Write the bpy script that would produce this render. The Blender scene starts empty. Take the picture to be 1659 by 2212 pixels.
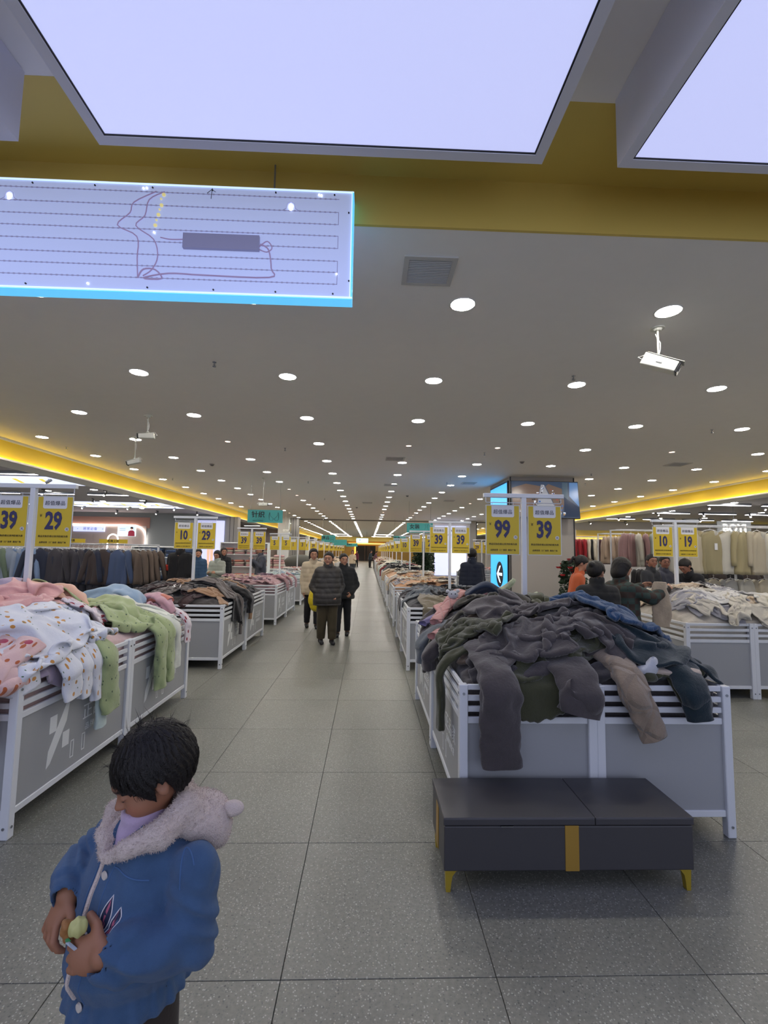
import bpy, math, random
import numpy as np
from mathutils import Vector, Matrix, noise as mnoise

S = bpy.context.scene
COL = S.collection
# ---------------------------------------------------------------- camera
F_PX, PITCH, YAW, ROLL, HC = 997.9, 0.08482, 0.03202, 0.01646, 1.575
cd = bpy.data.cameras.new('camera'); cam = bpy.data.objects.new('camera', cd); COL.objects.link(cam)
cd.sensor_fit = 'HORIZONTAL'; cd.sensor_width = 36.0; cd.lens = 36.0 * F_PX / 1659.0
cd.clip_start = 0.05; cd.clip_end = 300
_cp, _sp, _cy, _sy, _cr, _sr = math.cos(PITCH), math.sin(PITCH), math.cos(YAW), math.sin(YAW), math.cos(ROLL), math.sin(ROLL)
_f = Vector((_sy*_cp, _cy*_cp, _sp)); _r = Vector((_cy, -_sy, 0)); _u = _r.cross(_f)
_r2 = _r*_cr + _u*_sr; _u2 = _u*_cr - _r*_sr
cam.matrix_world = Matrix(((_r2.x, _u2.x, -_f.x, 0), (_r2.y, _u2.y, -_f.y, 0), (_r2.z, _u2.z, -_f.z, HC), (0, 0, 0, 1)))
S.camera = cam
# ---------------------------------------------------------------- exposure, world
S.view_settings.view_transform = 'Standard'; S.view_settings.look = 'None'
S.view_settings.gamma = 1.0; S.view_settings.exposure = 0.5; S.view_settings.use_curve_mapping = False
S.cycles.use_denoising = True
S.cycles.max_bounces = 8; S.cycles.diffuse_bounces = 6; S.cycles.glossy_bounces = 2; S.cycles.transmission_bounces = 3
S.cycles.sample_clamp_indirect = 4.0
S.cycles.caustics_reflective = False; S.cycles.caustics_refractive = False
W = bpy.data.worlds.new('world'); S.world = W; W.use_nodes = True
W.node_tree.nodes['Background'].inputs[0].default_value = (0.70, 0.76, 1.0, 1)
W.node_tree.nodes['Background'].inputs[1].default_value = 0.85
L_DOWN, L_PANEL, L_TUBE = 86.0, .61, 11.0

# ---------------------------------------------------------------- helpers
def lin(c):
    if isinstance(c, str):
        c = [int(c[i:i+2], 16)/255 for i in (1, 3, 5)]
    return tuple((x/12.92 if x <= .04045 else ((x+.055)/1.055)**2.4) for x in c)
MATS = {}
def mat(name, col, rough=.6, metal=0, bump=None, var=0, sheen=0, emit=0, spec=.5, objvar=0, coord='Object'):
    """procedural material: colour, roughness, optional (scale, strength) bump, noise colour variation"""
    if name in MATS: return MATS[name]
    m = bpy.data.materials.new(name); m.use_nodes = True; MATS[name] = m
    nt = m.node_tree; N = nt.nodes; b = N['Principled BSDF']
    c = (*lin(col), 1)
    b.inputs['Base Color'].default_value = c; b.inputs['Roughness'].default_value = rough; b.inputs['Metallic'].default_value = metal
    b.inputs['Specular IOR Level'].default_value = spec
    if sheen:
        b.inputs['Sheen Weight'].default_value = sheen; b.inputs['Sheen Roughness'].default_value = .4
    if emit:
        b.inputs['Emission Color'].default_value = c; b.inputs['Emission Strength'].default_value = emit
    tc = N.new('ShaderNodeTexCoord')
    if var or objvar:
        n = N.new('ShaderNodeTexNoise'); n.inputs['Scale'].default_value = 6; n.inputs['Detail'].default_value = 4
        nt.links.new(tc.outputs[coord], n.inputs['Vector'])
        mr = N.new('ShaderNodeMapRange'); mr.inputs[3].default_value = 1-var; mr.inputs[4].default_value = 1+var
        nt.links.new(n.outputs['Fac'], mr.inputs[0])
        hsv = N.new('ShaderNodeHueSaturation'); hsv.inputs['Color'].default_value = c
        nt.links.new(mr.outputs[0], hsv.inputs['Value'])
        if objvar:
            oi = N.new('ShaderNodeObjectInfo'); m2 = N.new('ShaderNodeMapRange')
            m2.inputs[3].default_value = 1-objvar; m2.inputs[4].default_value = 1+objvar
            nt.links.new(oi.outputs['Random'], m2.inputs[0])
            mm = N.new('ShaderNodeMath'); mm.operation = 'MULTIPLY'
            nt.links.new(mr.outputs[0], mm.inputs[0]); nt.links.new(m2.outputs[0], mm.inputs[1]); nt.links.new(mm.outputs[0], hsv.inputs['Value'])
        nt.links.new(hsv.outputs[0], b.inputs['Base Color'])
    if bump:
        n = N.new('ShaderNodeTexNoise'); n.inputs['Scale'].default_value = bump[0]; n.inputs['Detail'].default_value = 3
        nt.links.new(tc.outputs[coord], n.inputs['Vector'])
        bp = N.new('ShaderNodeBump'); bp.inputs['Strength'].default_value = bump[1]; bp.inputs['Distance'].default_value = bump[2] if len(bump) > 2 else .01
        nt.links.new(n.outputs['Fac'], bp.inputs['Height']); nt.links.new(bp.outputs[0], b.inputs['Normal'])
    return m

def link(name, me, parent=None, m=None, loc=None, rot=None):
    o = bpy.data.objects.new(name, me); COL.objects.link(o)
    if m is not None and me is not None and len(me.materials) == 0: me.materials.append(m)
    if parent is not None: o.parent = parent
    if loc is not None: o.location = loc
    if rot is not None: o.rotation_euler = rot
    return o
def tag(o, label, cat, group=None, kind=None):
    o['label'] = label
    if cat: o['category'] = cat
    if group: o['group'] = group
    if kind: o['kind'] = kind
    return o
def struct(o): o['kind'] = 'structure'; return o
def empty(name, loc=(0, 0, 0), rz=0):
    o = bpy.data.objects.new(name, None); COL.objects.link(o); o.location = loc; o.rotation_euler = (0, 0, rz); o.empty_display_size = .1
    return o
def mesh(name, v, f, smooth=False):
    me = bpy.data.meshes.new(name)
    v = np.asarray(v, dtype=np.float32).reshape(-1, 3)
    if isinstance(f, np.ndarray):
        k = f.shape[1]; n = len(f)
        me.vertices.add(len(v)); me.vertices.foreach_set('co', v.ravel())
        me.loops.add(n*k); me.loops.foreach_set('vertex_index', f.astype(np.int32).ravel())
        me.polygons.add(n); me.polygons.foreach_set('loop_start', np.arange(0, n*k, k, dtype=np.int32))
        me.update(calc_edges=True)
    else:
        me.from_pydata(v.tolist(), [], f)
    if smooth: me.polygons.foreach_set('use_smooth', np.ones(len(me.polygons), dtype=bool))
    me.update(); return me
class MB:
    def __init__(s): s.v = []; s.f = []
    def add(s, v, f):
        n = len(s.v); s.v += [tuple(p) for p in v]; s.f += [[i+n for i in q] for q in f]; return s
    def box(s, x0, y0, z0, x1, y1, z1, bev=0):
        if bev:
            b = min(bev, (x1-x0)/2.01, (y1-y0)/2.01, (z1-z0)/2.01)
            ring = [(x0, y0+b), (x0+b, y0), (x1-b, y0), (x1, y0+b), (x1, y1-b), (x1-b, y1), (x0+b, y1), (x0, y1-b)]
            V = [(x0+b, y0+b, z0), (x1-b, y0+b, z0), (x1-b, y1-b, z0), (x0+b, y1-b, z0)]
            V += [(a, c, z0+b) for a, c in ring] + [(a, c, z1-b) for a, c in ring]
            V += [(x0+b, y0+b, z1), (x1-b, y0+b, z1), (x1-b, y1-b, z1), (x0+b, y1-b, z1)]
            Fs = [[3, 2, 1, 0], [20, 21, 22, 23]]
            for i in range(8):
                j = (i+1) % 8; Fs.append([4+i, 4+j, 12+j, 12+i])
            # bottom/top skirts: corner k sits between ring 2k (on y-edge) and 2k+1
            for k in range(4):
                a, c_, d = k, 4+2*k, 4+2*k+1
                Fs.append([a, d, c_]); nk = (k+1) % 4
                Fs.append([a, nk, 4+(2*k+2) % 8, d])
                A, C_, D = 20+k, 12+2*k, 12+2*k+1
                Fs.append([A, C_, D]); Fs.append([A, D, 12+(2*k+2) % 8, 20+nk])
            return s.add(V, Fs)
        return s.add([(x0, y0, z0), (x1, y0, z0), (x1, y1, z0), (x0, y1, z0), (x0, y0, z1), (x1, y0, z1), (x1, y1, z1), (x0, y1, z1)],
                     [[3, 2, 1, 0], [4, 5, 6, 7], [0, 1, 5, 4], [1, 2, 6, 5], [2, 3, 7, 6], [3, 0, 4, 7]])
    def cyl(s, c, r, h, n=16, axis='z', r2=None):
        r2 = r if r2 is None else r2; v = []
        for k, (rr, t) in enumerate(((r, 0), (r2, h))):
            for i in range(n):
                a = 2*math.pi*i/n; p = (rr*math.cos(a), rr*math.sin(a), t)
                if axis == 'x': p = (p[2], p[0], p[1])
                if axis == 'y': p = (p[1], p[2], p[0])
                v.append((c[0]+p[0], c[1]+p[1], c[2]+p[2]))
        f = [list(range(n))[::-1], list(range(n, 2*n))]
        f += [[i, (i+1) % n, n+(i+1) % n, n+i] for i in range(n)]
        return s.add(v, f)
    def tube(s, pts, r, n=8, closed=False):
        pts = [Vector(p) for p in pts]; m = len(pts); rs = r if hasattr(r, '__len__') else [r]*m
        base = len(s.v); t0 = None
        for i, p in enumerate(pts):
            a = pts[max(i-1, 0)]; b = pts[min(i+1, m-1)]
            if closed: a = pts[(i-1) % m]; b = pts[(i+1) % m]
            t = (b-a).normalized()
            if t0 is None:
                x = t.orthogonal().normalized()
            else:
                x = (x - t*x.dot(t)).normalized()
            t0 = t; y = t.cross(x)
            for k in range(n):
                an = 2*math.pi*k/n; q = p+x*(rs[i]*math.cos(an))+y*(rs[i]*math.sin(an)); s.v.append(tuple(q))
        for i in range(m if closed else m-1):
            j = (i+1) % m
            for k in range(n):
                l = (k+1) % n; s.f.append([base+i*n+k, base+i*n+l, base+j*n+l, base+j*n+k])
        if not closed:
            s.f.append([base+k for k in range(n)][::-1]); s.f.append([base+(m-1)*n+k for k in range(n)])
        return s
    def poly(s, pts, y0, y1):
        """prism: outline pts (x,z) extruded in y"""
        n = len(pts); v = [(p[0], y0, p[1]) for p in pts]+[(p[0], y1, p[1]) for p in pts]
        f = [list(range(n)), list(range(n, 2*n))[::-1]] + [[i, n+i, n+(i+1) % n, (i+1) % n] for i in range(n)]
        return s.add(v, f)
    def me(s, name='m', smooth=False): return mesh(name, s.v, s.f, smooth)
    def obj(s, name, m, parent=None, loc=None, rot=None, smooth=False):
        return link(name, s.me(name, smooth), parent, m, loc, rot)
def copy_tree(o, parent=None, loc=None, rot=None):
    c = o.copy(); COL.objects.link(c)
    if parent is not None: c.parent = parent
    if loc is not None: c.location = loc
    if rot is not None: c.rotation_euler = rot
    for ch in list(o.children): copy_tree(ch, c)
    return c
def autosmooth(o, ang=40):
    me = o.data; me.polygons.foreach_set('use_smooth', np.ones(len(me.polygons), dtype=bool))
    try: me.set_sharp_from_angle(angle=math.radians(ang))
    except Exception: pass
    return o
TXT = {}
def text_me(s, size=.1, bold=0, sx=1, space=1.0, ext=.0008, align='CENTER'):
    """lettering as a flat mesh in the xz plane facing -y, centred on the origin"""
    key = (s, size, bold, sx, space, ext, align)
    if key in TXT: return TXT[key]
    cu = bpy.data.curves.new('t', 'FONT'); cu.body = s; cu.size = size; cu.offset = bold*size; cu.extrude = ext
    cu.align_x = align; cu.align_y = 'CENTER'; cu.space_character = space; cu.resolution_u = 2
    o = bpy.data.objects.new('t', cu); COL.objects.link(o)
    dg = bpy.context.evaluated_depsgraph_get(); me = bpy.data.meshes.new_from_object(o.evaluated_get(dg))
    n = len(me.vertices); a = np.empty(n*3, np.float32); me.vertices.foreach_get('co', a); a = a.reshape(-1, 3)
    b = np.stack([a[:, 0]*sx, -a[:, 2], a[:, 1]], -1); me.vertices.foreach_set('co', b.ravel().astype(np.float32)); me.update()
    bpy.data.objects.remove(o); me.materials.clear(); me.name = 'lettering'; TXT[key] = me
    return me
def text(name, s, size, m, parent, loc, rot=(0, 0, 0), **k):
    me = text_me(s, size, **k).copy(); me.materials.clear(); me.materials.append(m)
    return link(name, me, parent, None, loc, rot)

# ---------------------------------------------------------------- shared materials
WHITE = mat('white paint', '#eceeec', .45)
POST = mat('white powder coat', '#d3d6da', .4, spec=.4)
PANELM = mat('grey sheet panel', '#999b9d', .5, bump=(160, .15, .001))
CEIL = mat('ceiling paint', '#f8f4ee', .85, var=.02)
YEL = mat('yellow paint', '#dfc466', .6)
LEDY = mat('yellow led strip', '#ffe23a', .5, emit=8)
DARK = mat('dark metal', '#2a2b2e', .4)
GREYM = mat('grey metal', '#8d8f90', .4, metal=.3)
INNER = mat('tile joint grout', '#7d7b73', .9)  # brownish grey grout of the floor joints
YSIGN = mat('sign yellow', '#cdb125', .5)
SIGNW = mat('sign white', '#dddcdc', .5)
NAVY = mat('sign navy ink', '#2c2a58', .5)
INK = mat('sign olive ink', '#4b4014', .5)
TEAL = mat('teal sign board', '#3f9b98', .5)
BLACKI = mat('black ink', '#14181a', .5)
LAMP = mat('downlight diffuser glow', '#fff9f2', .5, emit=L_DOWN)
LAMPW = mat('warm small downlight glow', '#ffd2b8', .5, emit=5)
TUBE = mat('linear lamp glow', '#fbf4ff', .5, emit=L_TUBE)
CHROME = mat('bolt steel', '#aeb2b8', .25, metal=1)
# ================================================================ setting
ZC, ZR = 3.65, 3.98
XL, XR, YF, YE = -7.1, 10.25, 2.8, 74.0
# floor: grout slab, the nearest tiles one by one, the rest joined
def terrazzo():
    m = bpy.data.materials.new('terrazzo tile'); m.use_nodes = True; nt = m.node_tree; N = nt.nodes; L = nt.links
    b = N['Principled BSDF']; g = N.new('ShaderNodeNewGeometry')
    def vor(sc, thr_a, thr_b, sel_seed):
        v = N.new('ShaderNodeTexVoronoi'); v.inputs['Scale'].default_value = sc; L.new(g.outputs['Position'], v.inputs['Vector'])
        r = N.new('ShaderNodeMapRange'); r.inputs[1].default_value = thr_a; r.inputs[2].default_value = thr_b
        r.inputs[3].default_value = 1; r.inputs[4].default_value = 0; L.new(v.outputs['Distance'], r.inputs[0])
        sep = N.new('ShaderNodeSeparateColor'); L.new(v.outputs['Color'], sep.inputs[0])
        return r, sep
    n = N.new('ShaderNodeTexNoise'); n.inputs['Scale'].default_value = 1.3; n.inputs['Detail'].default_value = 5; L.new(g.outputs['Position'], n.inputs['Vector'])
    n2 = N.new('ShaderNodeTexNoise'); n2.inputs['Scale'].default_value = 60; n2.inputs['Detail'].default_value = 4; L.new(g.outputs['Position'], n2.inputs['Vector'])
    base = N.new('ShaderNodeValToRGB'); base.color_ramp.elements[0].position = .3; base.color_ramp.elements[1].position = .7
    base.color_ramp.elements[0].color = (*lin('#64645c'), 1); base.color_ramp.elements[1].color = (*lin('#82827a'), 1)
    mx0 = N.new('ShaderNodeMix'); mx0.inputs[0].default_value = .55
    L.new(n.outputs['Fac'], mx0.inputs[2]); L.new(n2.outputs['Fac'], mx0.inputs[3]); L.new(mx0.outputs[0], base.inputs[0])
    cur = base.outputs[0]
    for sc, a, c, chan, lo, col in ((80, .20, .32, 0, .66, '#46494b'), (52, .15, .24, 1, .82, '#26282c'), (95, .22, .34, 2, .74, '#b9b9b0'), (60, .12, .24, 0, .88, '#b5ae9a'), (120, .25, .38, 1, .5, '#5d605d')):
        r, sep = vor(sc, a, c, 0)
        gt = N.new('ShaderNodeMath'); gt.operation = 'GREATER_THAN'; gt.inputs[1].default_value = lo; L.new(sep.outputs[chan], gt.inputs[0])
        mu = N.new('ShaderNodeMath'); mu.operation = 'MULTIPLY'; L.new(r.outputs[0], mu.inputs[0]); L.new(gt.outputs[0], mu.inputs[1])
        m8 = N.new('ShaderNodeMath'); m8.operation = 'MULTIPLY'; m8.inputs[1].default_value = .62; L.new(mu.outputs[0], m8.inputs[0])
        mx = N.new('ShaderNodeMix'); mx.data_type = 'RGBA'; L.new(m8.outputs[0], mx.inputs[0]); L.new(cur, mx.inputs[6]); mx.inputs[7].default_value = (*lin(col), 1)
        cur = mx.outputs[2]
    oi = N.new('ShaderNodeObjectInfo'); mr = N.new('ShaderNodeMapRange'); mr.inputs[3].default_value = .96; mr.inputs[4].default_value = 1.04
    L.new(oi.outputs['Random'], mr.inputs[0]); hs = N.new('ShaderNodeHueSaturation'); L.new(mr.outputs[0], hs.inputs['Value']); L.new(cur, hs.inputs['Color'])
    L.new(hs.outputs[0], b.inputs['Base Color']); b.inputs['Roughness'].default_value = .36; b.inputs['Specular IOR Level'].default_value = .5
    r3 = N.new('ShaderNodeMapRange'); r3.inputs[3].default_value = .27; r3.inputs[4].default_value = .5; L.new(n.outputs['Fac'], r3.inputs[0]); L.new(r3.outputs[0], b.inputs['Roughness'])
    return m
TERR = terrazzo()
fl = struct(MB().box(-30, -4, -.12, 26, 78, -.012).obj('floor', INNER))
TX, TY, TS = -.293, 1.847, .8
tile_me = MB().box(0, 0, -.011, TS-.003, TS-.003, 0, bev=.001).me('tile'); tile_me.materials.append(TERR)
cells = []
for i in range(-36, 32):
    for j in range(-6, 94):
        x = TX+i*TS; y = TY+j*TS
        if x < -29 or x > 25 or y > 77: continue
        cells.append((x, y))
def in_view(x, y):
    if y < .6 or abs(x-.03*y) > .86*y+.6: return False
    # hidden under the display bins
    k = (y-2.75)/3.6; fr = (k-math.floor(k))*3.6
    if y > 2.4 and fr < 1.3 and (-3.5 < x < -2.8 or .6 < x < 1.2): return False
    if y > 2.4 and x < -2.7 and y < 14 and fr < 2.3: return False
    return True
vis = sorted([c for c in cells if in_view(*c)], key=lambda c: math.hypot(c[0]+.4, c[1]+.4)+abs(c[0]+.3)*.5)[:298]
vs = set(vis)
for c in vis: link('tile', tile_me, fl, None, (c[0]+.0015, c[1]+.0015, 0))
rest = MB()
for c in cells:
    if c not in vs: rest.box(c[0]+.002, c[1]+.002, -.011, c[0]+TS-.002, c[1]+TS-.002, 0)
o = rest.obj('floor_tiles', TERR, fl); o['kind'] = 'stuff'

# ceiling of the hall, lips, cove fascias
struct(MB().box(XL, YF, ZC, XR, YE, ZC+.06).obj('ceiling', CEIL))
struct(MB().box(XL-.35, YF-.0, ZR-.02, XL, YE, ZR+.04).box(XR, YF, ZR-.02, XR+.35, YE, ZR+.04).obj('ceiling_cove', CEIL))
# raised bay over the entrance
YB = 2.235
struct(MB().box(-9, YB, ZR, 12, YF+.06, ZR+.06).box(-9, YF-.02, ZC-.002, 12, YF+.001, ZR).obj('trim_1', YEL))
struct(MB().box(-9, -4, ZR+.001, 12, YB, ZR+.06).obj('ceiling_entrance', CEIL))
struct(MB().box(-9.05, -4, 0, -9, YF, ZR).obj('wall_entrance_left', CEIL))
struct(MB().box(12, -4, 0, 12.05, YF, ZR).obj('wall_entrance_right', CEIL))
def cove(name, xs, sgn, y0, y1):
    # sgn -1 = left. yellow face stands behind the ceiling edge, the ledge with its LED lies under it
    x = xs+sgn*.12
    a = MB().box(min(x, x+sgn*.03), y0, 3.27, max(x, x+sgn*.03), y1, ZR); a = struct(a.obj(name, mat('cove yellow', '#f0cf3e', .6)))
    lx = sorted((x+sgn*.55, x-sgn*.10))
    MB().box(lx[0], y0, 3.225, lx[1], y1, 3.262).obj('ledge', CEIL, a)
    l2 = sorted((x-sgn*.008, x-sgn*.022))
    MB().box(l2[0], y0+.01, 3.266, l2[1], y1-.01, 3.279).obj('led_strip', LEDY, a)
    e = sorted((xs, xs+sgn*.012))
    MB().box(e[0], y0, 3.60, e[1], y1, ZC+.06).obj('ceiling_lip', WHITE, a)
cove('trim_2', XL, -1, YF, YE); cove('trim_3', XR, 1, YF, YE)
# door track across the hall with a dark slot
struct(MB().box(-7.1, 30.9, 3.60, 10.25, 31.1, 3.649).obj('trim_4', mat('track grey', '#8b8680', .6)))
struct(MB().box(-7.1, 30.97, 3.585, 10.25, 31.03, 3.60).obj('trim_5', DARK))

# shop ceilings left and right (grey, lower)
SHOPC = mat('shop ceiling grey', '#b5b1b3', .8)
struct(MB().box(-30, YF, 3.34, XL-.6, YE, 3.4).obj('ceiling_left_shops', SHOPC))
struct(MB().box(XR+.6, YF, 3.34, 26, YE, 3.4).obj('ceiling_right_shops', SHOPC))
SALMON = mat('salmon wall band', '#b08475', .7); BEIGE = mat('beige wall panel', '#b9a9a0', .6); GW = mat('grey wall', '#8f9391', .7); LWALL = mat('light wall', '#c8c4bf', .7)
struct(MB().box(-30.05, YF, 0, -30, YE, 3.4).obj('wall_left', BEIGE))
struct(MB().box(26, YF, 0, 26.05, YE, 3.4).obj('wall_right', LWALL))
struct(MB().box(-30, YE, 0, 26, YE+.1, 4.0).obj('wall_far', mat('far wall ochre', '#a5823a', .6)))
# left shop back wall, arch with LED edge, sign, poster
YW = 24.0
w = struct(MB().box(-30, YW, 0, -7.35, YW+.1, 3.34).obj('wall_left_shop', GW))
MB().box(-30, YW-.03, 2.55, -11.2, YW, 3.10).obj('header_panel', SALMON, w)
for k in range(22):
    x1 = -11.35-k*.66
    if x1-.655 > -30: MB().box(x1-.655, YW-.04, .02, x1, YW, 2.66).obj('panel', BEIGE, w)
arch = [(-29, 2.68)] + [(-12.0+.65*math.sin(a), 2.03+.65*math.cos(a)) for a in np.linspace(0, math.pi/2, 9)] + [(-11.35, 0.1)]
tag(MB().tube([(p[0], YW-.08, p[1]) for p in arch], .033, 6).obj('led_arch', mat('arch led glow', '#fff4ee', .5, emit=6), smooth=True), 'long glowing white LED line with rounded corner on the left shop wall', 'light strip')
arch2 = [(-12.75+.25*math.cos(a), 1.95+.25*math.sin(a)) for a in np.linspace(math.pi, 0, 11)]
tag(MB().tube([(-13.0, YW-.5, .035)]+[(p[0], YW-.5, p[1]) for p in arch2]+[(-12.5, YW-.5, .035)], .03, 6).obj('led_arch', MATS['arch led glow'], smooth=True), 'small glowing arch below the poster in the left shop', 'light strip')
LBOX = mat('pale blue lightbox', '#c9d2ff', .5, emit=.7)
sg = tag(MB().box(-14.95, YW-.14, 2.33, -13.4, YW-.05, 2.60, bev=.01).obj('shop_sign', LBOX), 'pale blue lit sign with four characters on the beige shop wall', 'sign')
text('lettering', '居家必备', .16, mat('sign blue ink', '#5a66b8', .5), sg, (-14.1, YW-.145, 2.465), space=1.25)
for dx in (-.62, .62): MB().cyl((-14.1+dx, YW-.15, 2.465), .018, .012, 8, 'y').obj('dot', MATS['sign blue ink'], sg)
ps = tag(MB().box(-12.75, YW-.12, 2.12, -11.85, YW-.05, 2.64, bev=.01).obj('poster', mat('poster glow pale', '#cfe0ea', .5, emit=.65)), 'lit poster of a woman in a dark red top on the left shop wall', 'poster')
HAIRP = mat('printed hair', '#3a2424', .5, emit=.2); SKINP = mat('printed skin', '#e0b49a', .5, emit=.6); REDP = mat('printed red', '#8c2238', .5, emit=.4)
MB().poly([(-12.22, 2.13), (-11.88, 2.13), (-11.9, 2.36), (-11.98, 2.42), (-12.12, 2.42), (-12.2, 2.36)], YW-.126, YW-.121).obj('printed_top', REDP, ps)
MB().poly([(-12.05+.055*math.cos(a), 2.5+.065*math.sin(a)) for a in np.linspace(0, 6, 10)], YW-.127, YW-.121).obj('printed_face', SKINP, ps)
MB().poly([(-12.04+.075*math.cos(a), 2.535+.07*math.sin(a)) for a in np.linspace(-.6, 3.4, 10)], YW-.129, YW-.1275).obj('printed_hair', HAIRP, ps)
for k in range(2): MB().box(-12.65, YW-.126, 2.5-.09*k, -12.35, YW-.121, 2.515-.09*k).obj('printed_line', MATS['sign blue ink'], ps)
# lit picture of a model at the shop corner, door posts
mb = tag(MB().box(-8.75, YW-.16, .1, -7.4, YW-.05, 3.0, bev=.01).obj('lightbox_poster', mat('poster glow lilac', '#bfc2ee', .5, emit=.72)), 'tall lit lilac poster of a model in green underwear beside the door posts', 'poster')
GREENP = mat('printed green', '#46b84a', .5, emit=.5)
def figp(x, z, s, y, par):
    MB().poly([(x-.10*s, z+.9*s), (x+.10*s, z+.9*s), (x+.13*s, z+1.3*s), (x+.05*s, z+1.42*s), (x-.05*s, z+1.42*s), (x-.13*s, z+1.3*s)], y, y+.006).obj('printed_torso', SKINP, par)
    MB().poly([(x-.1*s, z), (x-.02*s, z), (x, z+.85*s), (x+.03*s, z), (x+.12*s, z), (x+.12*s, z+.92*s), (x-.12*s, z+.92*s)], y, y+.006).obj('printed_legs', SKINP, par)
    MB().poly([(x+.08*s*math.cos(a), z+1.52*s+.1*s*math.sin(a)) for a in np.linspace(0, 6, 10)], y, y+.006).obj('printed_face', SKINP, par)
    MB().poly([(x+.09*s*math.cos(a), z+1.57*s+.09*s*math.sin(a)) for a in np.linspace(-.4, 3.6, 10)], y-.004, y-.001).obj('printed_hair', HAIRP, par)
figp(-8.05, .5, 1.35, YW-.168, mb)
MB().poly([(-8.2, 1.66), (-7.9, 1.66), (-7.97, 1.82), (-8.13, 1.82)], YW-.173, YW-.169).obj('printed_briefs', GREENP, mb)
MB().poly([(-8.2, 2.18), (-7.9, 2.18), (-7.92, 2.33), (-8.05, 2.24), (-8.18, 2.33)], YW-.173, YW-.169).obj('printed_bra', GREENP, mb)
DP = mat('door post aluminium', '#8f8c88', .45, metal=.2)
def post(x0, x1, y0, y1, lab, name='door_post', m=DP, z1=ZC-.001):
    o = tag(MB().box(x0, y0, 0, x1, y1, z1, bev=.008).obj(name, m), lab, 'post' if name == 'door_post' else 'pillar', kind=None)
    for fx in (.33, .66):
        xx = x0+(x1-x0)*fx
        if name == 'door_post': MB().box(xx-.012, y0-.004, .01, xx+.012, y0-.0005, z1-.01).obj('slot', DARK, o)
    return o
post(-7.35, -6.75, 24.0, 24.5, 'grey aluminium door post with dark slots right of the lilac poster', z1=3.22)
post(-5.85, -5.15, 29.9, 30.5, 'white square pillar behind the knitting department sign', 'pillar', WHITE)
post(-5.1, -4.6, 30.3, 30.8, 'grey aluminium door post right of the white pillar')
# further pillars and walls between the left shops
for k, y in enumerate((38, 46, 54, 62)):
    struct(MB().box(-30, y, 0, -7.35, y+.12, 3.34).obj('wall_left_shop', LWALL if k % 2 else BEIGE))
    tag(MB().box(-7.3, y-.3, 0, -6.9, y+.3, 3.2, bev=.01).obj('pillar', YEL if k == 0 else WHITE), ['yellow pillar on the left far along the aisle', 'white pillar second behind the yellow one on the left', 'white pillar far back on the left', 'white pillar farthest back on the left'][k], 'pillar')
# right side far walls
for k, y in enumerate((32, 42, 52, 62)):
    struct(MB().box(10.7, y, 0, 26, y+.12, 3.34).obj('wall_right_shop', LWALL))
wr = struct(MB().box(10.9, 24, 0, 26, 24.1, 3.34).obj('wall_right_shop', LWALL))
MB().box(10.9, 23.93, 2.52, 26, 23.99, 2.85).obj('yellow_band', YEL, wr)
MB().box(10.9, 23.91, 2.49, 26, 23.93, 2.52).obj('led_strip', LEDY, wr)
# wall piece with a tall lit poster on the right of the aisle
w = struct(MB().box(4.05, 29.8, 0, 6.95, 30.6, ZC-.001).obj('wall_poster', LWALL))
MB().box(6.55, 29.76, 0, 6.95, 29.8, 3.6).obj('side_frame', DP, w)
MB().box(6.97, 29.9, 0, 7.05, 30.2, 3.6).obj('track', DARK, w)
pb = tag(MB().box(4.25, 29.66, .1, 6.3, 29.79, 3.3, bev=.01).obj('lightbox_poster', mat('poster glow white', '#c3c9ee', .5, emit=.72)), 'tall lit white poster of a woman in a pale coat right of the aisle', 'poster')
text('lettering', 'JIAJU', .42, mat('poster slate ink', '#4d4f66', .5), pb, (5.35, 29.655, 3.0))
text('lettering', '女装馆', .16, MATS['poster slate ink'], pb, (5.1, 29.655, 2.68))
MB().poly([(5.1, .3), (6.2, .3), (6.25, 1.4), (5.95, 1.95), (5.62, 2.08), (5.35, 1.9), (5.2, 1.2)], 29.65, 29.656).obj('printed_coat', mat('printed cream', '#eceae6', .5, emit=.6), pb)
MB().poly([(5.62+.15*math.cos(a), 2.28+.2*math.sin(a)) for a in np.linspace(0, 6, 12)], 29.648, 29.652).obj('printed_face', SKINP, pb)
MB().poly([(5.58+.2*math.cos(a), 2.42+.18*math.sin(a)) for a in np.linspace(-.2, 3.9, 12)], 29.642, 29.646).obj('printed_hair', HAIRP, pb)

# far end: dark doorway with orange frame, beams of light
ORG = mat('orange led glow', '#ff9a3c', .5, emit=2.2); PURE = mat('far white glow', '#fff6ec', .5, emit=5)
dr = struct(MB().box(-2.0, YE-.12, 0, 1.1, YE-.02, 2.42).obj('door_1', mat('dark doorway', '#15110f', .7)))
for x in (-.65, -.15, .1): MB().box(x, YE-.16, .02, x+.12, YE-.12, 2.4).obj('door_frame', mat('brown door frame', '#4a3223', .6), dr)
struct(MB().box(-2.25, YE-.2, 0, -2.02, YE-.1, 2.7).obj('trim_6', ORG))
struct(MB().box(-3.2, YE-.3, 2.66, 2.6, YE-.2, 2.8).obj('trim_7', mat('warm led glow', '#ffc860', .5, emit=2.2)))
struct(MB().box(-9, YE-6, 3.0, 10, YE-5.6, 3.64).obj('trim_8', YEL))
for y, x0, x1 in ((66, -5.2, -2.4), (66, .4, 3.2), (70, -4.4, 3.0), (58, -4.8, -2.6), (58, .9, 3.1)):
    tag(MB().box(x0, y, 3.6, x1, y+.14, 3.649).obj('linear_lamp', PURE), 'long white lamp line under the ceiling at the far end of the aisle', 'lamp', 'lamp lines at the far end')
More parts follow.
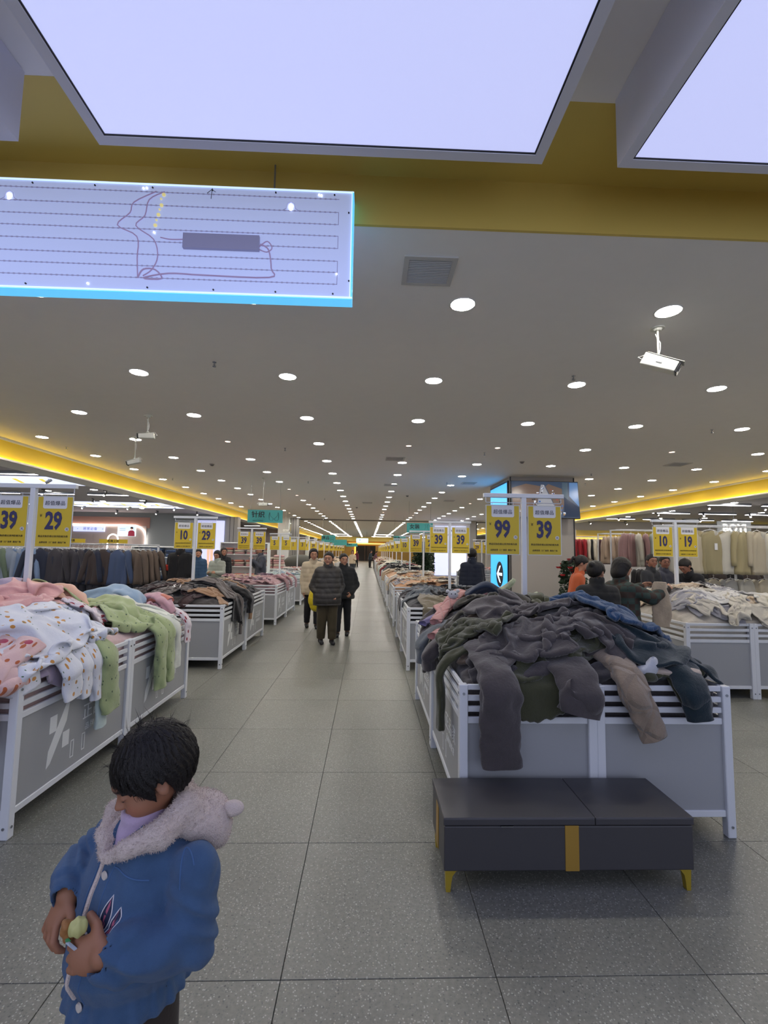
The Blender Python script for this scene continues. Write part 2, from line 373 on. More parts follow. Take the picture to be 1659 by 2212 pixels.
hs = tag(MB().box(-1.33, 49.9, 2.45, -.06, 50.0, 2.93, bev=.01).obj('hanging_sign', mat('ice blue lit sign', '#b8e4f4', .5, emit=.95)), 'ice blue lit sign hanging over the middle of the far aisle', 'sign')
for x in (-1.2, -.2): MB().tube([(x, 49.95, 2.93), (x, 49.95, ZC)], .012, 5).obj('rod', GREYM, hs)
MB().poly([(-.98, 2.66), (-.9, 2.72), (-.93, 2.82), (-1.0, 2.78)], 49.89, 49.9).obj('printed_mark', MATS['sign blue ink'], hs)

# ---------------------------------------------------------------- the stretched light ceilings over the entrance
PAN = mat('stretched light film', '#c3c9f6', .6, emit=L_PANEL*1.0)
PF = mat('panel frame lavender grey', '#e2e2ee', .55)
def light_panel(x0, x1, y0, y1, lab):
    e = MB()
    zt, zb, fr = ZR-.001, 3.60, .052
    r = empty('light_panel', ((x0+x1)/2, y1, zb)); tag(r, lab, 'ceiling light', 'large stretched light panels over the entrance')
    ox, oy = -(x0+x1)/2, -y1
    def bx(a, b, c, d, z0, z1, nm, m): MB().box(a+ox, b+oy, z0-zb, c+ox, d+oy, z1-zb).obj(nm, m, r)
    bx(x0, y0, x0+fr, y1, zb, zt, 'side_frame', PF); bx(x1-fr, y0, x1, y1, zb, zt, 'side_frame', PF)
    bx(x0+fr, y1-fr, x1-fr, y1, zb, zt, 'side_frame', PF); bx(x0+fr, y0, x1-fr, y0+fr, zb, zt, 'side_frame', PF)
    s = .008
    for (a, b, c, d) in ((x0+fr, y0+fr, x0+fr+s, y1-fr), (x1-fr-s, y0+fr, x1-fr, y1-fr), (x0+fr+s, y1-fr-s, x1-fr-s, y1-fr)):
        bx(a, b, c, d, zb+.004, zb+.03, 'shadow_gap', DARK)
    bx(x0+fr+s, y0+fr+s, x1-fr-s, y1-fr-s, zb+.008, zb+.02, 'light_film', PAN)
light_panel(-1.40, .865, -1.0, 2.22, 'big glowing lavender light panel overhead in the middle')
light_panel(1.265, 3.53, -1.0, 2.22, 'big glowing lavender light panel at the upper right')
light_panel(-4.06, -1.80, -1.0, 2.22, 'big glowing light panel at the upper left, only its grey frame in view')

# ---------------------------------------------------------------- lit sign box seen from behind
def sign_box():
    X0, X1, Y0, Y1, Z0, Z1 = -4.3, -.131, 2.68, 2.785, 3.098, 3.783
    SKY = mat('cyan acrylic glow', '#63c8ff', .4, emit=.6)
    r = empty('illuminated_sign_box', (X1, Y0, Z0)); tag(r, 'large illuminated sign box seen from behind with LED rows and cyan edge', 'sign')
    def bx(a, b, c, d, e, f, nm, m): return MB().box(a-X1, b-Y0, c-Z0, d-X1, e-Y0, f-Z0).obj(nm, m, r)
    bx(X0, Y0+.006, Z0+.006, X1-.012, Y0+.012, Z1-.006, 'back_sheet', mat('translucent back sheet glow', '#bcc8f0', .35, emit=.30))
    bx(X0, Y0+.013, Z0-.002, X1, Y1, Z0+.004, 'underside', SKY); bx(X1-.008, Y0, Z0, X1, Y1, Z1, 'edge', SKY); bx(X0, Y0+.013, Z1-.004, X1, Y1, Z1, 'top_edge', WHITE)
    EDG = mat('pale acrylic edge glow', '#d3ecff', .4, emit=.6)
    bx(X0, Y0-.002, Z0-.002, X1, Y0+.006, Z0+.006, 'edge_trim', EDG); bx(X0, Y0-.002, Z1-.006, X1, Y0+.006, Z1, 'edge_trim', EDG)
    bx(X1-.014, Y0-.003, Z0, X1-.009, Y0+.005, Z1, 'edge_trim', EDG)
    LED = mat('backlit led strip', '#9a9bbb', .6, emit=.2)  # light through the translucent sheet, put into the strips as weak emission
    H = Z1-Z0
    rows = [.925, .80, .685, .575, .46, .34, .235, .125]
    for i, t in enumerate(rows):
        zz = Z0+H*t; xe = X1-.09 - (.0 if i % 2 else .0)
        m = MB(); m.box(X0-X1, .0035, zz-Z0-.0018, xe-X1, .0058, zz-Z0+.0018)
        x = X0+.02
        while x < xe:
            m.box(x-X1, .0028, zz-Z0-.004, x-X1+.012, .0058, zz-Z0+.004); x += .031
        o = m.obj('led_row', LED, r)
    for a, b in ((1, 2), (3, 4), (5, 7)):
        bx(X1-.094, Y0+.0035, Z0+H*rows[b], X1-.090, Y0+.0058, Z0+H*rows[a], 'led_link', LED)
    bx(X1-1.02+.0, Y0-.016, Z0+H*.40, X1-.565, Y0+.0055, Z0+H*.535, 'transformer', mat('transformer grey', '#8c8cac', .5, emit=.16))  # casing is no lamp; its emission stands for the sheet's transmitted light
    WR = mat('backlit wire', '#a592b4', .6, emit=.2)  # wires emit a little to imitate backlight coming through the sheet
    def wire(pts, rr=.0035): MB().tube([(p[0], .002, p[1]*H) for p in pts], rr, 6).obj('wire', WR, r, smooth=True)
    def sm(pts, n=4):
        P = [Vector(p) for p in pts]; out = []
        for i in range(len(P)-1):
            p0, p1, p2, p3 = P[max(i-1, 0)], P[i], P[i+1], P[min(i+2, len(P)-1)]
            for k in range(n):
                t = k/n; out.append(.5*((2*p1)+(p2-p0)*t+(2*p0-5*p1+4*p2-p3)*t*t+(3*p1-p0-3*p2+p3)*t**3))
        return out+[P[-1]]
    wire(sm([(-1.2, .93), (-1.33, .82), (-1.35, .72), (-1.42, .60), (-1.30, .5), (-1.29, .3), (-1.28, .12)]))
    wire(sm([(-1.15, .93), (-1.24, .85), (-1.26, .70), (-1.31, .60), (-1.2, .48), (-1.17, .32), (-1.2, .2), (-1.25, .14)]))
    wire(sm([(-1.28, .12), (-1.25, .2), (-1.18, .2), (-1.14, .12), (-1.25, .12), (-1.1, .17), (-.9, .165), (-.5, .165), (-.49, .25), (-.51, .42), (-.56, .47)]), .0045)
    wire(sm([(-1.02, .49), (-1.1, .485), (-1.16, .5)]))
    wire(sm([(-.565, .45), (-.52, .5), (-.49, .44), (-.52, .40), (-.565, .42)]))
    YG = mat('glue glow yellow', '#ddd08a', .5, emit=.45)
    for i, (a, b) in enumerate(((-1.155, .9), (-1.165, .8), (-1.18, .71), (-1.195, .61), (-1.17, .86), (-1.175, .76), (-1.19, .66))):
        MB().cyl((a, -.001, b*H), .011 if i < 4 else .006, .005, 8, 'y').obj('glue_spot', YG, r)
    KH = mat('keyhole glow', '#ffffff', .5, emit=3)
    for a in (-.385, -2.07):
        m = MB(); m.cyl((a, -.001, .845*H-.0), .012, .004, 10, 'y'); m.box(a-.006, -.001, .80*H, a+.006, .003, .845*H); m.obj('keyhole', KH, r)
        MB().tube([(a-.05, .003, .80*H), (a-.028, .003, .82*H), (a-.02, .003, .865*H), (a, .003, .885*H), (a+.02, .003, .865*H), (a+.028, .003, .82*H), (a+.05, .003, .80*H)], .002, 5).obj('led_loop', LED, r)
    for i, a in enumerate((-.12, -.48, -.865, -1.225, -1.57, -1.94, -2.3)):
        MB().cyl((a, 0, .965*H), .005, .008, 8, 'y').obj('screw', DARK, r)
    for i, a in enumerate((-.115, -.46, -.83, -1.22, -1.93)):
        MB().cyl((a, 0, .035*H), .005, .008, 8, 'y').obj('screw', DARK, r)
    for a, z in ((-.03, .8), (-.02, .16)): MB().cyl((a, 0, z*H), .005, .008, 8, 'y').obj('screw', DARK, r)
    for a, z in ((-1.57, .055), (-1.20, .545), (-.095, .22), (-.215, .96), (-.2, .955), (-1.28, .955), (-1.26, .96)): MB().cyl((a, -.001, z*H), .005, .004, 8, 'y').obj('pinhole', KH, r)
    m = MB(); m.tube([(-.87, .001, .88*H), (-.866, .001, .98*H)], .0018, 5); m.tube([(-.895, .001, .93*H), (-.868, .001, .968*H), (-.845, .001, .945*H)], .0018, 5); m.obj('pen_mark', DARK, r)
    for x in (-.5, -2.2, -3.9): MB().tube([(x, .05, H), (x, .05, ZR-Z0)], .006, 6).obj('hanger_rod', GREYM, r)
sign_box()

# ---------------------------------------------------------------- downlights
GX, GY, X0L, Y0L = 1.763, 1.744, -1.012, 3.695
def trim_ring(r, w=.014):
    m = MB(); n = 24; v = []; f = []
    for rr, z in ((r, 0), (r+w*.3, -.004), (r+w, -.003), (r+w, 0)):
        v += [(rr*math.cos(2*math.pi*i/n), rr*math.sin(2*math.pi*i/n), z) for i in range(n)]
    for k in range(3): f += [[k*n+i, k*n+(i+1) % n, (k+1)*n+(i+1) % n, (k+1)*n+i] for i in range(n)]
    return m.add(v, f)
ring_me = trim_ring(.098).me('trim', True); ring_me.materials.append(mat('downlight trim', '#e4e2de', .4))
disc_me = MB().cyl((0, 0, -.0025), .097, .002, 24).me('diffuser'); disc_me.materials.append(LAMP)
ring_s = trim_ring(.05).me('trim', True); ring_s.materials.append(MATS['downlight trim'])
disc_s = MB().cyl((0, 0, -.0025), .048, .002, 16).me('diffuser'); disc_s.materials.append(LAMPW)
small = {(3, -1), (3, 1), (3, 2), (3, 4), (7, -1), (8, -1), (9, 3), (13, 2), (13, -2), (12, 1), (18, -3), (11, 5)}
LC = []
for row in range(0, 40):
    for c in range(-3, 7):
        x = X0L+GX*c; y = Y0L+GY*row
        if 3.75 < x < 5.75 and 12.2 < y < 14.9: continue
        if row == 0 and c in (4, 5, 6, -3, -2) and abs(x) > 99: continue
        if abs(y-31) < .5: continue
        LC.append((row, c, x, y))
LC.sort(key=lambda t: t[3]+abs(t[2])*.3)
nth = 0; rl = MB()
for row, c, x, y in LC:
    sm_ = (row, c) in small
    if nth < 300:
        o = link('downlight', ring_s if sm_ else ring_me, None, None, (x, y, ZC))
        link('diffuser', disc_s if sm_ else disc_me, o)
        if sm_: tag(o, 'small dim reddish downlight set in the grey ceiling', 'ceiling light', 'small reddish ceiling downlights')
        else: tag(o, 'round white glowing downlight set flush in the grey ceiling', 'ceiling light', 'round white ceiling downlights')
        nth += 1
    else:
        rl.cyl((x, y, ZC-.003), .097, .002, 10)
if rl.v:
    o = rl.obj('far_downlights', LAMP); tag(o, 'tiny far downlights at the end of the ceiling rows', 'ceiling light', kind='stuff')

# ---------------------------------------------------------------- shop lights left / right
def spot(x, y, lab, grp, rz=0):
    r = empty('track_spotlight', (x, y, 3.34), rz)
    tag(r, lab, 'spotlight', grp)
    MB().box(-.03, -.06, -.03, .03, .06, 0).obj('adapter', DARK, r)
    MB().tube([(0, 0, -.03), (0, 0, -.1)], .008, 6).obj('stem', GREYM, r)
    b = MB().tube([(0, .07, -.06), (0, -.07, -.17)], .038, 10).obj('lamp_body', GREYM, r, smooth=False)
    MB().tube([(0, -.071, -.171), (0, -.076, -.175)], .034, 10).obj('lens', PURE, r)
random.seed(5)
for i in range(6):
    for j in range(3):
        spot(-8.3-1.9*j, 9.5+2.6*i, 'grey track spotlight under the left shop ceiling', 'track spotlights in the left shop', random.uniform(-.6, .6))
        spot(11.4+1.9*j, 9.5+2.8*i, 'grey track spotlight under the right shop ceiling', 'track spotlights in the right shop', random.uniform(-.6, .6))
def lin_lamp(x0, x1, y, side):
    r = MB().box(x0, y-.05, 3.27, x1, y+.05, 3.335).obj('linear_lamp', GREYM)
    MB().box(x0+.01, y-.045, 3.262, x1-.01, y+.045, 3.27).obj('diffuser', TUBE, r)
    tag(r, f'white linear lamp under the {side} shop ceiling', 'lamp', f'linear lamps in the {side} shop')
for row, (y, x00, off) in enumerate(((11.2, -7.95, .0), (15.4, -7.75, .2), (19.4, -7.75, 0), (28, -7.8, 0), (34, -7.8, 0), (42, -7.8, 0))):
    for k in range(4 if row < 3 else 2):
        x1 = x00-off-k*1.75; lin_lamp(x1-1.3, x1, y, 'left')
for row, (y, x00) in enumerate(((9.7, 11.2), (14.8, 11.1), (18.0, 11.3), (21.3, 11.0), (28.4, 11.0), (36, 11), (44, 11))):
    for k in range(4):
        x0 = x00+k*1.9; lin_lamp(x0, x0+1.5, y, 'right')
for (a, b, lab) in ((12.0, 13.4, 'white light panel with yellow stripes, nearest in the left shop ceiling'), (18.5, 20.6, 'farther white light panel with yellow stripes in the left shop ceiling')):
    o = tag(MB().box(-12.6, a, 3.30, -7.75, b, 3.335).obj('light_panel', mat('white film glow', '#d4dcf6', .5, emit=.9)), lab, 'ceiling light')
    for k in range(6):
        x = -8.6-k*.68
        MB().add([(x, a+.15, 3.298), (x+.12, a+.15, 3.298), (x-.28, b-.35, 3.298), (x-.4, b-.35, 3.298)], [[0, 1, 2, 3]]).obj('yellow_stripe', mat('yellow film glow', '#e0d050', .5, emit=.75), o)
for i in range(5):
    for j in range(4):
        for sx, side in ((-8.6-1.75*j, 'left'), (11.9+1.8*j, 'right')):
            y = 8.4+3.1*i+.5*(j % 2)
            if side == 'left' and (12 < y < 13.5 or 18.4 < y < 20.7): continue
            o = link('downlight', ring_me, None, None, (sx, y, 3.34)); link('diffuser', disc_me, o)
            tag(o, f'round white downlight in the lower {side} shop ceiling', 'ceiling light', f'downlights in the {side} shop ceiling')
# ================================================================ display bins
BH = .83
SHARE = {}
def sbox(nm, dx, dy, dz, m, bev=.003):
    k = (nm, round(dx, 4), round(dy, 4), round(dz, 4))
    if k not in SHARE:
        me = MB().box(0, 0, 0, dx, dy, dz, bev=bev).me(nm); me.materials.append(m); SHARE[k] = me
    return SHARE[k]
LOGO = mat('pale printed logo', '#d9dcdc', .5)
def logo_mesh():
    m = MB()
    def pl(pts): m.poly(pts, -.0012, 0)
    pl([(-.215, -.17), (-.18, -.15), (-.045, .06), (-.02, .19), (-.06, .165), (-.205, -.07)])
    pl([(-.205, .03), (-.14, .03), (-.14, .13), (-.205, .13)]); pl([(-.075, -.10), (-.01, -.10), (-.01, -.005), (-.075, -.005)])
    for x in (.01, .13):
        for a in ((x, -.20, x+.007, -.09), (x+.03, -.20, x+.037, -.09), (x, -.20, x+.037, -.193), (x, -.097, x+.037, -.09)): m.box(a[0], -.0012, a[1], a[2], 0, a[3])
    return m.me('printed_logo')
logo_me = logo_mesh(); logo_me.materials.append(LOGO)
bolt_me = MB().cyl((0, -.004, 0), .0075, .004, 10, 'y').me('bolt'); bolt_me.materials.append(CHROME)
def bin_unit(x0, y0, w, d, sides, label, group, logo=None, detail=True):
    r = empty('display_bin', (x0, y0, 0)); tag(r, label, 'display bin', group)
    t = .048
    for (a, b) in ((0, 0), (w-t, 0), (0, d-t), (w-t, d-t)): link('leg', sbox('leg', t, t, BH, POST, .004), r, None, (a, b, 0))
    zs = ((BH-.032, .03, 'top_rail'), (BH-.093, .031, 'slat'), (BH-.153, .031, 'slat'), (BH-.217, .036, 'slat'), (.108, .036, 'bottom_rail'))
    for s in sides:
        for z, h, nm in zs:
            if s in 'FB': link(nm, sbox(nm, w-2*t, .02, h, POST), r, None, (t, .012 if s == 'F' else d-.032, z))
            else: link(nm, sbox(nm, .02, d-2*t, h, POST), r, None, (.012 if s == 'W' else w-.032, t, z))
        z0, z1 = .144, BH-.217
        if s in 'FB': link('side_panel', sbox('side_panel', w-2*t, .008, z1-z0, PANELM, 0), r, None, (t, .020 if s == 'F' else d-.028, z0))
        else: link('side_panel', sbox('side_panel', .008, d-2*t, z1-z0, PANELM, 0), r, None, (.020 if s == 'W' else w-.028, t, z0))
        if logo == s:
            rz = math.pi/2 if s == 'E' else -math.pi/2
            xx = w-.0195 if s == 'E' else .0195
            yy = d*.42
            link('printed_logo', logo_me, r, None, (xx, yy if s == 'E' else d-yy, .40), (0, 0, rz))
            if detail:
                o = text('lettering', '正品家', .115, LOGO, r, (xx, yy+.30 if s == 'E' else d-yy-.30, .44), (0, 0, rz), space=1.05)
                o = text('lettering', '品牌直营店', .05, LOGO, r, (xx, yy+.30 if s == 'E' else d-yy-.30, .34), (0, 0, rz), space=1.3)
    if detail:
        for (a, b) in ((t/2, 0), (w-t/2, 0)):
            for z in (.06, BH-.05): link('bolt', bolt_me, r, None, (a, b, z))
        e = w if logo == 'E' else 0
        for b in (t/2, d-t/2):
            for z in (.06, BH-.05): link('bolt', bolt_me, r, None, (e, b, z), (0, 0, math.pi/2 if logo == 'E' else -math.pi/2))
    # floor of the bin so nothing looks through
    link('bin_floor', sbox('bin_floor', w-.06, d-.06, .01, PANELM, 0), r, None, (.03, .03, .15))
    return r
ORD = ['first', 'second', 'third', 'fourth', 'fifth', 'sixth', 'seventh', 'eighth', 'ninth', 'tenth', 'eleventh', 'twelfth', 'thirteenth', 'fourteenth', 'fifteenth', 'sixteenth', 'seventeenth', 'eighteenth', 'nineteenth']
UW, UD, P0, PER = .785, 1.225, 2.67, 3.6
def block_name(side, k):
    if side == 'R' and k == 0: return 'the bin block behind the black bench'
    if side == 'L' and k == 0: return 'the bin block behind the child'
    if side == 'O': return 'the bin block at the right edge' if k == 0 else 'the bin block behind the column'
    return f"the {ORD[k]} bin block on the {'left' if side == 'L' else 'right'}"
def bin_block(side, k, x0, y0, full=True):
    aisle = 'E' if side == 'L' else 'W'
    for i in range(2):
        for j in range(2):
            s = ''
            if i == 0: s += 'W'
            if i == 1: s += 'E'
            if j == 0: s += 'F'
            if j == 1: s += 'B'
            is_a = (i == 1) == (side == 'L')
            if not full:
                if not is_a and j == 1: continue
                s = s.replace('B', '').replace('E' if aisle == 'W' else 'W', '')
            pos = ('near ' if j == 0 else 'far ')+('aisle-side ' if is_a else 'outer ')
            bin_unit(x0+i*UW, y0+j*UD, UW, UD, s, f'white slatted bin, {pos}quarter of {block_name(side, k)}', 'white slatted display bins', aisle if is_a else None, k < 3)
NB = 13
for k in range(NB):
    bin_block('L', k, -1.9-2*UW, P0+PER*k, k < 2); bin_block('R', k, .53, P0+PER*k, k < 2)
bin_block('O', 0, 3.57, 5.15, True); bin_block('O', 1, 3.57, 16.3, False)

# ================================================================ price stands
def price_sign(x, y, z, num, lab, grp, lod=0):
    r = MB().box(-.147, -.002, -.425, .147, .002, 0).obj('price_sign', mat('clear sign sleeve', '#c9cbc4', .3), None, (x, y, z), (0, 0, random.uniform(-.04, .04)))
    tag(r, lab, 'price sign', grp)
    MB().box(-.139, -.0035, -.418, .139, -.002, -.008).obj('yellow_card', YSIGN, r)
    m = MB(); pts = [(-.097, -.008), (-.097, -.085)]
    pts += [(-.082-.015*math.cos(a), -.09-.015*math.sin(a)) for a in np.linspace(0, math.pi/2, 4)]
    pts += [(.082+.015*math.cos(a), -.09-.015*math.sin(a)) for a in np.linspace(math.pi/2, 0, 4)]
    pts += [(.097, -.008)]
    m.poly(pts[::-1], -.0042, -.0036); m.obj('white_header', SIGNW, r)
    if lod < 3: text('header_lettering', '超值爆品', .04, mat('sign dark ink', '#2c2c3a', .5), r, (0, -.0047, -.062), bold=.002, space=1.08)
    n = len(num); text('price_digits', num, .198, NAVY, r, (-.004, -.0047, -.212), bold=.034, sx=.70, space=.97)
    if lod < 2:
        text('currency_mark', '¥', .034, INK, r, (-.108, -.0047, -.165))
        MB().cyl((.108, -.0046, -.275), .0165, .0008, 14, 'y').obj('unit_disc', SIGNW, r); text('unit_lettering', '元', .022, BLACKI, r, (.108, -.0052, -.275), bold=.01)
    if lod < 3:
        text('small_lettering', '商品实际价格以系列价格为准', .0185, INK, r, (0, -.0047, -.335), bold=.01)
        text('small_lettering', '品牌直营  工厂直供  惠民广场', .0165, INK, r, (0, -.0047, -.385), bold=.01)
    for xx in (-.09, .09): MB().tube([(xx, 0, 0), (xx, 0, .02)], .0022, 5).obj('hook', POST, r)
    return r
def price_stand(x, y, nums, side, k, zb=.16):
    where = block_name(side, k)
    r = empty('sign_stand', (x, y, 0)); tag(r, f'white T-shaped sign stand rising from {where}', 'sign stand', 'white T-shaped sign stands')
    MB().box(-.02, -.02, zb, .02, .02, 2.05, bev=.002).obj('pole', POST, r)
    MB().box(-.345, -.02, 2.05, .345, .02, 2.085, bev=.002).obj('crossbar', POST, r)
    for s in (-1, 1):
        MB().tube([(s*.325, 0, 2.05), (s*.325, 0, 2.012), (s*.315, 0, 2.007), (s*.02, 0, 2.007)], .004, 6).obj('hanging_rod', POST, r)
    lod = 0 if k < 1 else 1 if k < 2 else 2 if k < 4 else 3
    for s, n in zip((-1, 1), nums):
        if n is None: continue
        price_sign(x+s*.180, y-.0, 1.987, n, f"yellow price sign reading {n}, {'left' if s < 0 else 'right'} one over {where}", 'yellow hanging price signs', lod)
random.seed(3)
LN = [('39', '29'), ('10', '29'), ('39', '39'), ('5', '5'), ('1', '3'), ('99', '39'), ('29', '59'), ('39', '29'), ('59', '39'), ('29', '19'), ('39', '29'), ('19', '39'), ('39', '59')]
RN = [('99', '39'), ('39', '39'), ('39', '29'), ('10', '39'), ('5', '10'), ('39', '6'), ('6', '20'), ('29', '39'), ('19', '29'), ('39', '10'), ('29', '39'), ('19', '39'), ('39', '59')]
for k in range(NB):
    price_stand(-2.78, 3.9+PER*k, LN[k], 'L', k); price_stand(1.32, 3.9+PER*k, RN[k], 'R', k)
price_stand(4.33, 6.4, ('10', '19'), 'O', 0); price_stand(4.33, 17.6, ('29', '39'), 'O', 1)

# ================================================================ bench
def bench():
    BLK = mat('black leatherette', '#3d3c3f', .42, bump=(350, .12, .001)); GOLD = mat('gold band', '#a8853a', .4, metal=.35); GL = mat('gold leg', '#b39b34', .35, metal=.5)
    x0, x1, y0, y1 = .375, 1.572, 2.262, 2.648
    r = empty('bench', ((x0+x1)/2, (y0+y1)/2, 0)); tag(r, 'long black leatherette storage bench with gold band and legs', 'bench')
    ox, oy = -(x0+x1)/2, -(y0+y1)/2
    def rb(a, b, c, d, e, f, nm, m, bev, puff=0):
        me_ = MB().box(a+ox, b+oy, c, d+ox, e+oy, f).me(nm)
        import bmesh
        bm = bmesh.new(); bm.from_mesh(me_); bmesh.ops.subdivide_edges(bm, edges=bm.edges[:], cuts=7, use_grid_fill=True)
        for v in bm.verts:
            if puff and abs(v.co.z-f) < 1e-5:
                u = (v.co.x-(a+ox))/(d-a); w = (v.co.y-(b+oy))/(e-b); v.co.z += puff*min(1, 6*u*(1-u))*min(1, 5*w*(1-w))
        bm.to_mesh(me_); bm.free(); o = link(nm, me_, r, m); md = o.modifiers.new('b', 'BEVEL'); md.width = bev; md.segments = 3; md.limit_method = 'ANGLE'
        autosmooth(o, 50); return o
    rb(x0+.004, y0+.004, .098, x1-.004, y1-.004, .298, 'body', BLK, .006)
    rb(x0, y0, .302, x0+.72, y1, .337, 'lid', BLK, .014, .012); rb(x0+.722, y0, .302, x1, y1, .337, 'lid', BLK, .014, .012)
    MB().box(x0+.03+ox, y0+.02+oy, .295, x1-.03+ox, y1-.02+oy, .304).obj('gap_lining', DARK, r)
    xb = x0+.575
    MB().box(xb+ox, y0+.0005+oy, .0985, xb+.066+ox, y0+.006+oy, .300, bev=.001).obj('gold_band', GOLD, r)
    MB().box(x0-.0+ox, y0+.17+oy, .0985, x0+.006+ox, y0+.235+oy, .300, bev=.001).obj('gold_band', GOLD, r)
    MB().box(x0+.27+ox, y0-.001+oy, .2965, x0+.33+ox, y0+.005+oy, .2995).obj('hinge', CHROME, r)
    def leg(x, y, s):
        m = MB(); pts = [(0, .098), (s*.075, .098), (s*.05, .09), (s*.034, .07), (s*.028, .04), (s*.024, 0), (s*.004, 0)]
        if s < 0: pts = pts[::-1]
        m.poly(pts, -.014, .014); m.obj('leg', GL, r, (x, y, 0))
    for y in (y0+.03, y1-.03): leg(x0+.012+ox, y+oy, 1); leg(x1-.012+ox, y+oy, -1)
bench()

# ================================================================ column, cyan screen, television
struct(MB().box(3.81, 12.3, 0, 5.54, 14.35, ZC-.001, bev=.004).obj('wall_column', mat('column cladding', '#a9a39c', .6)))
c = MB().box(3.79, 12.285, 0, 3.82, 12.305, ZC-.002).box(5.53, 12.285, 0, 5.56, 12.305, ZC-.002).obj('trim_9', DARK); struct(c)
cy = tag(MB().box(3.765, 12.42, .25, 3.806, 14.2, 3.56, bev=.004).obj('wall_screen', DARK), 'tall bright blue lit display on the left face of the column', 'screen')
MB().box(3.761, 12.47, .3, 3.766, 14.15, 3.51).obj('lit_face', mat('azure screen glow', '#3fa9f8', .4, emit=.85), cy)
SB = mat('screen black print', '#1a1e2c', .5); SWH = mat('screen white print', '#dff0ff', .5, emit=1.0)
m = MB(); m.v = []; n = 28; m.add([(3.7605, 13.2+.36*math.cos(2*math.pi*i/n), .98+.36*math.sin(2*math.pi*i/n)) for i in range(n)], [list(range(n))]); m.obj('black_disc', SB, cy)
def scr(pts, nm, mm): MB().add([(3.7600, a, b) for a, b in pts], [list(range(len(pts)))]).obj(nm, mm, cy)
scr([(13.5, .98), (13.2, 1.22), (13.08, 1.22), (13.33, 1.0), (13.33, .96), (13.08, .74), (13.2, .74)], 'white_arrow', SWH); scr([(13.38, 1.02), (12.95, 1.02), (12.95, .94), (13.38, .94)], 'white_arrow', SWH)
for i, (zt, s) in enumerate(((1.72, 'W.C.'), (2.3, '电梯'), (2.75, '出口'))):
    text('lettering', s, .26, SB, cy, (3.7600, 13.2, zt), (0, 0, -math.pi/2), bold=.01)
def tv():
    r = empty('television', (4.62, 11.92, 3.0)); r.rotation_euler = (math.radians(-7), 0, 0)
    tag(r, 'large wall television on the column showing a camera view of the store', 'television')
    w, h = .90, .50
    MB().box(-w, 0, -h, w, .06, h, bev=.006).obj('casing', DARK, r)
    SC = lambda nm, c, e=.5: mat(nm, c, .25, emit=e)
    MB().box(-w+.015, -.003, -h+.02, w-.015, 0, h-.015).obj('screen', SC('tv picture blue grey', '#3c4a60', .35), r)
    def q(pts, mm, nm, d=-.0045): MB().add([(a, d, b) for a, b in pts], [list(range(len(pts)))]).obj(nm, mm, r)
    A, B, C, D, E_ = SC('tv picture aisle', '#8e9098', .4), SC('tv picture stock', '#6b5a50', .35), SC('tv picture white', '#c4ccd8', .5), SC('tv picture dark', '#1b2230', .2), SC('tv picture red', '#9a4a44', .35)
    q([(-.3, -.46), (.35, -.46), (-.02, .4), (-.1, .4)], A, 'picture_aisle'); q([(-.88, -.46), (-.32, -.46), (-.12, .36), (-.5, .42), (-.88, .3)], B, 'picture_shelves', -.004)
    q([(.37, -.46), (.5, -.1), (.45, .3), (.1, .42), (.02, .36)], B, 'picture_shelves', -.004)
    random.seed(2)
    for i in range(46):
        t = random.random(); s = random.choice((-1, 1)); z = -.44+.8*t; x = s*(.34-.3*t)+random.uniform(-.5, .1)*(1-t)*(1 if s < 0 else -.55)+(.0 if s < 0 else .05)
        x = max(-.85, min(.45, x)); ww = .03+.05*(1-t)*random.random(); hh = .02+.04*(1-t)
        q([(x, z), (x+ww, z+.01), (x+ww, z+hh), (x, z+hh)], random.choice((C, D, E_, C, SC('tv picture blue', '#3a5f9a', .35), SC('tv picture tan', '#a58a66', .35))), 'picture_goods', -.006-.0001*i)
    q([(.47, -.46), (.885, -.46), (.885, -.2), (.6, .0), (.5, .12)], SC('tv picture navy', '#20304a', .25), 'picture_wall', -.0042)
    q([(.45, .12), (.6, .0), (.62, .47), (.47, .47)], SC('tv picture slate', '#4f6170', .3), 'picture_wall', -.0043)
    q([(.64, .1), (.885, -.18), (.885, .47), (.66, .47)], SC('tv picture sky', '#5a7fae', .4), 'picture_window', -.0044)
    for x in (-.3, .3): MB().box(x-.03, .06, -.2, x+.03, .42, -.12).obj('bracket', DARK, r)
    return r
tv()

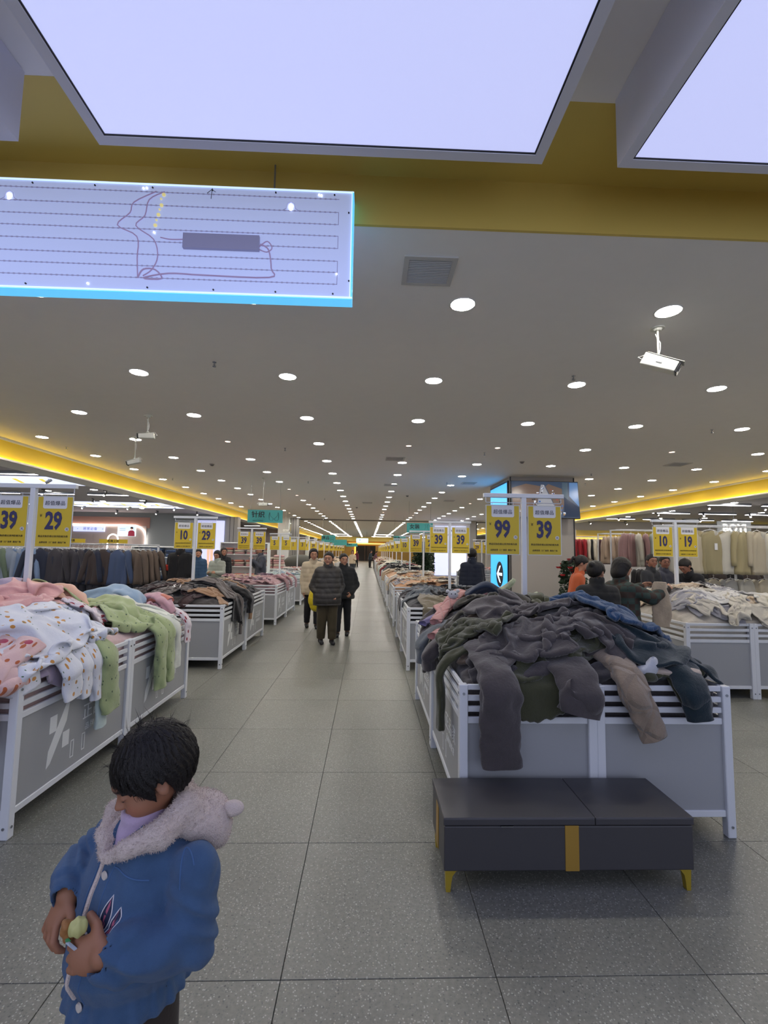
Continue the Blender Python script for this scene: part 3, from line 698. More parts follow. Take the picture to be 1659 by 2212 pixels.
# ================================================================ department signs
def dept(x, y, z0, w, h, s, en, lab, icon=None, rz=0):
    r = MB().box(-w/2, 0, 0, w/2, .02, h, bev=.002).obj('department_sign', TEAL, None, (x, y, z0), (0, 0, rz)); tag(r, lab, 'sign', 'teal hanging department signs')
    for t in (-.42, .42): MB().tube([(w*t, .01, h), (w*t, .01, ZC-z0)], .004, 5).obj('wire', GREYM, r)
    text('lettering', s, h*.52, BLACKI, r, (-w*.2, -.002, h*.60), bold=.02)
    if en: text('lettering', en, h*.15, BLACKI, r, (-w*.2, -.002, h*.14), bold=.01, space=1.2)
    ic = MB()
    if icon == 'knit':
        for s_ in (-1, 1):
            c = w*.25
            ic.tube([(c+s_*.01*w, -.004, h*.33)]+[(c+s_*(.075*w-.06*w*math.cos(a)), -.004, h*(.34-.18*math.sin(a))) for a in np.linspace(.3, math.pi, 8)]+[(c+s_*.12*w, -.004, h*.82), (c+s_*.145*w, -.004, h*.6), (c+s_*.135*w, -.004, h*.36)], .0035, 5)
            ic.tube([(c+s_*.015*w, -.004, h*.3), (c+s_*.05*w, -.004, h*.42), (c+s_*.10*w, -.004, h*.55), (c+s_*.115*w, -.004, h*.8)], .0035, 5)
    elif icon == 'dress':
        c = w*.25
        ic.tube([(c-.05*w, -.004, h*.85), (c-.03*w, -.004, h*.6), (c-.09*w, -.004, h*.15), (c+.09*w, -.004, h*.15), (c+.03*w, -.004, h*.6), (c+.05*w, -.004, h*.85)], .004, 5)
    elif icon == 'bed':
        c = w*.25
        ic.tube([(c-.1*w, -.004, h*.2), (c-.1*w, -.004, h*.7), (c+.1*w, -.004, h*.7), (c+.1*w, -.004, h*.2)], .006, 5); ic.tube([(c-.1*w, -.004, h*.42), (c+.1*w, -.004, h*.42)], .006, 5)
    if ic.v: ic.obj('line_icon', BLACKI, r)
dept(-3.135, 14.0, 2.375, 1.05, .385, '针织', 'KNITTING', 'teal hanging sign reading 针织 KNITTING with underwear icon', 'knit')
dept(2.1, 19.0, 2.36, 1.08, .40, '女装', '', 'teal hanging sign reading 女装 with a dress icon', 'dress')
dept(-2.6, 30.0, 2.09, .9, .46, '床品', '', 'teal hanging sign reading 床品 with a bed icon', 'bed')
dept(-2.2, 33.0, 1.95, .8, .4, '↖', '', 'teal hanging sign with an arrow behind the bedding sign')
dept(-2.05, 36.0, 2.0, .7, .42, '家纺', '', 'teal hanging sign reading 家纺 farther along the left')
dept(-1.75, 48.0, 2.0, 1.2, .35, '男装区', '', 'dark teal hanging sign far back on the left')
dept(2.0, 30.0, 2.12, .8, .46, '内衣', '', 'teal hanging sign in the distance left of the 女装 sign')
# cyan arrow sign on the right
o = dept(2.3, 26.5, 1.98, .8, .22, '←', '', 'small teal arrow sign far along the right side')

# ================================================================ cctv cameras, vents, detectors, sprinklers
def cctv(x, y, drop, rz, pitch, lab, L=.2):
    r = empty('security_camera', (x, y, ZC)); tag(r, lab, 'security camera', 'ceiling security cameras')
    CB = mat('camera housing cream', '#dcdcd0', .4)
    MB().cyl((0, 0, -.012), .06, .012, 20).cyl((0, 0, -.03), .028, .018, 14, r2=.04).obj('ceiling_plate', CB, r)
    MB().tube([(0, 0, -.03), (0, 0, -drop)], .0095, 8).obj('drop_pole', CB, r, smooth=True)
    MB().tube([(-.02, 0, -.06), (.0, .012, -.09), (.022, .0, -.14), (.02, 0, -.2), (.005, 0, -.26)], .004, 6).obj('cable', WHITE, r, smooth=True)
    MB().box(-.012, -.02, -drop-.02, .03, .02, -drop+.02, bev=.004).obj('swivel_joint', CB, r)
    b = empty('camera_body', (0, 0, -drop-.05)); b.parent = r; b.rotation_euler = (0, pitch, rz)
    w, h = L*.19, L*.18
    pts = [(-L*.45, h), (L*.5, h*.9), (L*.5, -h*.75), (-L*.45, -h)]
    m = MB().poly(pts, -w, w); o = m.obj('housing', CB, b); md = o.modifiers.new('b', 'BEVEL'); md.width = .008; md.segments = 2
    MB().box(L*.5+.0005, -w*.92, -h*.85, L*.5+.02, w*.92, h*.9, bev=.006).obj('front_face', DARK, b)
    MB().box(-L*.4, -w-.003, h+.001, L*.62, w+.003, h+.006, bev=.002).obj('sun_shield', CB, b)
    MB().cyl((L*.5+.02, 0, 0), .018, .006, 14, 'x').obj('lens', CHROME, b)
    MB().tube([(-L*.45, .0, 0), (-L*.62, .01, .01), (-L*.5, .03, .05), (-.02, .01, .05)], .004, 6).obj('cable', WHITE, b, smooth=True)
    MB().box(-.02, -w-.0045, -.005, .03, -w-.001, .008).obj('printed_mark', GREYM, b)
cctv(2.6, 3.98, .29, -.6, .5, 'white security camera hanging from the ceiling at upper right', .31)
cctv(-3.52, 7.27, .28, math.pi+.25, .1, 'nearer of two white security cameras at upper left', .24)
cctv(-4.45, 8.77, .42, math.pi+.1, .3, 'farther of two white security cameras at upper left, hung lower', .24)
cctv(-3.1, 13.5, .72, .2, .0, 'white security camera in front of the teal knitting sign', .26)
cctv(-4.3, 24.0, 1.05, .2, 0, 'white security camera beside the white square pillar', .35)
def vent(x0, y0, x1, y1, lab, n=13):
    r = MB().box(x0, y0, ZC-.012, x1, y0+.035, ZC-.001).box(x0, y1-.035, ZC-.012, x1, y1, ZC-.001).box(x0, y0+.035, ZC-.012, x0+.035, y1-.035, ZC-.001).box(x1-.035, y0+.035, ZC-.012, x1, y1-.035, ZC-.001).obj('air_vent', mat('vent frame grey', '#c9c6c1', .5))
    tag(r, lab, 'vent', 'square ceiling air vents')
    MB().box(x0+.03, y0+.03, ZC-.003, x1-.03, y1-.03, ZC-.001).obj('dark_backing', mat('vent dark', '#4c4a48', .8), r)
    for k in range(n):
        y = y0+.035+(y1-y0-.07)*(k+.5)/n
        MB().add([(x0+.035, y-.006, ZC-.003), (x1-.035, y-.006, ZC-.003), (x1-.035, y+.001, ZC-.010), (x0+.035, y+.001, ZC-.010), (x0+.035, y-.004, ZC-.002), (x1-.035, y-.004, ZC-.002), (x1-.035, y+.003, ZC-.009), (x0+.035, y+.003, ZC-.009)],
                 [[0, 1, 2, 3], [4, 7, 6, 5], [0, 4, 5, 1], [3, 2, 6, 7], [0, 3, 7, 4], [1, 5, 6, 2]]).obj('louvre', MATS['vent frame grey'], r)
vent(.215, 3.07, .595, 3.42, 'square louvred air vent near the lit sign box', 14)
for i, (x, y) in enumerate(((.35, 10.0), (.45, 14.1), (2.75, 13.4), (6.75, 9.9), (-.3, 19.6), (3.0, 18.2))):
    vent(x, y, x+.42, y+.42, ['ceiling air vent above the aisle, second from the front', 'ceiling air vent above the aisle, third from the front', 'ceiling air vent lit blue near the column', 'ceiling air vent right of the column', 'ceiling air vent above the aisle, far', 'ceiling air vent before the poster wall'][i], 6)
def sprinkler(x, y):
    r = MB().cyl((0, 0, -.006), .022, .005, 14).cyl((0, 0, -.05), .008, .044, 8).cyl((0, 0, -.056), .02, .004, 12).obj('sprinkler', CHROME, None, (x, y, ZC))
    MB().tube([(-.012, 0, -.03), (-.015, 0, -.045), (-.006, 0, -.054)], .002, 5).obj('yoke', CHROME, r); MB().tube([(.012, 0, -.03), (.015, 0, -.045), (.006, 0, -.054)], .002, 5).obj('yoke', CHROME, r)
    tag(r, 'small metal ceiling sprinkler between the downlights', 'sprinkler', 'ceiling sprinklers')
for p in ((-1.76, 5.06), (2.35, 5.16), (-1.75, 9.39), (2.37, 9.39), (5.59, 7.25), (-6.4, 9.8), (-1.87, 13.97), (2.3, 13.6), (-5.9, 13.9), (6.3, 13.2), (5.7, 11.6), (-1.8, 18.5)): sprinkler(*p)
for (x, y, lab) in ((-3.9, 11.4, 'round grey smoke detector left of centre'), (3.43, 10.2, 'round grey smoke detector above the column front'), (-.6, 22, 'round dark smoke detector over the middle of the aisle'), (1.4, 17.0, 'round grey smoke detector over the right bins')):
    r = MB().cyl((x, y, ZC-.02), .055, .019, 18).obj('smoke_detector', mat('detector grey', '#a7a29a', .6)); tag(r, lab, 'smoke detector', 'ceiling smoke detectors')
    MB().cyl((x, y, ZC-.045), .03, .025, 14, r2=.045).obj('sensor_head', mat('detector dark', '#6d6963', .6), r)

# ================================================================ hanging clothes
def hang_garment(wid, h, seed, sleeve=.0, thick=.05, flare=1.1):
    rnd = random.Random(seed); n = 36; rings = 12; v = []; f = []
    ph = [rnd.uniform(0, 6.28) for _ in range(4)]
    for j in range(rings):
        t = j/(rings-1); z = -h*t
        sh = min(1, (t/.12)) ** .5 if t < .12 else 1
        w = wid/2*(.35+.65*sh)*(1+(flare-1)*t); th = thick*(.5+.7*min(1, t*5))*(1+.2*t)
        if j == 0: z = -.0
        for i in range(n):
            a = 2*math.pi*i/n; ca, sa = math.cos(a), math.sin(a)
            x = w*math.copysign(abs(ca)**.8, ca); y = th*sa
            y += (.012+.018*t)*(math.sin(x*38+ph[0]+2*t)+.6*math.sin(x*63+ph[1]-t))*min(1, t*3)*(1 if sa > 0 else 1)
            x += .012*math.sin(z*14+ph[2])*t
            zz = z-(abs(x)/max(w, .01))**2*.06*(1-min(1, t*4))+.008*math.sin(x*40+ph[3])*t
            v.append((x, y, zz))
    for j in range(rings-1): f += [[j*n+i, j*n+(i+1) % n, (j+1)*n+(i+1) % n, (j+1)*n+i][::-1] for i in range(n)]
    f.append(list(range(n))); f.append([(rings-1)*n+i for i in range(n)][::-1])
    return MB().add(v, f)
def sleeve_mb(side, wid, L, seed, spread=.1):
    rnd = random.Random(seed); x0 = side*wid/2*.92
    pts = [(x0*.9, 0, -.035), (x0+side*.03, .0, -.10)]
    for k in range(1, 7): t = k/6; pts.append((x0+side*(.035+spread*t), -.015+.02*math.sin(3*t+seed), -.10-L*t))
    return MB().tube(pts, [.05, .055, .052, .05, .047, .045, .043, .04], 9)
HANG = MB(); HANG.tube([(-.18, 0, -.03), (-.1, 0, 0), (0, 0, .02), (.1, 0, 0), (.18, 0, -.03)], .006, 5); HANG.tube([(0, 0, .02), (0, 0, .05), (.018, 0, .07), (0, 0, .09), (-.015, 0, .075)], .0025, 5)
hang_me = HANG.me('hanger', True); hang_me.materials.append(WHITE)
GM = {}
def gmesh(kind, seed):
    k = (kind, seed)
    if k not in GM:
        if kind == 'top': GM[k] = (hang_garment(.42, .62, seed).me('shirt', True), sleeve_mb(-1, .42, .48, seed).me('sleeve', True), sleeve_mb(1, .42, .48, seed+1).me('sleeve', True))
        if kind == 'coat': GM[k] = (hang_garment(.5, .80, seed, thick=.085, flare=1.15).me('coat', True), sleeve_mb(-1, .5, .55, seed, .06).me('sleeve', True), sleeve_mb(1, .5, .55, seed+1, .06).me('sleeve', True))
        if kind == 'legs':
            m = MB()
            for s in (-1, 1): m.tube([(s*.05, 0, -.0), (s*.085, .01, -.2), (s*.10, 0, -.5), (s*.10, -.01, -.62)], [.075, .08, .07, .06], 10)
            GM[k] = (m.me('trousers', True),)
    return GM[k]
def fabric(name, col, sc=180, st=.25, **k): return mat(name, col, .9, bump=(sc, st, .002), sheen=.15, var=.05, **k)
def hung(kind, x, y, z, mc, seed, lab, grp, cat, rz=0, legs=None, sc=1):
    r = empty('hanging_'+{'top': 'pajamas', 'coat': 'coat'}[kind], (x, y, z), rz); r.scale = (sc, sc, sc); tag(r, lab, cat, grp)
    def lk(nm, me, loc):
        me2 = me.copy() if False else me
        o = bpy.data.objects.new(nm, me2); COL.objects.link(o); o.parent = r; o.location = loc
        if len(me2.materials) == 0: me2.materials.append(None)
        o.material_slots[0].link = 'OBJECT'; o.material_slots[0].material = mc if nm != 'trousers' else legs
        return o
    link('hanger', hang_me, r, None, (0, 0, 0))
    b, s1, s2 = gmesh(kind, seed % 4)
    lk('coat' if kind == 'coat' else 'shirt', b, (0, 0, -.0)); lk('sleeve', s1, (0, 0, 0)); lk('sleeve', s2, (0, 0, 0))
    if legs is not None: lk('trousers', gmesh('legs', seed % 2)[0], (.02, .03, -.50))
    return r
rack_cols = [('sage green', '#5f6e5c'), ('sage green', '#56645a'), ('pale blue grey', '#8f9aab'), ('dusty blue', '#7186a6'), ('navy', '#242a3c'), ('charcoal', '#37343a'), ('dark brown', '#3a3130'), ('slate blue', '#3c4a66'), ('mouse brown', '#5c4f45')]
TROU = fabric('charcoal trousers cloth', '#2b2a2f'); TROU2 = fabric('grey trousers cloth', '#4b4d50')
random.seed(11)
for i in range(13):
    nm, c = rack_cols[[0, 0, 0, 1, 2, 3, 4, 5, 5, 4, 6, 7, 8][i]]
    x = -7.55+i*.275
    for j in range(4):
        m = fabric('cloth '+nm+' %d' % (j % 2), c, objvar=.12)
        hung('top', x+.045*j, 8.55+.09*j, 1.53, m, i+j, f"{nm} pajama set on the left rack, {ORD[i]} cluster from the left, {('front', 'second', 'third', 'rear')[j]} hanger", f'{nm} pajama sets on the left rack', 'pajamas', random.uniform(-.3, .3), TROU if i > 5 or i % 2 else TROU2, random.uniform(.95, 1.03))
def rack(x0, x1, y, z, lab, levels=1):
    r = empty('clothes_rack', (x0, y, 0)); tag(r, lab, 'clothes rack')
    n = max(2, int((x1-x0)/1.5)+1)
    for k in range(n):
        xx = (x1-x0)*k/(n-1)
        MB().box(xx-.015, .29, 0, xx+.015, .32, z+.1).obj('upright', POST, r)
        MB().box(xx-.015, -.15, .02, xx+.015, .45, .05).obj('foot', POST, r)
    MB().tube([(0, .3, z+.085), (x1-x0, .3, z+.085)], .013, 8).obj('rail', POST, r, smooth=True)
    MB().tube([(0, 0, z+.09), (x1-x0, 0, z+.09)], .011, 8).obj('rail', POST, r, smooth=True)
    for k in range(n):
        xx = (x1-x0)*k/(n-1); MB().tube([(xx, 0, z+.09), (xx, .3, z+.085)], .008, 6).obj('arm', POST, r)
    return r
rack(-7.8, -3.95, 8.55, 1.53, 'long white rack of knitted pajama sets on the left')
for i, (x, w_) in enumerate(((-6.2, .5), (-5.65, .55), (-4.85, .5))):
    o = MB().box(x, 8.50, 1.64, x+w_, 8.51, 1.71).obj('shelf_label', YSIGN); tag(o, ['yellow promotion strip above the left rack, leftmost', 'orange yellow promotion strip above the left rack, middle', 'yellow promotion strip above the left rack, rightmost'][i], 'label')
    MB().box(x+.05, 8.51, 1.60, x+.06, 8.515, 1.66).box(x+w_-.06, 8.51, 1.60, x+w_-.05, 8.515, 1.66).obj('clip', POST, o)
    text('lettering', ['特价专区', '全场特惠', '新款上市'][i], .05, INK, o, (x+w_/2, 8.498, 1.675), bold=.02)
# right racks
def coats(seq, x0, dx, y, z, side_lab, sc=1, rz=0, dy=0):
    for i, (nm, c) in enumerate(seq):
        m = fabric('coat '+nm, c, objvar=.08)
        o = hung('coat', x0+dx*i, y+dy*i, z, m, i, f'{nm} {side_lab}, {ORD[i]} from its left end', f'{nm} {side_lab}', 'coat', rz+random.uniform(-.25, .25), None, sc)
        if i % 2 == 0 and 'cream' in nm:
            q = MB().box(-.03, -.125, -.36, .03, -.122, -.24).obj('paper_tag', SIGNW, o)
CR, KH_, WH_ = ('cream', '#b4aa93'), ('khaki cream', '#9a8f6c'), ('off white', '#b5b1a4')
coats([WH_, CR, KH_, WH_, KH_, CR, WH_, KH_, CR], 5.75, .30, 8.4, 2.06, 'quilted coat hanging on the right front rack', 1.0, .25)
coats([('dusty pink', '#8f6f6e'), ('dusty pink', '#8f6f6e'), WH_, ('dusty pink', '#8f6f6e'), ('mint grey', '#97a096'), ('mint grey', '#97a096'), WH_, ('dusty pink', '#8f6f6e'), ('dusty pink', '#8f6f6e')], 5.95, .17, 10.6, 2.08, 'coat hanging on the right middle rack', .95, .9)
coats([('beige striped', '#a08c7a')]*7, 6.75, .10, 13.0, 2.1, 'jacket hanging on the right back rack', .95, 1.2)
coats([('bright red', '#8f1a24')]*4+[('ivory', '#c9c0ae'), ('black', '#141216'), ('ivory', '#c9c0ae')]+[('dark wine', '#35121f')]*5, 6.75, .12, 15.0, 2.08, 'jacket hanging on the far right rack', 1.0, 1.0)
coats([WH_, CR, ('grey white', '#a5a39c')]*2, 6.2, .33, 8.6, 1.16, 'jacket on the lower rail of the right rack', .8, .3)
coats([('black', '#141216'), ('dark brown', '#3a3130')]*4, 5.6, .33, 9.4, 1.30, 'garment on the dark lower rail at the right', .9, .3)
rack(5.5, 8.6, 8.4, 2.06, 'white rack of cream coats at the right'); rack(5.8, 7.7, 10.6, 2.08, 'white rack of pink and mint coats'); rack(6.6, 8.4, 15.0, 2.08, 'white rack of red and wine jackets'); rack(6.7, 7.6, 13, 2.1, 'white rack of beige jackets')
# lit letters far right
tb = empty('lit_letters', (12.6, 15.5, 2.55)); tag(tb, 'white glowing shop letters at the right edge', 'sign'); text('lettering', 'BOYI', .38, PURE, tb, (0, 0, 0), bold=.01)
text('lettering', '童装馆', .16, PURE, tb, (0, 0, -.26)); MB().box(-.6, .02, -.4, .6, .06, .25).obj('backing_board', GW, tb); MB().tube([(0, .04, .25), (0, .04, .78)], .01, 5).obj('rod', GREYM, tb)

# ================================================================ shelves with folded stacks, tables
def folded(x, y, z, w, d, n, cols, lab, grp, h=.035):
    for k in range(n):
        nm, c = cols[k % len(cols)]
        m = fabric('folded '+nm, c, objvar=.1); key = ('fold', w, d, h)
        if key not in SHARE:
            b = MB().box(-w/2, -d/2, 0, w/2, d/2, h, bev=h*.42); me = b.me('folded_garment', True); SHARE[key] = me
        o = bpy.data.objects.new('folded_garment', SHARE[key]); COL.objects.link(o)
        if len(SHARE[key].materials) == 0: SHARE[key].materials.append(None)
        o.material_slots[0].link = 'OBJECT'; o.material_slots[0].material = m
        o.location = (x+random.uniform(-.01, .01), y+random.uniform(-.01, .01), z+k*(h+.001)); o.rotation_euler = (0, 0, random.uniform(-.05, .05))
        tag(o, lab.format(nm), 'folded clothes', grp)
def shelf(x0, y, w, h, levels, lab, name='shelf_unit'):
    r = empty(name, (x0, y, 0)); tag(r, lab, 'shelf')
    for a in (0, w-.03): MB().box(a, 0, 0, a+.03, .4, h).obj('side_panel', WHITE, r)
    MB().box(.03, .38, .05, w-.03, .4, h).obj('back_panel', WHITE, r)
    for z in levels: MB().box(.03, 0, z-.02, w-.03, .379, z).obj('shelf_board', WHITE, r)
    return r
shelf(-6.95, 13.8, 1.9, 1.62, (.1, .5, .9, 1.3, 1.6), 'white shelf unit of blue folded jeans left of the man in black')
BLUES = [('denim blue', '#43587c'), ('pale denim', '#6b7fa0'), ('dark denim', '#27334c')]
for i in range(4):
    for z in (.1, .5, .9, 1.3): folded(-6.7+i*.45, 13.98, z, .34, .3, 4+(i % 2), BLUES, '{} folded clothes stacked on the shelf unit left of the man in black', 'folded denim on the left shelf unit', .05)
shelf(-4.95, 15.6, 1.6, 1.8, (.1, .55, 1.0, 1.4, 1.78), 'white shelf unit of pink goods behind the woman in blue')
PK = [('pink', '#b98d8d'), ('cream', '#c3b8a8'), ('coral', '#b06e60')]
for i in range(4):
    for z in (.1, .55, 1.0, 1.4): folded(-4.7+i*.38, 15.78, z, .3, .3, 3, PK, '{} folded goods on the shelf unit behind the woman in blue', 'folded pink goods on the left shelf unit', .07)
def table(x0, y0, w, d, h, lab):
    r = empty('display_table', (x0, y0, 0)); tag(r, lab, 'table')
    MB().box(0, 0, h-.04, w, d, h, bev=.004).obj('table_top', WHITE, r)
    for a in (0, w-.05):
        for b in (0, d-.05): MB().box(a, b, 0, a+.05, b+.05, h-.04).obj('leg', POST, r)
    MB().box(.05, .02, .1, w-.05, .03, h-.04).obj('front_panel', PANELM, r)
table(-6.0, 19.0, 2.6, 1.0, .8, 'white table stacked with pink bedding behind the man in grey')
for i in range(6): folded(-5.8+i*.42, 19.4, .80, .38, .5, 4+(i*7) % 3, [('pink', '#b98d8d'), ('cream', '#c3b8a8'), ('rose', '#c19a98')], '{} folded bedding on the table behind the man in grey', 'folded bedding on the white table', .09)
# grey rolled quilt lying over a stand between bins at left
def roll():
    pts = [(-3.55+.19*k, 19.95+.02*k, .98+.10*math.sin(k*.55)+.012*k) for k in range(9)]
    o = MB().tube(pts, [.16, .24, .27, .26, .27, .25, .22, .2, .12], 14).obj('rolled_quilt', fabric('grey quilt', '#5d5d57'), smooth=True); tag(o, 'long grey rolled quilt lying on a rack left of the aisle', 'quilt')
    r = empty('low_stand', (-3.7, 19.72, 0)); tag(r, 'low white slatted stand under the grey rolled quilt', 'stand')
    for a in (0, 1.7):
        for b in (0, .6): MB().box(a, b, 0, a+.04, b+.04, .74).obj('leg', POST, r)
    for k in range(4): MB().box(0, .0+.18*k, .741, 1.75, .06+.18*k, .765).obj('slat', POST, r)
roll()
# plants
def plant(x, y, h, rad, n, lab, red=False, seed=1):
    rnd = random.Random(seed); r = empty('potted_plant', (x, y, 0)); tag(r, lab, 'plant')
    MB().cyl((0, 0, 0), .14, .3, 18, r2=.18).obj('pot', mat('dark planter', '#26282a', .6), r)
    MB().tube([(0, 0, .3), (.02, .01, h*.5), (0, 0, h*.9)], .02, 6).obj('stem', mat('bark', '#4b3a2a', .8), r)
    m = MB()
    for _ in range(n):
        a = rnd.uniform(0, 6.28); z = rnd.uniform(.32, h); rr = rad*math.sqrt(rnd.random())*(1-.5*abs(z/h-.5)); c = Vector((rr*math.cos(a), rr*math.sin(a), z))
        d = Vector((math.cos(a)+rnd.uniform(-.6, .6), math.sin(a)+rnd.uniform(-.6, .6), rnd.uniform(-.5, .9))).normalized(); s = d.orthogonal().normalized(); L = rnd.uniform(.05, .10)*(1.7 if h > 1.6 else 1); w = L*.34
        nrm = d.cross(s)*.01
        m.add([c-d*L*.5, c+s*w+nrm, c+d*L*.5, c-s*w+nrm], [[0, 1, 2], [0, 2, 3]])
    o = m.obj('foliage', mat('dark leaves', '#20361f', .5, objvar=.1), r); o['kind'] = 'stuff'
    if red:
        m = MB()
        for _ in range(26):
            a = rnd.uniform(0, 6.28); rr = rad*rnd.uniform(.2, 1); m.cyl((rr*math.cos(a), rr*math.sin(a)-.05, h+rnd.uniform(-.35, .05)), .035, .03, 7, r2=.05)
        o = m.obj('red_blossoms', mat('red blossom', '#a01c20', .6), r); o['kind'] = 'stuff'
plant(3.72, 8.35, 1.45, .27, 1500, 'dark green plant with red blossoms beside the column', True, 3)
for i, (x, y) in enumerate(((2.3, 20.05), (2.6, 21.0))): plant(x, y, 2.0, .42, 1500, ['tall dark artificial bush left of the lit poster, nearer one', 'tall dark artificial bush left of the lit poster, farther one'][i], False, 7+i)
# ================================================================ heaps of garments
CN, CM = 22, 30          # cloth grid
HR = .02                 # height grid step
class Bin:
    """height field of the heap in one bin block; rectangle (x0,y0)-(x1,y1)"""
    def __init__(s, x0, y0, x1, y1, peak, seed, edge=.0, bumps=()):
        s.x0, s.y0, s.x1, s.y1 = x0, y0, x1, y1
        s.nx = int((x1-x0)/HR)+1; s.ny = int((y1-y0)/HR)+1
        X, Y = np.meshgrid(x0+HR*np.arange(s.nx), y0+HR*np.arange(s.ny), indexing='ij')
        u = (X-x0)/(x1-x0); v = (Y-y0)/(y1-y0)
        dome = (np.clip(6*u*(1-u), 0, 1)**.6)*(np.clip(9*v*(1-v), 0, 1)**.6)
        rs = np.random.RandomState(seed); n = 0
        for k in range(9):
            a = rs.uniform(0, 6.28); fr = rs.uniform(3, 9); n = n+np.sin((X*np.cos(a)+Y*np.sin(a))*fr+rs.uniform(0, 6.28))/9
        s.H = BH-.02+edge+peak*dome*(1+.5*n)+.02*n
        for (bx, by, br, bh) in bumps: s.H += bh*np.exp(-((X-bx)**2+(Y-by)**2)/br**2)
        n2 = np.zeros_like(X)
        for k in range(8):
            a = rs.uniform(0, 6.28); fr = rs.uniform(14, 34); n2 += np.sin((X*np.cos(a)+Y*np.sin(a))*fr+2*np.sin(X*6+k)+2*np.sin(Y*5+2*k))
        s.H0 = s.H+.022*(1-np.abs(n2)/3)
    def at(s, x, y):
        i = np.clip((x-s.x0)/HR, 0, s.nx-1.001); j = np.clip((y-s.y0)/HR, 0, s.ny-1.001)
        a = i.astype(int); b = j.astype(int); u = i-a; v = j-b; H = s.H
        return H[a, b]*(1-u)*(1-v)+H[a+1, b]*u*(1-v)+H[a, b+1]*(1-u)*v+H[a+1, b+1]*u*v
    def stamp(s, P, th):
        i = np.round((P[..., 0]-s.x0)/HR).astype(int).ravel(); j = np.round((P[..., 1]-s.y0)/HR).astype(int).ravel(); z = (P[..., 2]+th).ravel()
        ok = (i >= 0) & (j >= 0) & (i < s.nx) & (j < s.ny) & (z > BH-.05)
        T = s.H.copy()
        for di in (-1, 0, 1):
            for dj in (-1, 0, 1):
                a = np.clip(i[ok]+di, 0, s.nx-1); b = np.clip(j[ok]+dj, 0, s.ny-1); np.maximum.at(T, (a, b), z[ok])
        s.H = .35*s.H+.65*T if False else T
        K = s.H; K[1:-1, 1:-1] = (K[1:-1, 1:-1]*2+K[:-2, 1:-1]+K[2:, 1:-1]+K[1:-1, :-2]+K[1:-1, 2:])/6
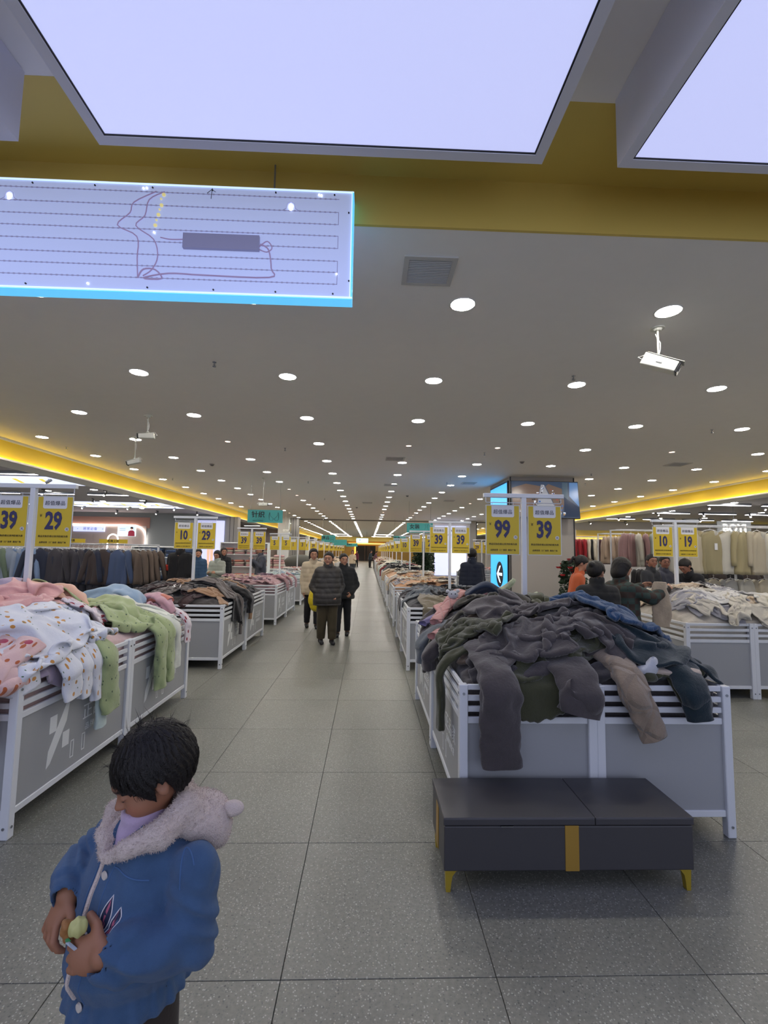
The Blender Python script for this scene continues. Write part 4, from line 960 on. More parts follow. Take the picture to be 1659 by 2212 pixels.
def sim(specs, steps=46, iters=5, seed=0):
    """specs: list of dict(bin, c=(x,y), rot, size=(w,l), crumple, th, drop). Returns positions [G,N,M,3]"""
    G = len(specs); rs = np.random.RandomState(seed)
    P = np.zeros((G, CN, CM, 3)); rest = np.zeros((G, 2))
    for g, sp in enumerate(specs):
        w, l = sp['size']; c = sp.get('crumple', .62); rot = sp['rot']
        rest[g] = (w/(CN-1), l/(CM-1))
        U, V = np.meshgrid(np.linspace(-.5, .5, CN), np.linspace(-.5, .5, CM), indexing='ij')
        cu = sp.get('cu', c); cv = sp.get('cv', c+.15)
        x = U*w*cu; y = V*l*cv
        # folds: mostly run along the length
        ph = rs.uniform(0, 6.28, 8)
        wob = .05*np.sin(V*5+ph[0])+.03*np.sin(V*11+ph[1])
        nf = sp.get('nf', 3.2)
        am = w*cu/(2*math.pi*nf)*2*math.sqrt(max(0, 1/cu-1))*1.1
        z = am*np.sin(U*2*math.pi*nf+ph[2]+2.2*np.sin(V*4+ph[3]))+.35*am*np.sin(U*2*math.pi*nf*1.9+ph[6]+3*V)
        z += .03*np.sin(V*9+ph[4])*np.cos(U*7+ph[5])+.02*np.sin(V*17+ph[7]+U*5)
        x += wob+.03*np.sin(V*6+ph[5])
        y += .03*np.sin(U*7+ph[1])
        ca, sa = math.cos(rot), math.sin(rot); b = sp['bin']
        X = sp['c'][0]+x*ca-y*sa; Y = sp['c'][1]+x*sa+y*ca
        base = b.at(X, Y).max() if sp.get('flat') else np.maximum(b.at(X, Y), BH+.0)
        P[g, ..., 0] = X; P[g, ..., 1] = Y; P[g, ..., 2] = base+z-z.min()*.5+sp.get('drop', .04)
    V0 = np.zeros_like(P); th = np.array([s_.get('th', .014) for s_ in specs])
    rx = rest[:, 0][:, None, None]; ry = rest[:, 1][:, None, None]; rd = np.sqrt(rx**2+ry**2)
    def con(A, B, r, ks, kc):
        d = B-A; L = np.sqrt((d*d).sum(-1))+1e-9; e = L-r
        k = np.where(e > 0, ks, kc)*.5*e/L; d *= k[..., None]; A += d; B -= d
    def collide(P, prev):
        for g, sp in enumerate(specs):
            b = sp['bin']; p = P[g]; x, y, z = p[..., 0], p[..., 1], p[..., 2]; m = .02+th[g]*.6
            X0, X1, Y0, Y1 = b.x0-m, b.x1+m, b.y0-m, b.y1+m
            ins = (x > X0) & (x < X1) & (y > Y0) & (y < Y1)
            h = b.at(x, y)+th[g]; pen = h-z; hit = ins & (pen > 0)
            dx = np.minimum(x-X0, X1-x); dy = np.minimum(y-Y0, Y1-y); ed = np.minimum(dx, dy)
            side = hit & (z < BH-.005) & (ed < .14) & (ed < pen)
            up = hit & ~side
            z[up] += np.minimum(pen[up], .03)
            fr = .55
            p[..., 0][up] += (prev[g, ..., 0][up]-x[up])*fr; p[..., 1][up] += (prev[g, ..., 1][up]-y[up])*fr
            for (cond, ax, tgt) in (((dx <= dy) & (x-X0 <= X1-x), 0, X0), ((dx <= dy) & (x-X0 > X1-x), 0, X1), ((dx > dy) & (y-Y0 <= Y1-y), 1, Y0), ((dx > dy) & (y-Y0 > Y1-y), 1, Y1)):
                q = side & cond; p[..., ax][q] = tgt
            np.maximum(z, .02, out=z)
    dt2 = 9.8*.013**2
    for s_ in range(steps):
        prev = P.copy(); P = P+V0*.90; P[..., 2] -= dt2
        for it in range(iters):
            for pr_ in (0, 1):
                con(P[:, pr_:-1:2][:, :], P[:, pr_+1::2], rx, .9, .55) if (CN-pr_) % 2 == 0 else con(P[:, pr_:-1:2], P[:, pr_+1::2], rx, .9, .55)
                con(P[:, :, pr_:-1:2], P[:, :, pr_+1::2], ry, .9, .55)
                a = P[:, pr_:-1:2]; b = P[:, pr_+1::2]; n = min(a.shape[1], b.shape[1])
                con(a[:, :n, :-1], b[:, :n, 1:], rd, .35, .2); con(a[:, :n, 1:], b[:, :n, :-1], rd, .35, .2)
            for q in (0, 1, 2, 3):
                if q < 2:
                    a = P[:, q*2:-2:4]; b = P[:, q*2+2::4]; n = min(a.shape[1], b.shape[1]); con(a[:, :n], b[:, :n], 2*rx, 0, .10)
                else:
                    q2 = (q-2)*2; a = P[:, :, q2:-2:4]; b = P[:, :, q2+2::4]; n = min(a.shape[2], b.shape[2]); con(a[:, :, :n], b[:, :, :n], 2*ry, 0, .10)
            if it % 2 == 0 or it == iters-1: collide(P, prev)
        V0 = P-prev
        sp_ = np.sqrt((V0**2).sum(-1, keepdims=True)); V0 *= np.minimum(1, .03/(sp_+1e-9))
    return P
# garment outlines on the unit square (u across, v along)
def mask_kind(kind):
    u = np.linspace(0, 1, CN); v = np.linspace(0, 1, CM); U, V = np.meshgrid((u[:-1]+u[1:])/2, (v[:-1]+v[1:])/2, indexing='ij')
    if kind == 'sheet': return np.ones_like(U, bool)
    if kind == 'top':    # long in v: sleeves at both ends of v, body in the middle
        return ((V > .27) & (V < .73)) | (U > .62)
    if kind == 'legs': return (U > .62) | (np.abs(V-.5) > .06) if False else ((np.abs(U-.5) > .05) | (V > .68))
    if kind == 'round': return ((U-.5)**2+(V-.5)**2*.8) < .235
    return np.ones_like(U, bool)
MK = {k: mask_kind(k) for k in ('sheet', 'top', 'legs', 'round')}
def cloth_mesh(P, kind):
    N, M = P.shape[:2]; idx = np.arange(N*M).reshape(N, M)
    F = np.stack([idx[:-1, :-1], idx[1:, :-1], idx[1:, 1:], idx[:-1, 1:]], -1)[MK[kind]]
    used = np.unique(F); mp = -np.ones(N*M, int); mp[used] = np.arange(len(used))
    return mesh('cloth', P.reshape(-1, 3)[used], mp[F], True), (P, used)
def garment(P, kind, m, name, lab, cat, grp, th=.012, sub=1, uv=None):
    me, _ = cloth_mesh(P, kind)
    # texture space: rest-state uv
    N, M = P.shape[:2]; U, V = np.meshgrid(np.linspace(0, 1, N), np.linspace(0, 1, M), indexing='ij'); used = _[1]
    if uv:
        lay = me.uv_layers.new(name='cloth'); li = np.empty(len(me.loops), np.int32); me.loops.foreach_get('vertex_index', li)
        a = np.stack([U.ravel()[used]*uv[0], V.ravel()[used]*uv[1]], -1)[li]; lay.data.foreach_set('uv', a.ravel().astype(np.float32))
    o = link(name, me, None, m); tag(o, lab, cat, grp)
    if sub:
        md = o.modifiers.new('s', 'SUBSURF'); md.levels = sub; md.render_levels = sub
    md = o.modifiers.new('t', 'SOLIDIFY'); md.thickness = th; md.offset = 0
    return o
def plush(name, col, sc=260, st=.5, spots=None, quilt=False, var=.12):
    if name in MATS: return MATS[name]
    m = bpy.data.materials.new(name); m.use_nodes = True; MATS[name] = m; nt = m.node_tree; N = nt.nodes; L = nt.links; b = N['Principled BSDF']
    b.inputs['Roughness'].default_value = .95; b.inputs['Specular IOR Level'].default_value = .15
    b.inputs['Sheen Weight'].default_value = .35; b.inputs['Sheen Roughness'].default_value = .5
    tc = N.new('ShaderNodeTexCoord'); n = N.new('ShaderNodeTexNoise'); n.inputs['Scale'].default_value = 22; n.inputs['Detail'].default_value = 5; L.new(tc.outputs['Object'], n.inputs['Vector'])
    hs = N.new('ShaderNodeHueSaturation'); hs.inputs['Color'].default_value = (*lin(col), 1); mr = N.new('ShaderNodeMapRange'); mr.inputs[3].default_value = 1-var; mr.inputs[4].default_value = 1+var
    L.new(n.outputs['Fac'], mr.inputs[0]); L.new(mr.outputs[0], hs.inputs['Value']); cur = hs.outputs[0]
    if spots:
        for (sc_, thr, col_, lo, stretch) in spots:
            mp = N.new('ShaderNodeMapping'); mp.inputs['Scale'].default_value = (sc_*stretch, sc_, 1); L.new(tc.outputs['UV'], mp.inputs[0])
            nz = N.new('ShaderNodeTexNoise'); nz.inputs['Scale'].default_value = sc_*2.5; L.new(tc.outputs['UV'], nz.inputs['Vector'])
            ad = N.new('ShaderNodeMix'); ad.data_type = 'RGBA'; ad.inputs[0].default_value = .12; L.new(mp.outputs[0], ad.inputs[6]); L.new(nz.outputs['Color'], ad.inputs[7])
            vo = N.new('ShaderNodeTexVoronoi'); vo.voronoi_dimensions = '2D'; vo.inputs['Scale'].default_value = 1; L.new(ad.outputs[2], vo.inputs['Vector'])
            lt = N.new('ShaderNodeMath'); lt.operation = 'LESS_THAN'; lt.inputs[1].default_value = thr; L.new(vo.outputs['Distance'], lt.inputs[0])
            se = N.new('ShaderNodeSeparateColor'); L.new(vo.outputs['Color'], se.inputs[0]); gt = N.new('ShaderNodeMath'); gt.operation = 'GREATER_THAN'; gt.inputs[1].default_value = lo; L.new(se.outputs[0], gt.inputs[0])
            mu = N.new('ShaderNodeMath'); mu.operation = 'MULTIPLY'; L.new(lt.outputs[0], mu.inputs[0]); L.new(gt.outputs[0], mu.inputs[1])
            mx = N.new('ShaderNodeMix'); mx.data_type = 'RGBA'; L.new(mu.outputs[0], mx.inputs[0]); L.new(cur, mx.inputs[6]); mx.inputs[7].default_value = (*lin(col_), 1); cur = mx.outputs[2]
    L.new(cur, b.inputs['Base Color'])
    n2 = N.new('ShaderNodeTexNoise'); n2.inputs['Scale'].default_value = sc; n2.inputs['Detail'].default_value = 3; L.new(tc.outputs['Object'], n2.inputs['Vector'])
    n3 = N.new('ShaderNodeTexNoise'); n3.inputs['Scale'].default_value = 38; n3.inputs['Detail'].default_value = 3; L.new(tc.outputs['Object'], n3.inputs['Vector'])
    ad = N.new('ShaderNodeMath'); ad.operation = 'ADD'; m4 = N.new('ShaderNodeMath'); m4.operation = 'MULTIPLY'; m4.inputs[1].default_value = 1.6; L.new(n3.outputs['Fac'], m4.inputs[0]); L.new(m4.outputs[0], ad.inputs[0]); L.new(n2.outputs['Fac'], ad.inputs[1])
    hsrc = ad.outputs[0]
    if quilt:
        mp = N.new('ShaderNodeMapping'); mp.inputs['Rotation'].default_value = (0, 0, .785); mp.inputs['Scale'].default_value = (5.5, 5.5, 1); L.new(tc.outputs['UV'], mp.inputs[0])
        sx = N.new('ShaderNodeSeparateXYZ'); L.new(mp.outputs[0], sx.inputs[0]); outs = []
        for ax in (0, 1):
            fr = N.new('ShaderNodeMath'); fr.operation = 'FRACT'; L.new(sx.outputs[ax], fr.inputs[0])
            pp = N.new('ShaderNodeMath'); pp.operation = 'PINGPONG'; pp.inputs[1].default_value = .5; L.new(fr.outputs[0], pp.inputs[0])
            r = N.new('ShaderNodeMapRange'); r.inputs[1].default_value = 0; r.inputs[2].default_value = .16; L.new(pp.outputs[0], r.inputs[0]); outs.append(r)
        mi = N.new('ShaderNodeMath'); mi.operation = 'MINIMUM'; L.new(outs[0].outputs[0], mi.inputs[0]); L.new(outs[1].outputs[0], mi.inputs[1])
        m5 = N.new('ShaderNodeMath'); m5.operation = 'MULTIPLY'; m5.inputs[1].default_value = 3.5; L.new(mi.outputs[0], m5.inputs[0])
        ad2 = N.new('ShaderNodeMath'); ad2.operation = 'ADD'; L.new(m5.outputs[0], ad2.inputs[0]); L.new(hsrc, ad2.inputs[1]); hsrc = ad2.outputs[0]
    bp = N.new('ShaderNodeBump'); bp.inputs['Strength'].default_value = st; bp.inputs['Distance'].default_value = .006; L.new(hsrc, bp.inputs['Height']); L.new(bp.outputs[0], b.inputs['Normal'])
    return m
def heap_base(b, m, name, lab, grp=None):
    """the crumpled mass of cloth under the garments that lie on top"""
    s = 1; H = b.H0[::s, ::s]; nx, ny = H.shape
    X, Y = np.meshgrid(b.x0+HR*s*np.arange(nx), b.y0+HR*s*np.arange(ny), indexing='ij')
    X = np.clip(X, b.x0+.03, b.x1-.03); Y = np.clip(Y, b.y0+.03, b.y1-.03)
    Z = H-.03; Z[0, :] = Z[-1, :] = .55; Z[:, 0] = Z[:, -1] = .55
    P = np.stack([X, Y, Z], -1); idx = np.arange(nx*ny).reshape(nx, ny)
    F = np.stack([idx[:-1, :-1], idx[1:, :-1], idx[1:, 1:], idx[:-1, 1:]], -1).reshape(-1, 4)
    o = link(name, mesh(name, P.reshape(-1, 3), F, True), None, m); tag(o, lab, 'clothes', kind='stuff'); return o
def limb(pts, r, m, name, lab, cat, grp, flat=.55, seed=0, n=20, closed_end=True, uv=None, folds=1.0, hollow=True):
    """a sleeve or trouser leg lying / hanging along pts: flattened tube with folds"""
    P = [Vector(p) for p in pts]; out = []
    for i in range(len(P)-1):
        p0, p1, p2, p3 = P[max(i-1, 0)], P[i], P[i+1], P[min(i+2, len(P)-1)]
        for k in range(7):
            t = k/7; out.append(.5*((2*p1)+(p2-p0)*t+(2*p0-5*p1+4*p2-p3)*t*t+(3*p1-p0-3*p2+p3)*t**3))
    out.append(P[-1]); Lr = len(out); rs_ = np.interp(np.linspace(0, 1, Lr), np.linspace(0, 1, len(r)), r); rnd = random.Random(seed); ph = [rnd.uniform(0, 6.28) for _ in range(6)]
    v = []; x = None; s_ = 0
    up = Vector((0, 0, 1))
    for i, p in enumerate(out):
        t = (out[min(i+1, Lr-1)]-out[max(i-1, 0)]).normalized()
        if i: s_ += (p-out[i-1]).length
        if x is None:
            x = t.cross(up); x = x.normalized() if x.length > .2 else Vector((1, 0, 0))
        else: x = (x-t*x.dot(t)).normalized()
        y = t.cross(x)
        for k in range(n):
            a = 2*math.pi*k/n; w = rs_[i]*(1+folds*(.10*math.sin(3*a+ph[0]+s_*9)+.07*math.sin(5*a+ph[1]-s_*14)+.05*math.sin(s_*55+ph[2]+2*math.sin(a*2))+.05*math.sin(s_*31+ph[3]+3*a)))
            v.append(tuple(p+x*(w*math.cos(a))+y*(w*flat*math.sin(a))))
    f = [[i*n+k, i*n+(k+1) % n, (i+1)*n+(k+1) % n, (i+1)*n+k] for i in range(Lr-1) for k in range(n)]
    # turned-in open cuff at the far end, closed at the start
    b0 = (Lr-1)*n; nv = len(v); c = out[-1]-(out[-1]-out[-2]).normalized()*.03
    for k in range(n): q = Vector(v[b0+k]); v.append(tuple(c+(q-out[-1])*.78))
    f += [[b0+k, b0+(k+1) % n, nv+(k+1) % n, nv+k] for k in range(n)]; f.append([nv+k for k in range(n)])
    f.append([k for k in range(n)][::-1])
    me = mesh(name, v, f, True)
    if uv:
        lay = me.uv_layers.new(name='cloth'); li = np.empty(len(me.loops), np.int32); me.loops.foreach_get('vertex_index', li)
        kk = np.arange(len(v)); U = (kk % n)/n; U = np.abs(U-.5)*2; V = np.minimum(kk//n, Lr)/Lr
        a = np.stack([U*uv[0], V*uv[1]], -1)[li]; lay.data.foreach_set('uv', a.ravel().astype(np.float32))
    o = link(name, me, None, m); tag(o, lab, cat, grp); md = o.modifiers.new('s', 'SUBSURF'); md.levels = md.render_levels = 1
    return o

# ---- colours of the nearest heaps
DG = plush('dark grey plush', '#464142'); DG2 = plush('charcoal plush', '#3d3a3c'); OL = plush('olive plush', '#423f36'); OLG = plush('moss plush', '#41422f')
BLUQ = plush('blue quilted denim', '#24466b', quilt=True, st=.9); TEALD = plush('dark teal plush', '#1b2a31'); BEI = plush('beige quilted plush', '#8c7c6b', quilt=True, st=.8); LIN_ = plush('white fleece lining', '#b9bcc2')
PNKQ = plush('pink quilted plush', '#b98580', quilt=True, st=.8); PUR = plush('purple knit', '#6c6690'); NVY = plush('navy plush', '#1f2a3f'); PGR = plush('pale green fleece', '#a4ac92'); BRN = plush('brown plush', '#54483d'); SLT = plush('slate plush', '#5a6066')
WPR = plush('white printed flannel', '#d3d6de', spots=((13, .17, '#c08a48', .45, 1.3), (17, .09, '#56745a', .7, 1.6)), st=.3, var=.03)
PPR = plush('pink star printed flannel', '#d3b3b0', spots=((9, .20, '#b0603c', .5, 1.4), (8, .17, '#a33a54', .8, .8)), st=.3, var=.04)
GRN = plush('light green flannel', '#9aa77a', spots=((14, .09, '#4a5a48', .3, 1.0),), st=.35, var=.05)
CRM = plush('cream white flannel', '#cdd0c6', st=.3, var=.04); LIL = plush('lilac fleece', '#a79aad', st=.35, var=.06); PCH = plush('peach fleece', '#cfa592', st=.35, var=.06); PK2 = plush('rose fleece', '#cf9f9c', st=.35, var=.06)
BLC = plush('blue cloud flannel', '#8fa5bc', spots=((6, .33, '#c9cbd0', .3, 1.3),), st=.3, var=.06); HRT = plush('white cherry flannel', '#d6ccd0', spots=((13, .22, '#96303c', .3, 1.0),), st=.3, var=.03)
CORL = plush('coral plush', '#c9816f'); MINT = plush('mint white flannel', '#b9c8c4', st=.3)
ML = {'black': plush('black knit', '#121114'), 'charcoal': DG2, 'dark wine': plush('wine knit', '#2e1a1c'), 'tan': plush('tan knit', '#94755a'), 'grey': plush('grey knit', '#5d5653'), 'navy': NVY,
      'rose': plush('rose knit', '#a7858a'), 'plum': plush('plum knit', '#5b4453'), 'cream': plush('cream knit', '#b9a68c'), 'ivory': plush('ivory cotton', '#bbb5a6'), 'white': plush('white cotton', '#c4c2bd'), 'light grey': plush('light grey cotton', '#96959a'), 'beige': plush('beige cotton', '#a39480'), 'slate': SLT,
      'pink': PNKQ, 'pale blue': plush('pale blue cotton', '#92a6b8'), 'mint': MINT, 'apricot': plush('apricot knit', '#bc9069'), 'brown': BRN, 'red': plush('red knit', '#8f2a30'), 'khaki': plush('khaki knit', '#6f6756'), 'off-white': plush('off white knit', '#c9c2b2')}
rz = random.Random(21)
def scatter(b, n, sizes, seed, x=None, y=None, crumple=(.5, .72), th=.014):
    r = random.Random(seed); out = []
    for i in range(n):
        X_, Y_ = x or (b.x0+.10, b.x1-.10), y or (b.y0+.08, b.y1-.12); nx = max(2, int(round(math.sqrt(n*(X_[1]-X_[0])/(Y_[1]-Y_[0]))))); ny = -(-n//nx); k = (i*7+3) % n if n % 7 else (i*5+3) % n
        cx = X_[0]+(X_[1]-X_[0])*((k % nx)+.5+r.uniform(-.35, .35))/nx; cy = Y_[0]+(Y_[1]-Y_[0])*((k//nx)+.5+r.uniform(-.35, .35))/ny
        w, l = r.choice(sizes)
        out.append(dict(bin=b, c=(cx, cy), rot=r.uniform(0, 6.28), size=(w, l), crumple=r.uniform(*crumple), th=th, nf=r.uniform(2.2, 3.6), drop=.03))
    return out
XR0, XR1, YB0, YB1 = .53, .53+2*UW, P0, P0+2*UD
BR = Bin(XR0+.03, YB0+.03, XR1-.03, YB1-.03, .17, 1, bumps=((1.2, 3.6, .5, .05), (.75, 3.3, .35, .04), (1.7, 3.4, .3, .05)))
XL0 = -1.9-2*UW
BL = Bin(XL0+.03, YB0+.03, -1.9-.03, YB1-.03, .15, 2, bumps=((-2.75, 3.9, .45, .12), (-2.5, 4.9, .3, .06), (-2.3, 3.2, .4, .03)))
BR1 = Bin(XR0+.03, YB0+PER+.03, XR1-.03, YB1+PER-.03, .10, 3); BL1 = Bin(XL0+.03, YB0+PER+.03, -1.93, YB1+PER-.03, .15, 4)
BO = Bin(3.6, 5.18, 5.11, 7.57, .22, 5, bumps=((4.6, 6.2, .5, .12), (3.9, 5.6, .3, .05)))
T = []   # layer 0
def add(layer, sp, kind, m, nm, lab, cat, grp, **k): T.append((layer, sp, kind, m, nm, lab, cat, grp, k))
BIG = [(.62, .95), (.7, .9), (.55, 1.0)]; MED = [(.5, .8), (.55, .7), (.45, .85)]; SMALL = [(.48, .7), (.55, .62), (.42, .8)]
r_ = random.Random(9)
def quad(b, c): return ('near ', 'middle ', 'far ')[min(2, int(3*(c[1]-b.y0)/(b.y1-b.y0)))]+('left', 'centre', 'right')[min(2, int(3*(c[0]-b.x0)/(b.x1-b.x0)))]
def lots(b, n, cols, grp, where, layer, seed, sizes=MED, sub=1, **kw):
    for i, sp in enumerate(scatter(b, n, sizes, seed, **kw)):
        nm, m = cols[(i*7+seed) % len(cols)] if isinstance(cols, list) else cols
        nm, m = r_.choice(cols)
        add(layer+(i % 2), sp, r_.choice(('sheet', 'top', 'legs', 'round')), m, r_.choice(('pajama_shirt', 'sweater', 'trousers')), f"{nm} garment, {quad(b, sp['c'])} of {where}", 'clothes', grp, sub=sub, uv=(.5, .9))
# right front block
lots(BR, 22, [('dark grey plush', DG), ('charcoal plush', DG2), ('olive plush', OL), ('moss green plush', OLG), ('brown plush', BRN)], 'dark plush garments behind the bench', 'the bin block behind the black bench', 0, 31, BIG, crumple=(.42, .58), th=.02)
lots(BL, 20, [('peach fleece', PCH), ('rose fleece', PK2), ('lilac fleece', LIL), ('white printed', WPR), ('pale green', GRN), ('white cherry print', HRT), ('cream white', CRM)], 'pastel garments behind the child', 'the bin block behind the child', 0, 32, BIG, crumple=(.42, .6))
lots(BR1, 13, [('black knit', ML['black']), ('slate plush', SLT), ('charcoal plush', DG2), ('khaki', ML['khaki'])], 'dark garments in the second right block', block_name('R', 1), 0, 33, BIG, y=(P0+PER+.7, P0+PER+2.3), crumple=(.42, .58), th=.018)
lots(BL1, 34, [('black knit', ML['black']), ('black knit', ML['black']), ('dark wine', ML['dark wine']), ('tan', ML['tan']), ('grey', ML['grey']), ('charcoal', DG2), ('tan', ML['tan'])], 'dark sweaters in the second left block', block_name('L', 1), 0, 34, SMALL, crumple=(.45, .65))
lots(BO, 56, [('ivory', ML['ivory']), ('white', ML['white']), ('light grey', ML['light grey']), ('beige', ML['beige']), ('cream', ML['cream']), ('white', ML['white']), ('charcoal', DG2)], 'light garments in the right edge block', 'the bin block at the right edge', 0, 35, SMALL, crumple=(.42, .6))
W0 = 'the bin block behind the black bench'; WL = 'the bin block behind the child'
def H(layer, b, c, rot, size, m, nm, lab, kind='sheet', grp=None, **k):
    kk = {a: k.pop(a) for a in ('th', 'crumple', 'cu', 'cv', 'nf', 'drop') if a in k}
    add(layer, dict(bin=b, c=c, rot=math.radians(rot), size=size, **kk), kind, m, nm, lab, 'clothes', grp, uv=size, **k)
# right: hero garments
H(1, BR, (.74, 3.75), 100, (.8, 1.0), OL, 'plush_robe', 'olive plush robe bunched along the aisle rim behind the bench', th=.02, cu=.5, cv=.6, nf=2.5)
H(1, BR, (.72, 4.35), 80, (.6, .9), DG, 'plush_robe', 'dark grey plush robe on the far left rim of the block behind the bench', th=.02, cu=.55, cv=.7)
H(2, BR, (1.15, 4.05), 20, (.8, 1.0), OL, 'plush_robe', 'olive plush robe heaped round the sign pole behind the bench', th=.02, cu=.5, cv=.5, nf=3, drop=.1)
H(2, BR, (1.62, 4.15), -30, (.8, .9), OLG, 'plush_robe', 'moss green plush robe right of the sign pole behind the bench', th=.02, cu=.5, cv=.55, nf=3, drop=.08)
H(2, BR, (1.02, 2.93), 5, (.8, .75), DG, 'plush_robe', 'dark grey plush robe bunched against the front rim behind the bench', th=.02, cu=.6, cv=.42, nf=3)
H(2, BR, (1.42, 3.0), 85, (.75, .8), DG, 'plush_robe', 'dark grey plush robe rolled by the middle post behind the bench', th=.02, cu=.5, cv=.5, nf=3)
H(3, BR, (1.15, 3.42), 35, (.85, 1.0), DG, 'plush_robe', 'big dark grey plush robe crumpled on top of the near bins', th=.022, cu=.52, cv=.52, nf=3.4, drop=.1)
H(3, BR, (.70, 3.2), 80, (.7, .8), OLG, 'plush_robe', 'moss green plush robe looped over the near left rim behind the bench', th=.022, cu=.45, cv=.55, nf=2.2)
H(2, BR, (1.86, 2.95), 75, (.7, .9), TEALD, 'plush_coat', 'dark teal plush coat sliding over the near right corner behind the bench', th=.02, cu=.6, cv=.6, nf=2.5)
H(2, BR, (1.92, 3.75), 95, (.7, 1.1), TEALD, 'plush_coat', 'dark green plush coat along the right rim of the block behind the bench', th=.02, cu=.55, cv=.8, nf=2.5)
H(4, BR, (1.74, 3.28), 30, (.70, .85), BLUQ, 'quilted_jacket', 'blue quilted jacket lying on top at the right behind the bench', th=.03, cu=.74, cv=.68, nf=1.4, drop=.12)
H(3, BR, (.92, 4.72), 8, (.55, .85), PNKQ, 'quilted_jacket', 'pink quilted jacket with bear badge laid across the far bins behind the bench', th=.018, cu=.8, cv=.9, nf=1.2, drop=.08)
H(2, BR, (1.55, 4.75), -20, (.55, .9), PGR, 'fleece_pants', 'pale green fleece pants folded over behind the sign pole', th=.016, cu=.6, cv=.8, drop=.06)
# left: hero garments
H(3, BL, (-2.28, 3.05), 70, (.95, 1.0), WPR, 'printed_robe', 'white robe with orange flower print hanging over the front rim behind the child', th=.012, cu=.80, cv=.72, nf=3.4)
H(2, BL, (-2.15, 2.85), 80, (.6, .9), WPR, 'printed_robe', 'second white printed robe underneath the flower print robe', th=.012, cu=.7, cv=.9, nf=3)
H(2, BL, (-2.75, 2.75), 0, (.8, .8), PPR, 'printed_robe', 'pink robe with orange star print at the near left corner', th=.012, cu=.7, cv=.7, nf=3)
H(3, BL, (-2.65, 3.6), 30, (.8, .9), PK2, 'fleece_sweater', 'rose pink fleece top crumpled beside the left sign pole', th=.014, cu=.55, cv=.6, nf=3)
H(2, BL, (-2.85, 4.0), 70, (.8, .9), PCH, 'fleece_sweater', 'peach fleece top heaped behind the left sign pole', th=.014, cu=.55, cv=.6, nf=3, drop=.08)
H(3, BL, (-3.05, 3.75), 110, (.6, .7), LIL, 'fleece_sweater', 'lilac fleece top standing up beside the left sign pole', th=.014, cu=.5, cv=.6, nf=2, drop=.1)
H(3, BL, (-2.35, 4.2), 75, (.7, 1.15), GRN, 'flannel_pants', 'light green flannel pants spread across the rim of the far bins behind the child', th=.012, cu=.62, cv=.85, nf=3)
H(3, BL, (-2.25, 4.65), 85, (.5, 1.1), CRM, 'flannel_pants', 'cream white flannel pants hanging beside the green ones', th=.012, cu=.6, cv=.85, nf=2)
H(2, BL, (-2.65, 4.75), 20, (.6, .8), BLC, 'flannel_shirt', 'blue cloud print top bunched at the far end of the left front block', th=.012, cu=.55, cv=.6, drop=.08)
H(3, BL, (-2.25, 4.95), 60, (.55, .8), plush('pink lilac fleece', '#b9929c', st=.3), 'fleece_sweater', 'pink lilac fleece top on the far corner of the left front block', th=.012, cu=.55, cv=.6, drop=.06)
H(2, BL, (-2.2, 3.75), 40, (.5, .6), HRT, 'printed_shirt', 'white cherry print top between the green pants and the rose top', th=.012, cu=.6, cv=.6)
# second left block heroes
H(2, BL1, (-2.1, 6.95), 75, (.6, 1.2), ML['black'], 'sweater', 'black sweater draped across the rim of the second left bin block', th=.012, cu=.6, cv=.85)
H(3, BL1, (-2.25, 6.9), 60, (.4, 1.1), ML['grey'], 'trousers', 'grey brown trousers trailing over the rim of the second left bin block', th=.012, cu=.55, cv=.85)
# right second block: near part low with flat things
H(2, BR1, (.95, 6.5), 5, (.5, .8), ML['khaki'], 'sweater', 'taupe sweater with tan cuffs at the near left of the second right block', th=.012, cu=.8, cv=.8, nf=1.5)
for layer in range(5):
    grp = [t for t in T if t[0] == layer]
    if not grp: continue
    P = sim([t[1] for t in grp], seed=layer)
    for t, p in zip(grp, P):
        th = t[1].get('th', .014); t[1]['bin'].stamp(p, th*.6)
        garment(p, t[2], t[3], t[4], t[5], t[6], t[7], th=th*.9, **t[8])
MIXD = plush('mixed dark cloth', '#454142'); MIXP = plush('mixed pastel cloth', '#c2a9a8', st=.3); MIXL = plush('mixed light cloth', '#b8b1a4')
def on(b, pts): return [(x, y, float(b.at(np.array([x]), np.array([y]))[0])+dz) for x, y, dz in pts]
for b, m, lab in ((BR, MIXD, 'dark mass of clothes filling the bin block behind the bench'), (BL, MIXP, 'pastel mass of clothes filling the bin block behind the child'), (BR1, plush('mixed black cloth', '#222126'), 'dark mass of clothes filling the second right bin block'), (BL1, plush('mixed brown cloth', '#2c2523'), 'dark mass of clothes filling the second left bin block'), (BO, MIXL, 'light mass of clothes filling the bin block at the right edge')):
    heap_base(b, m, 'clothes_mass', lab)
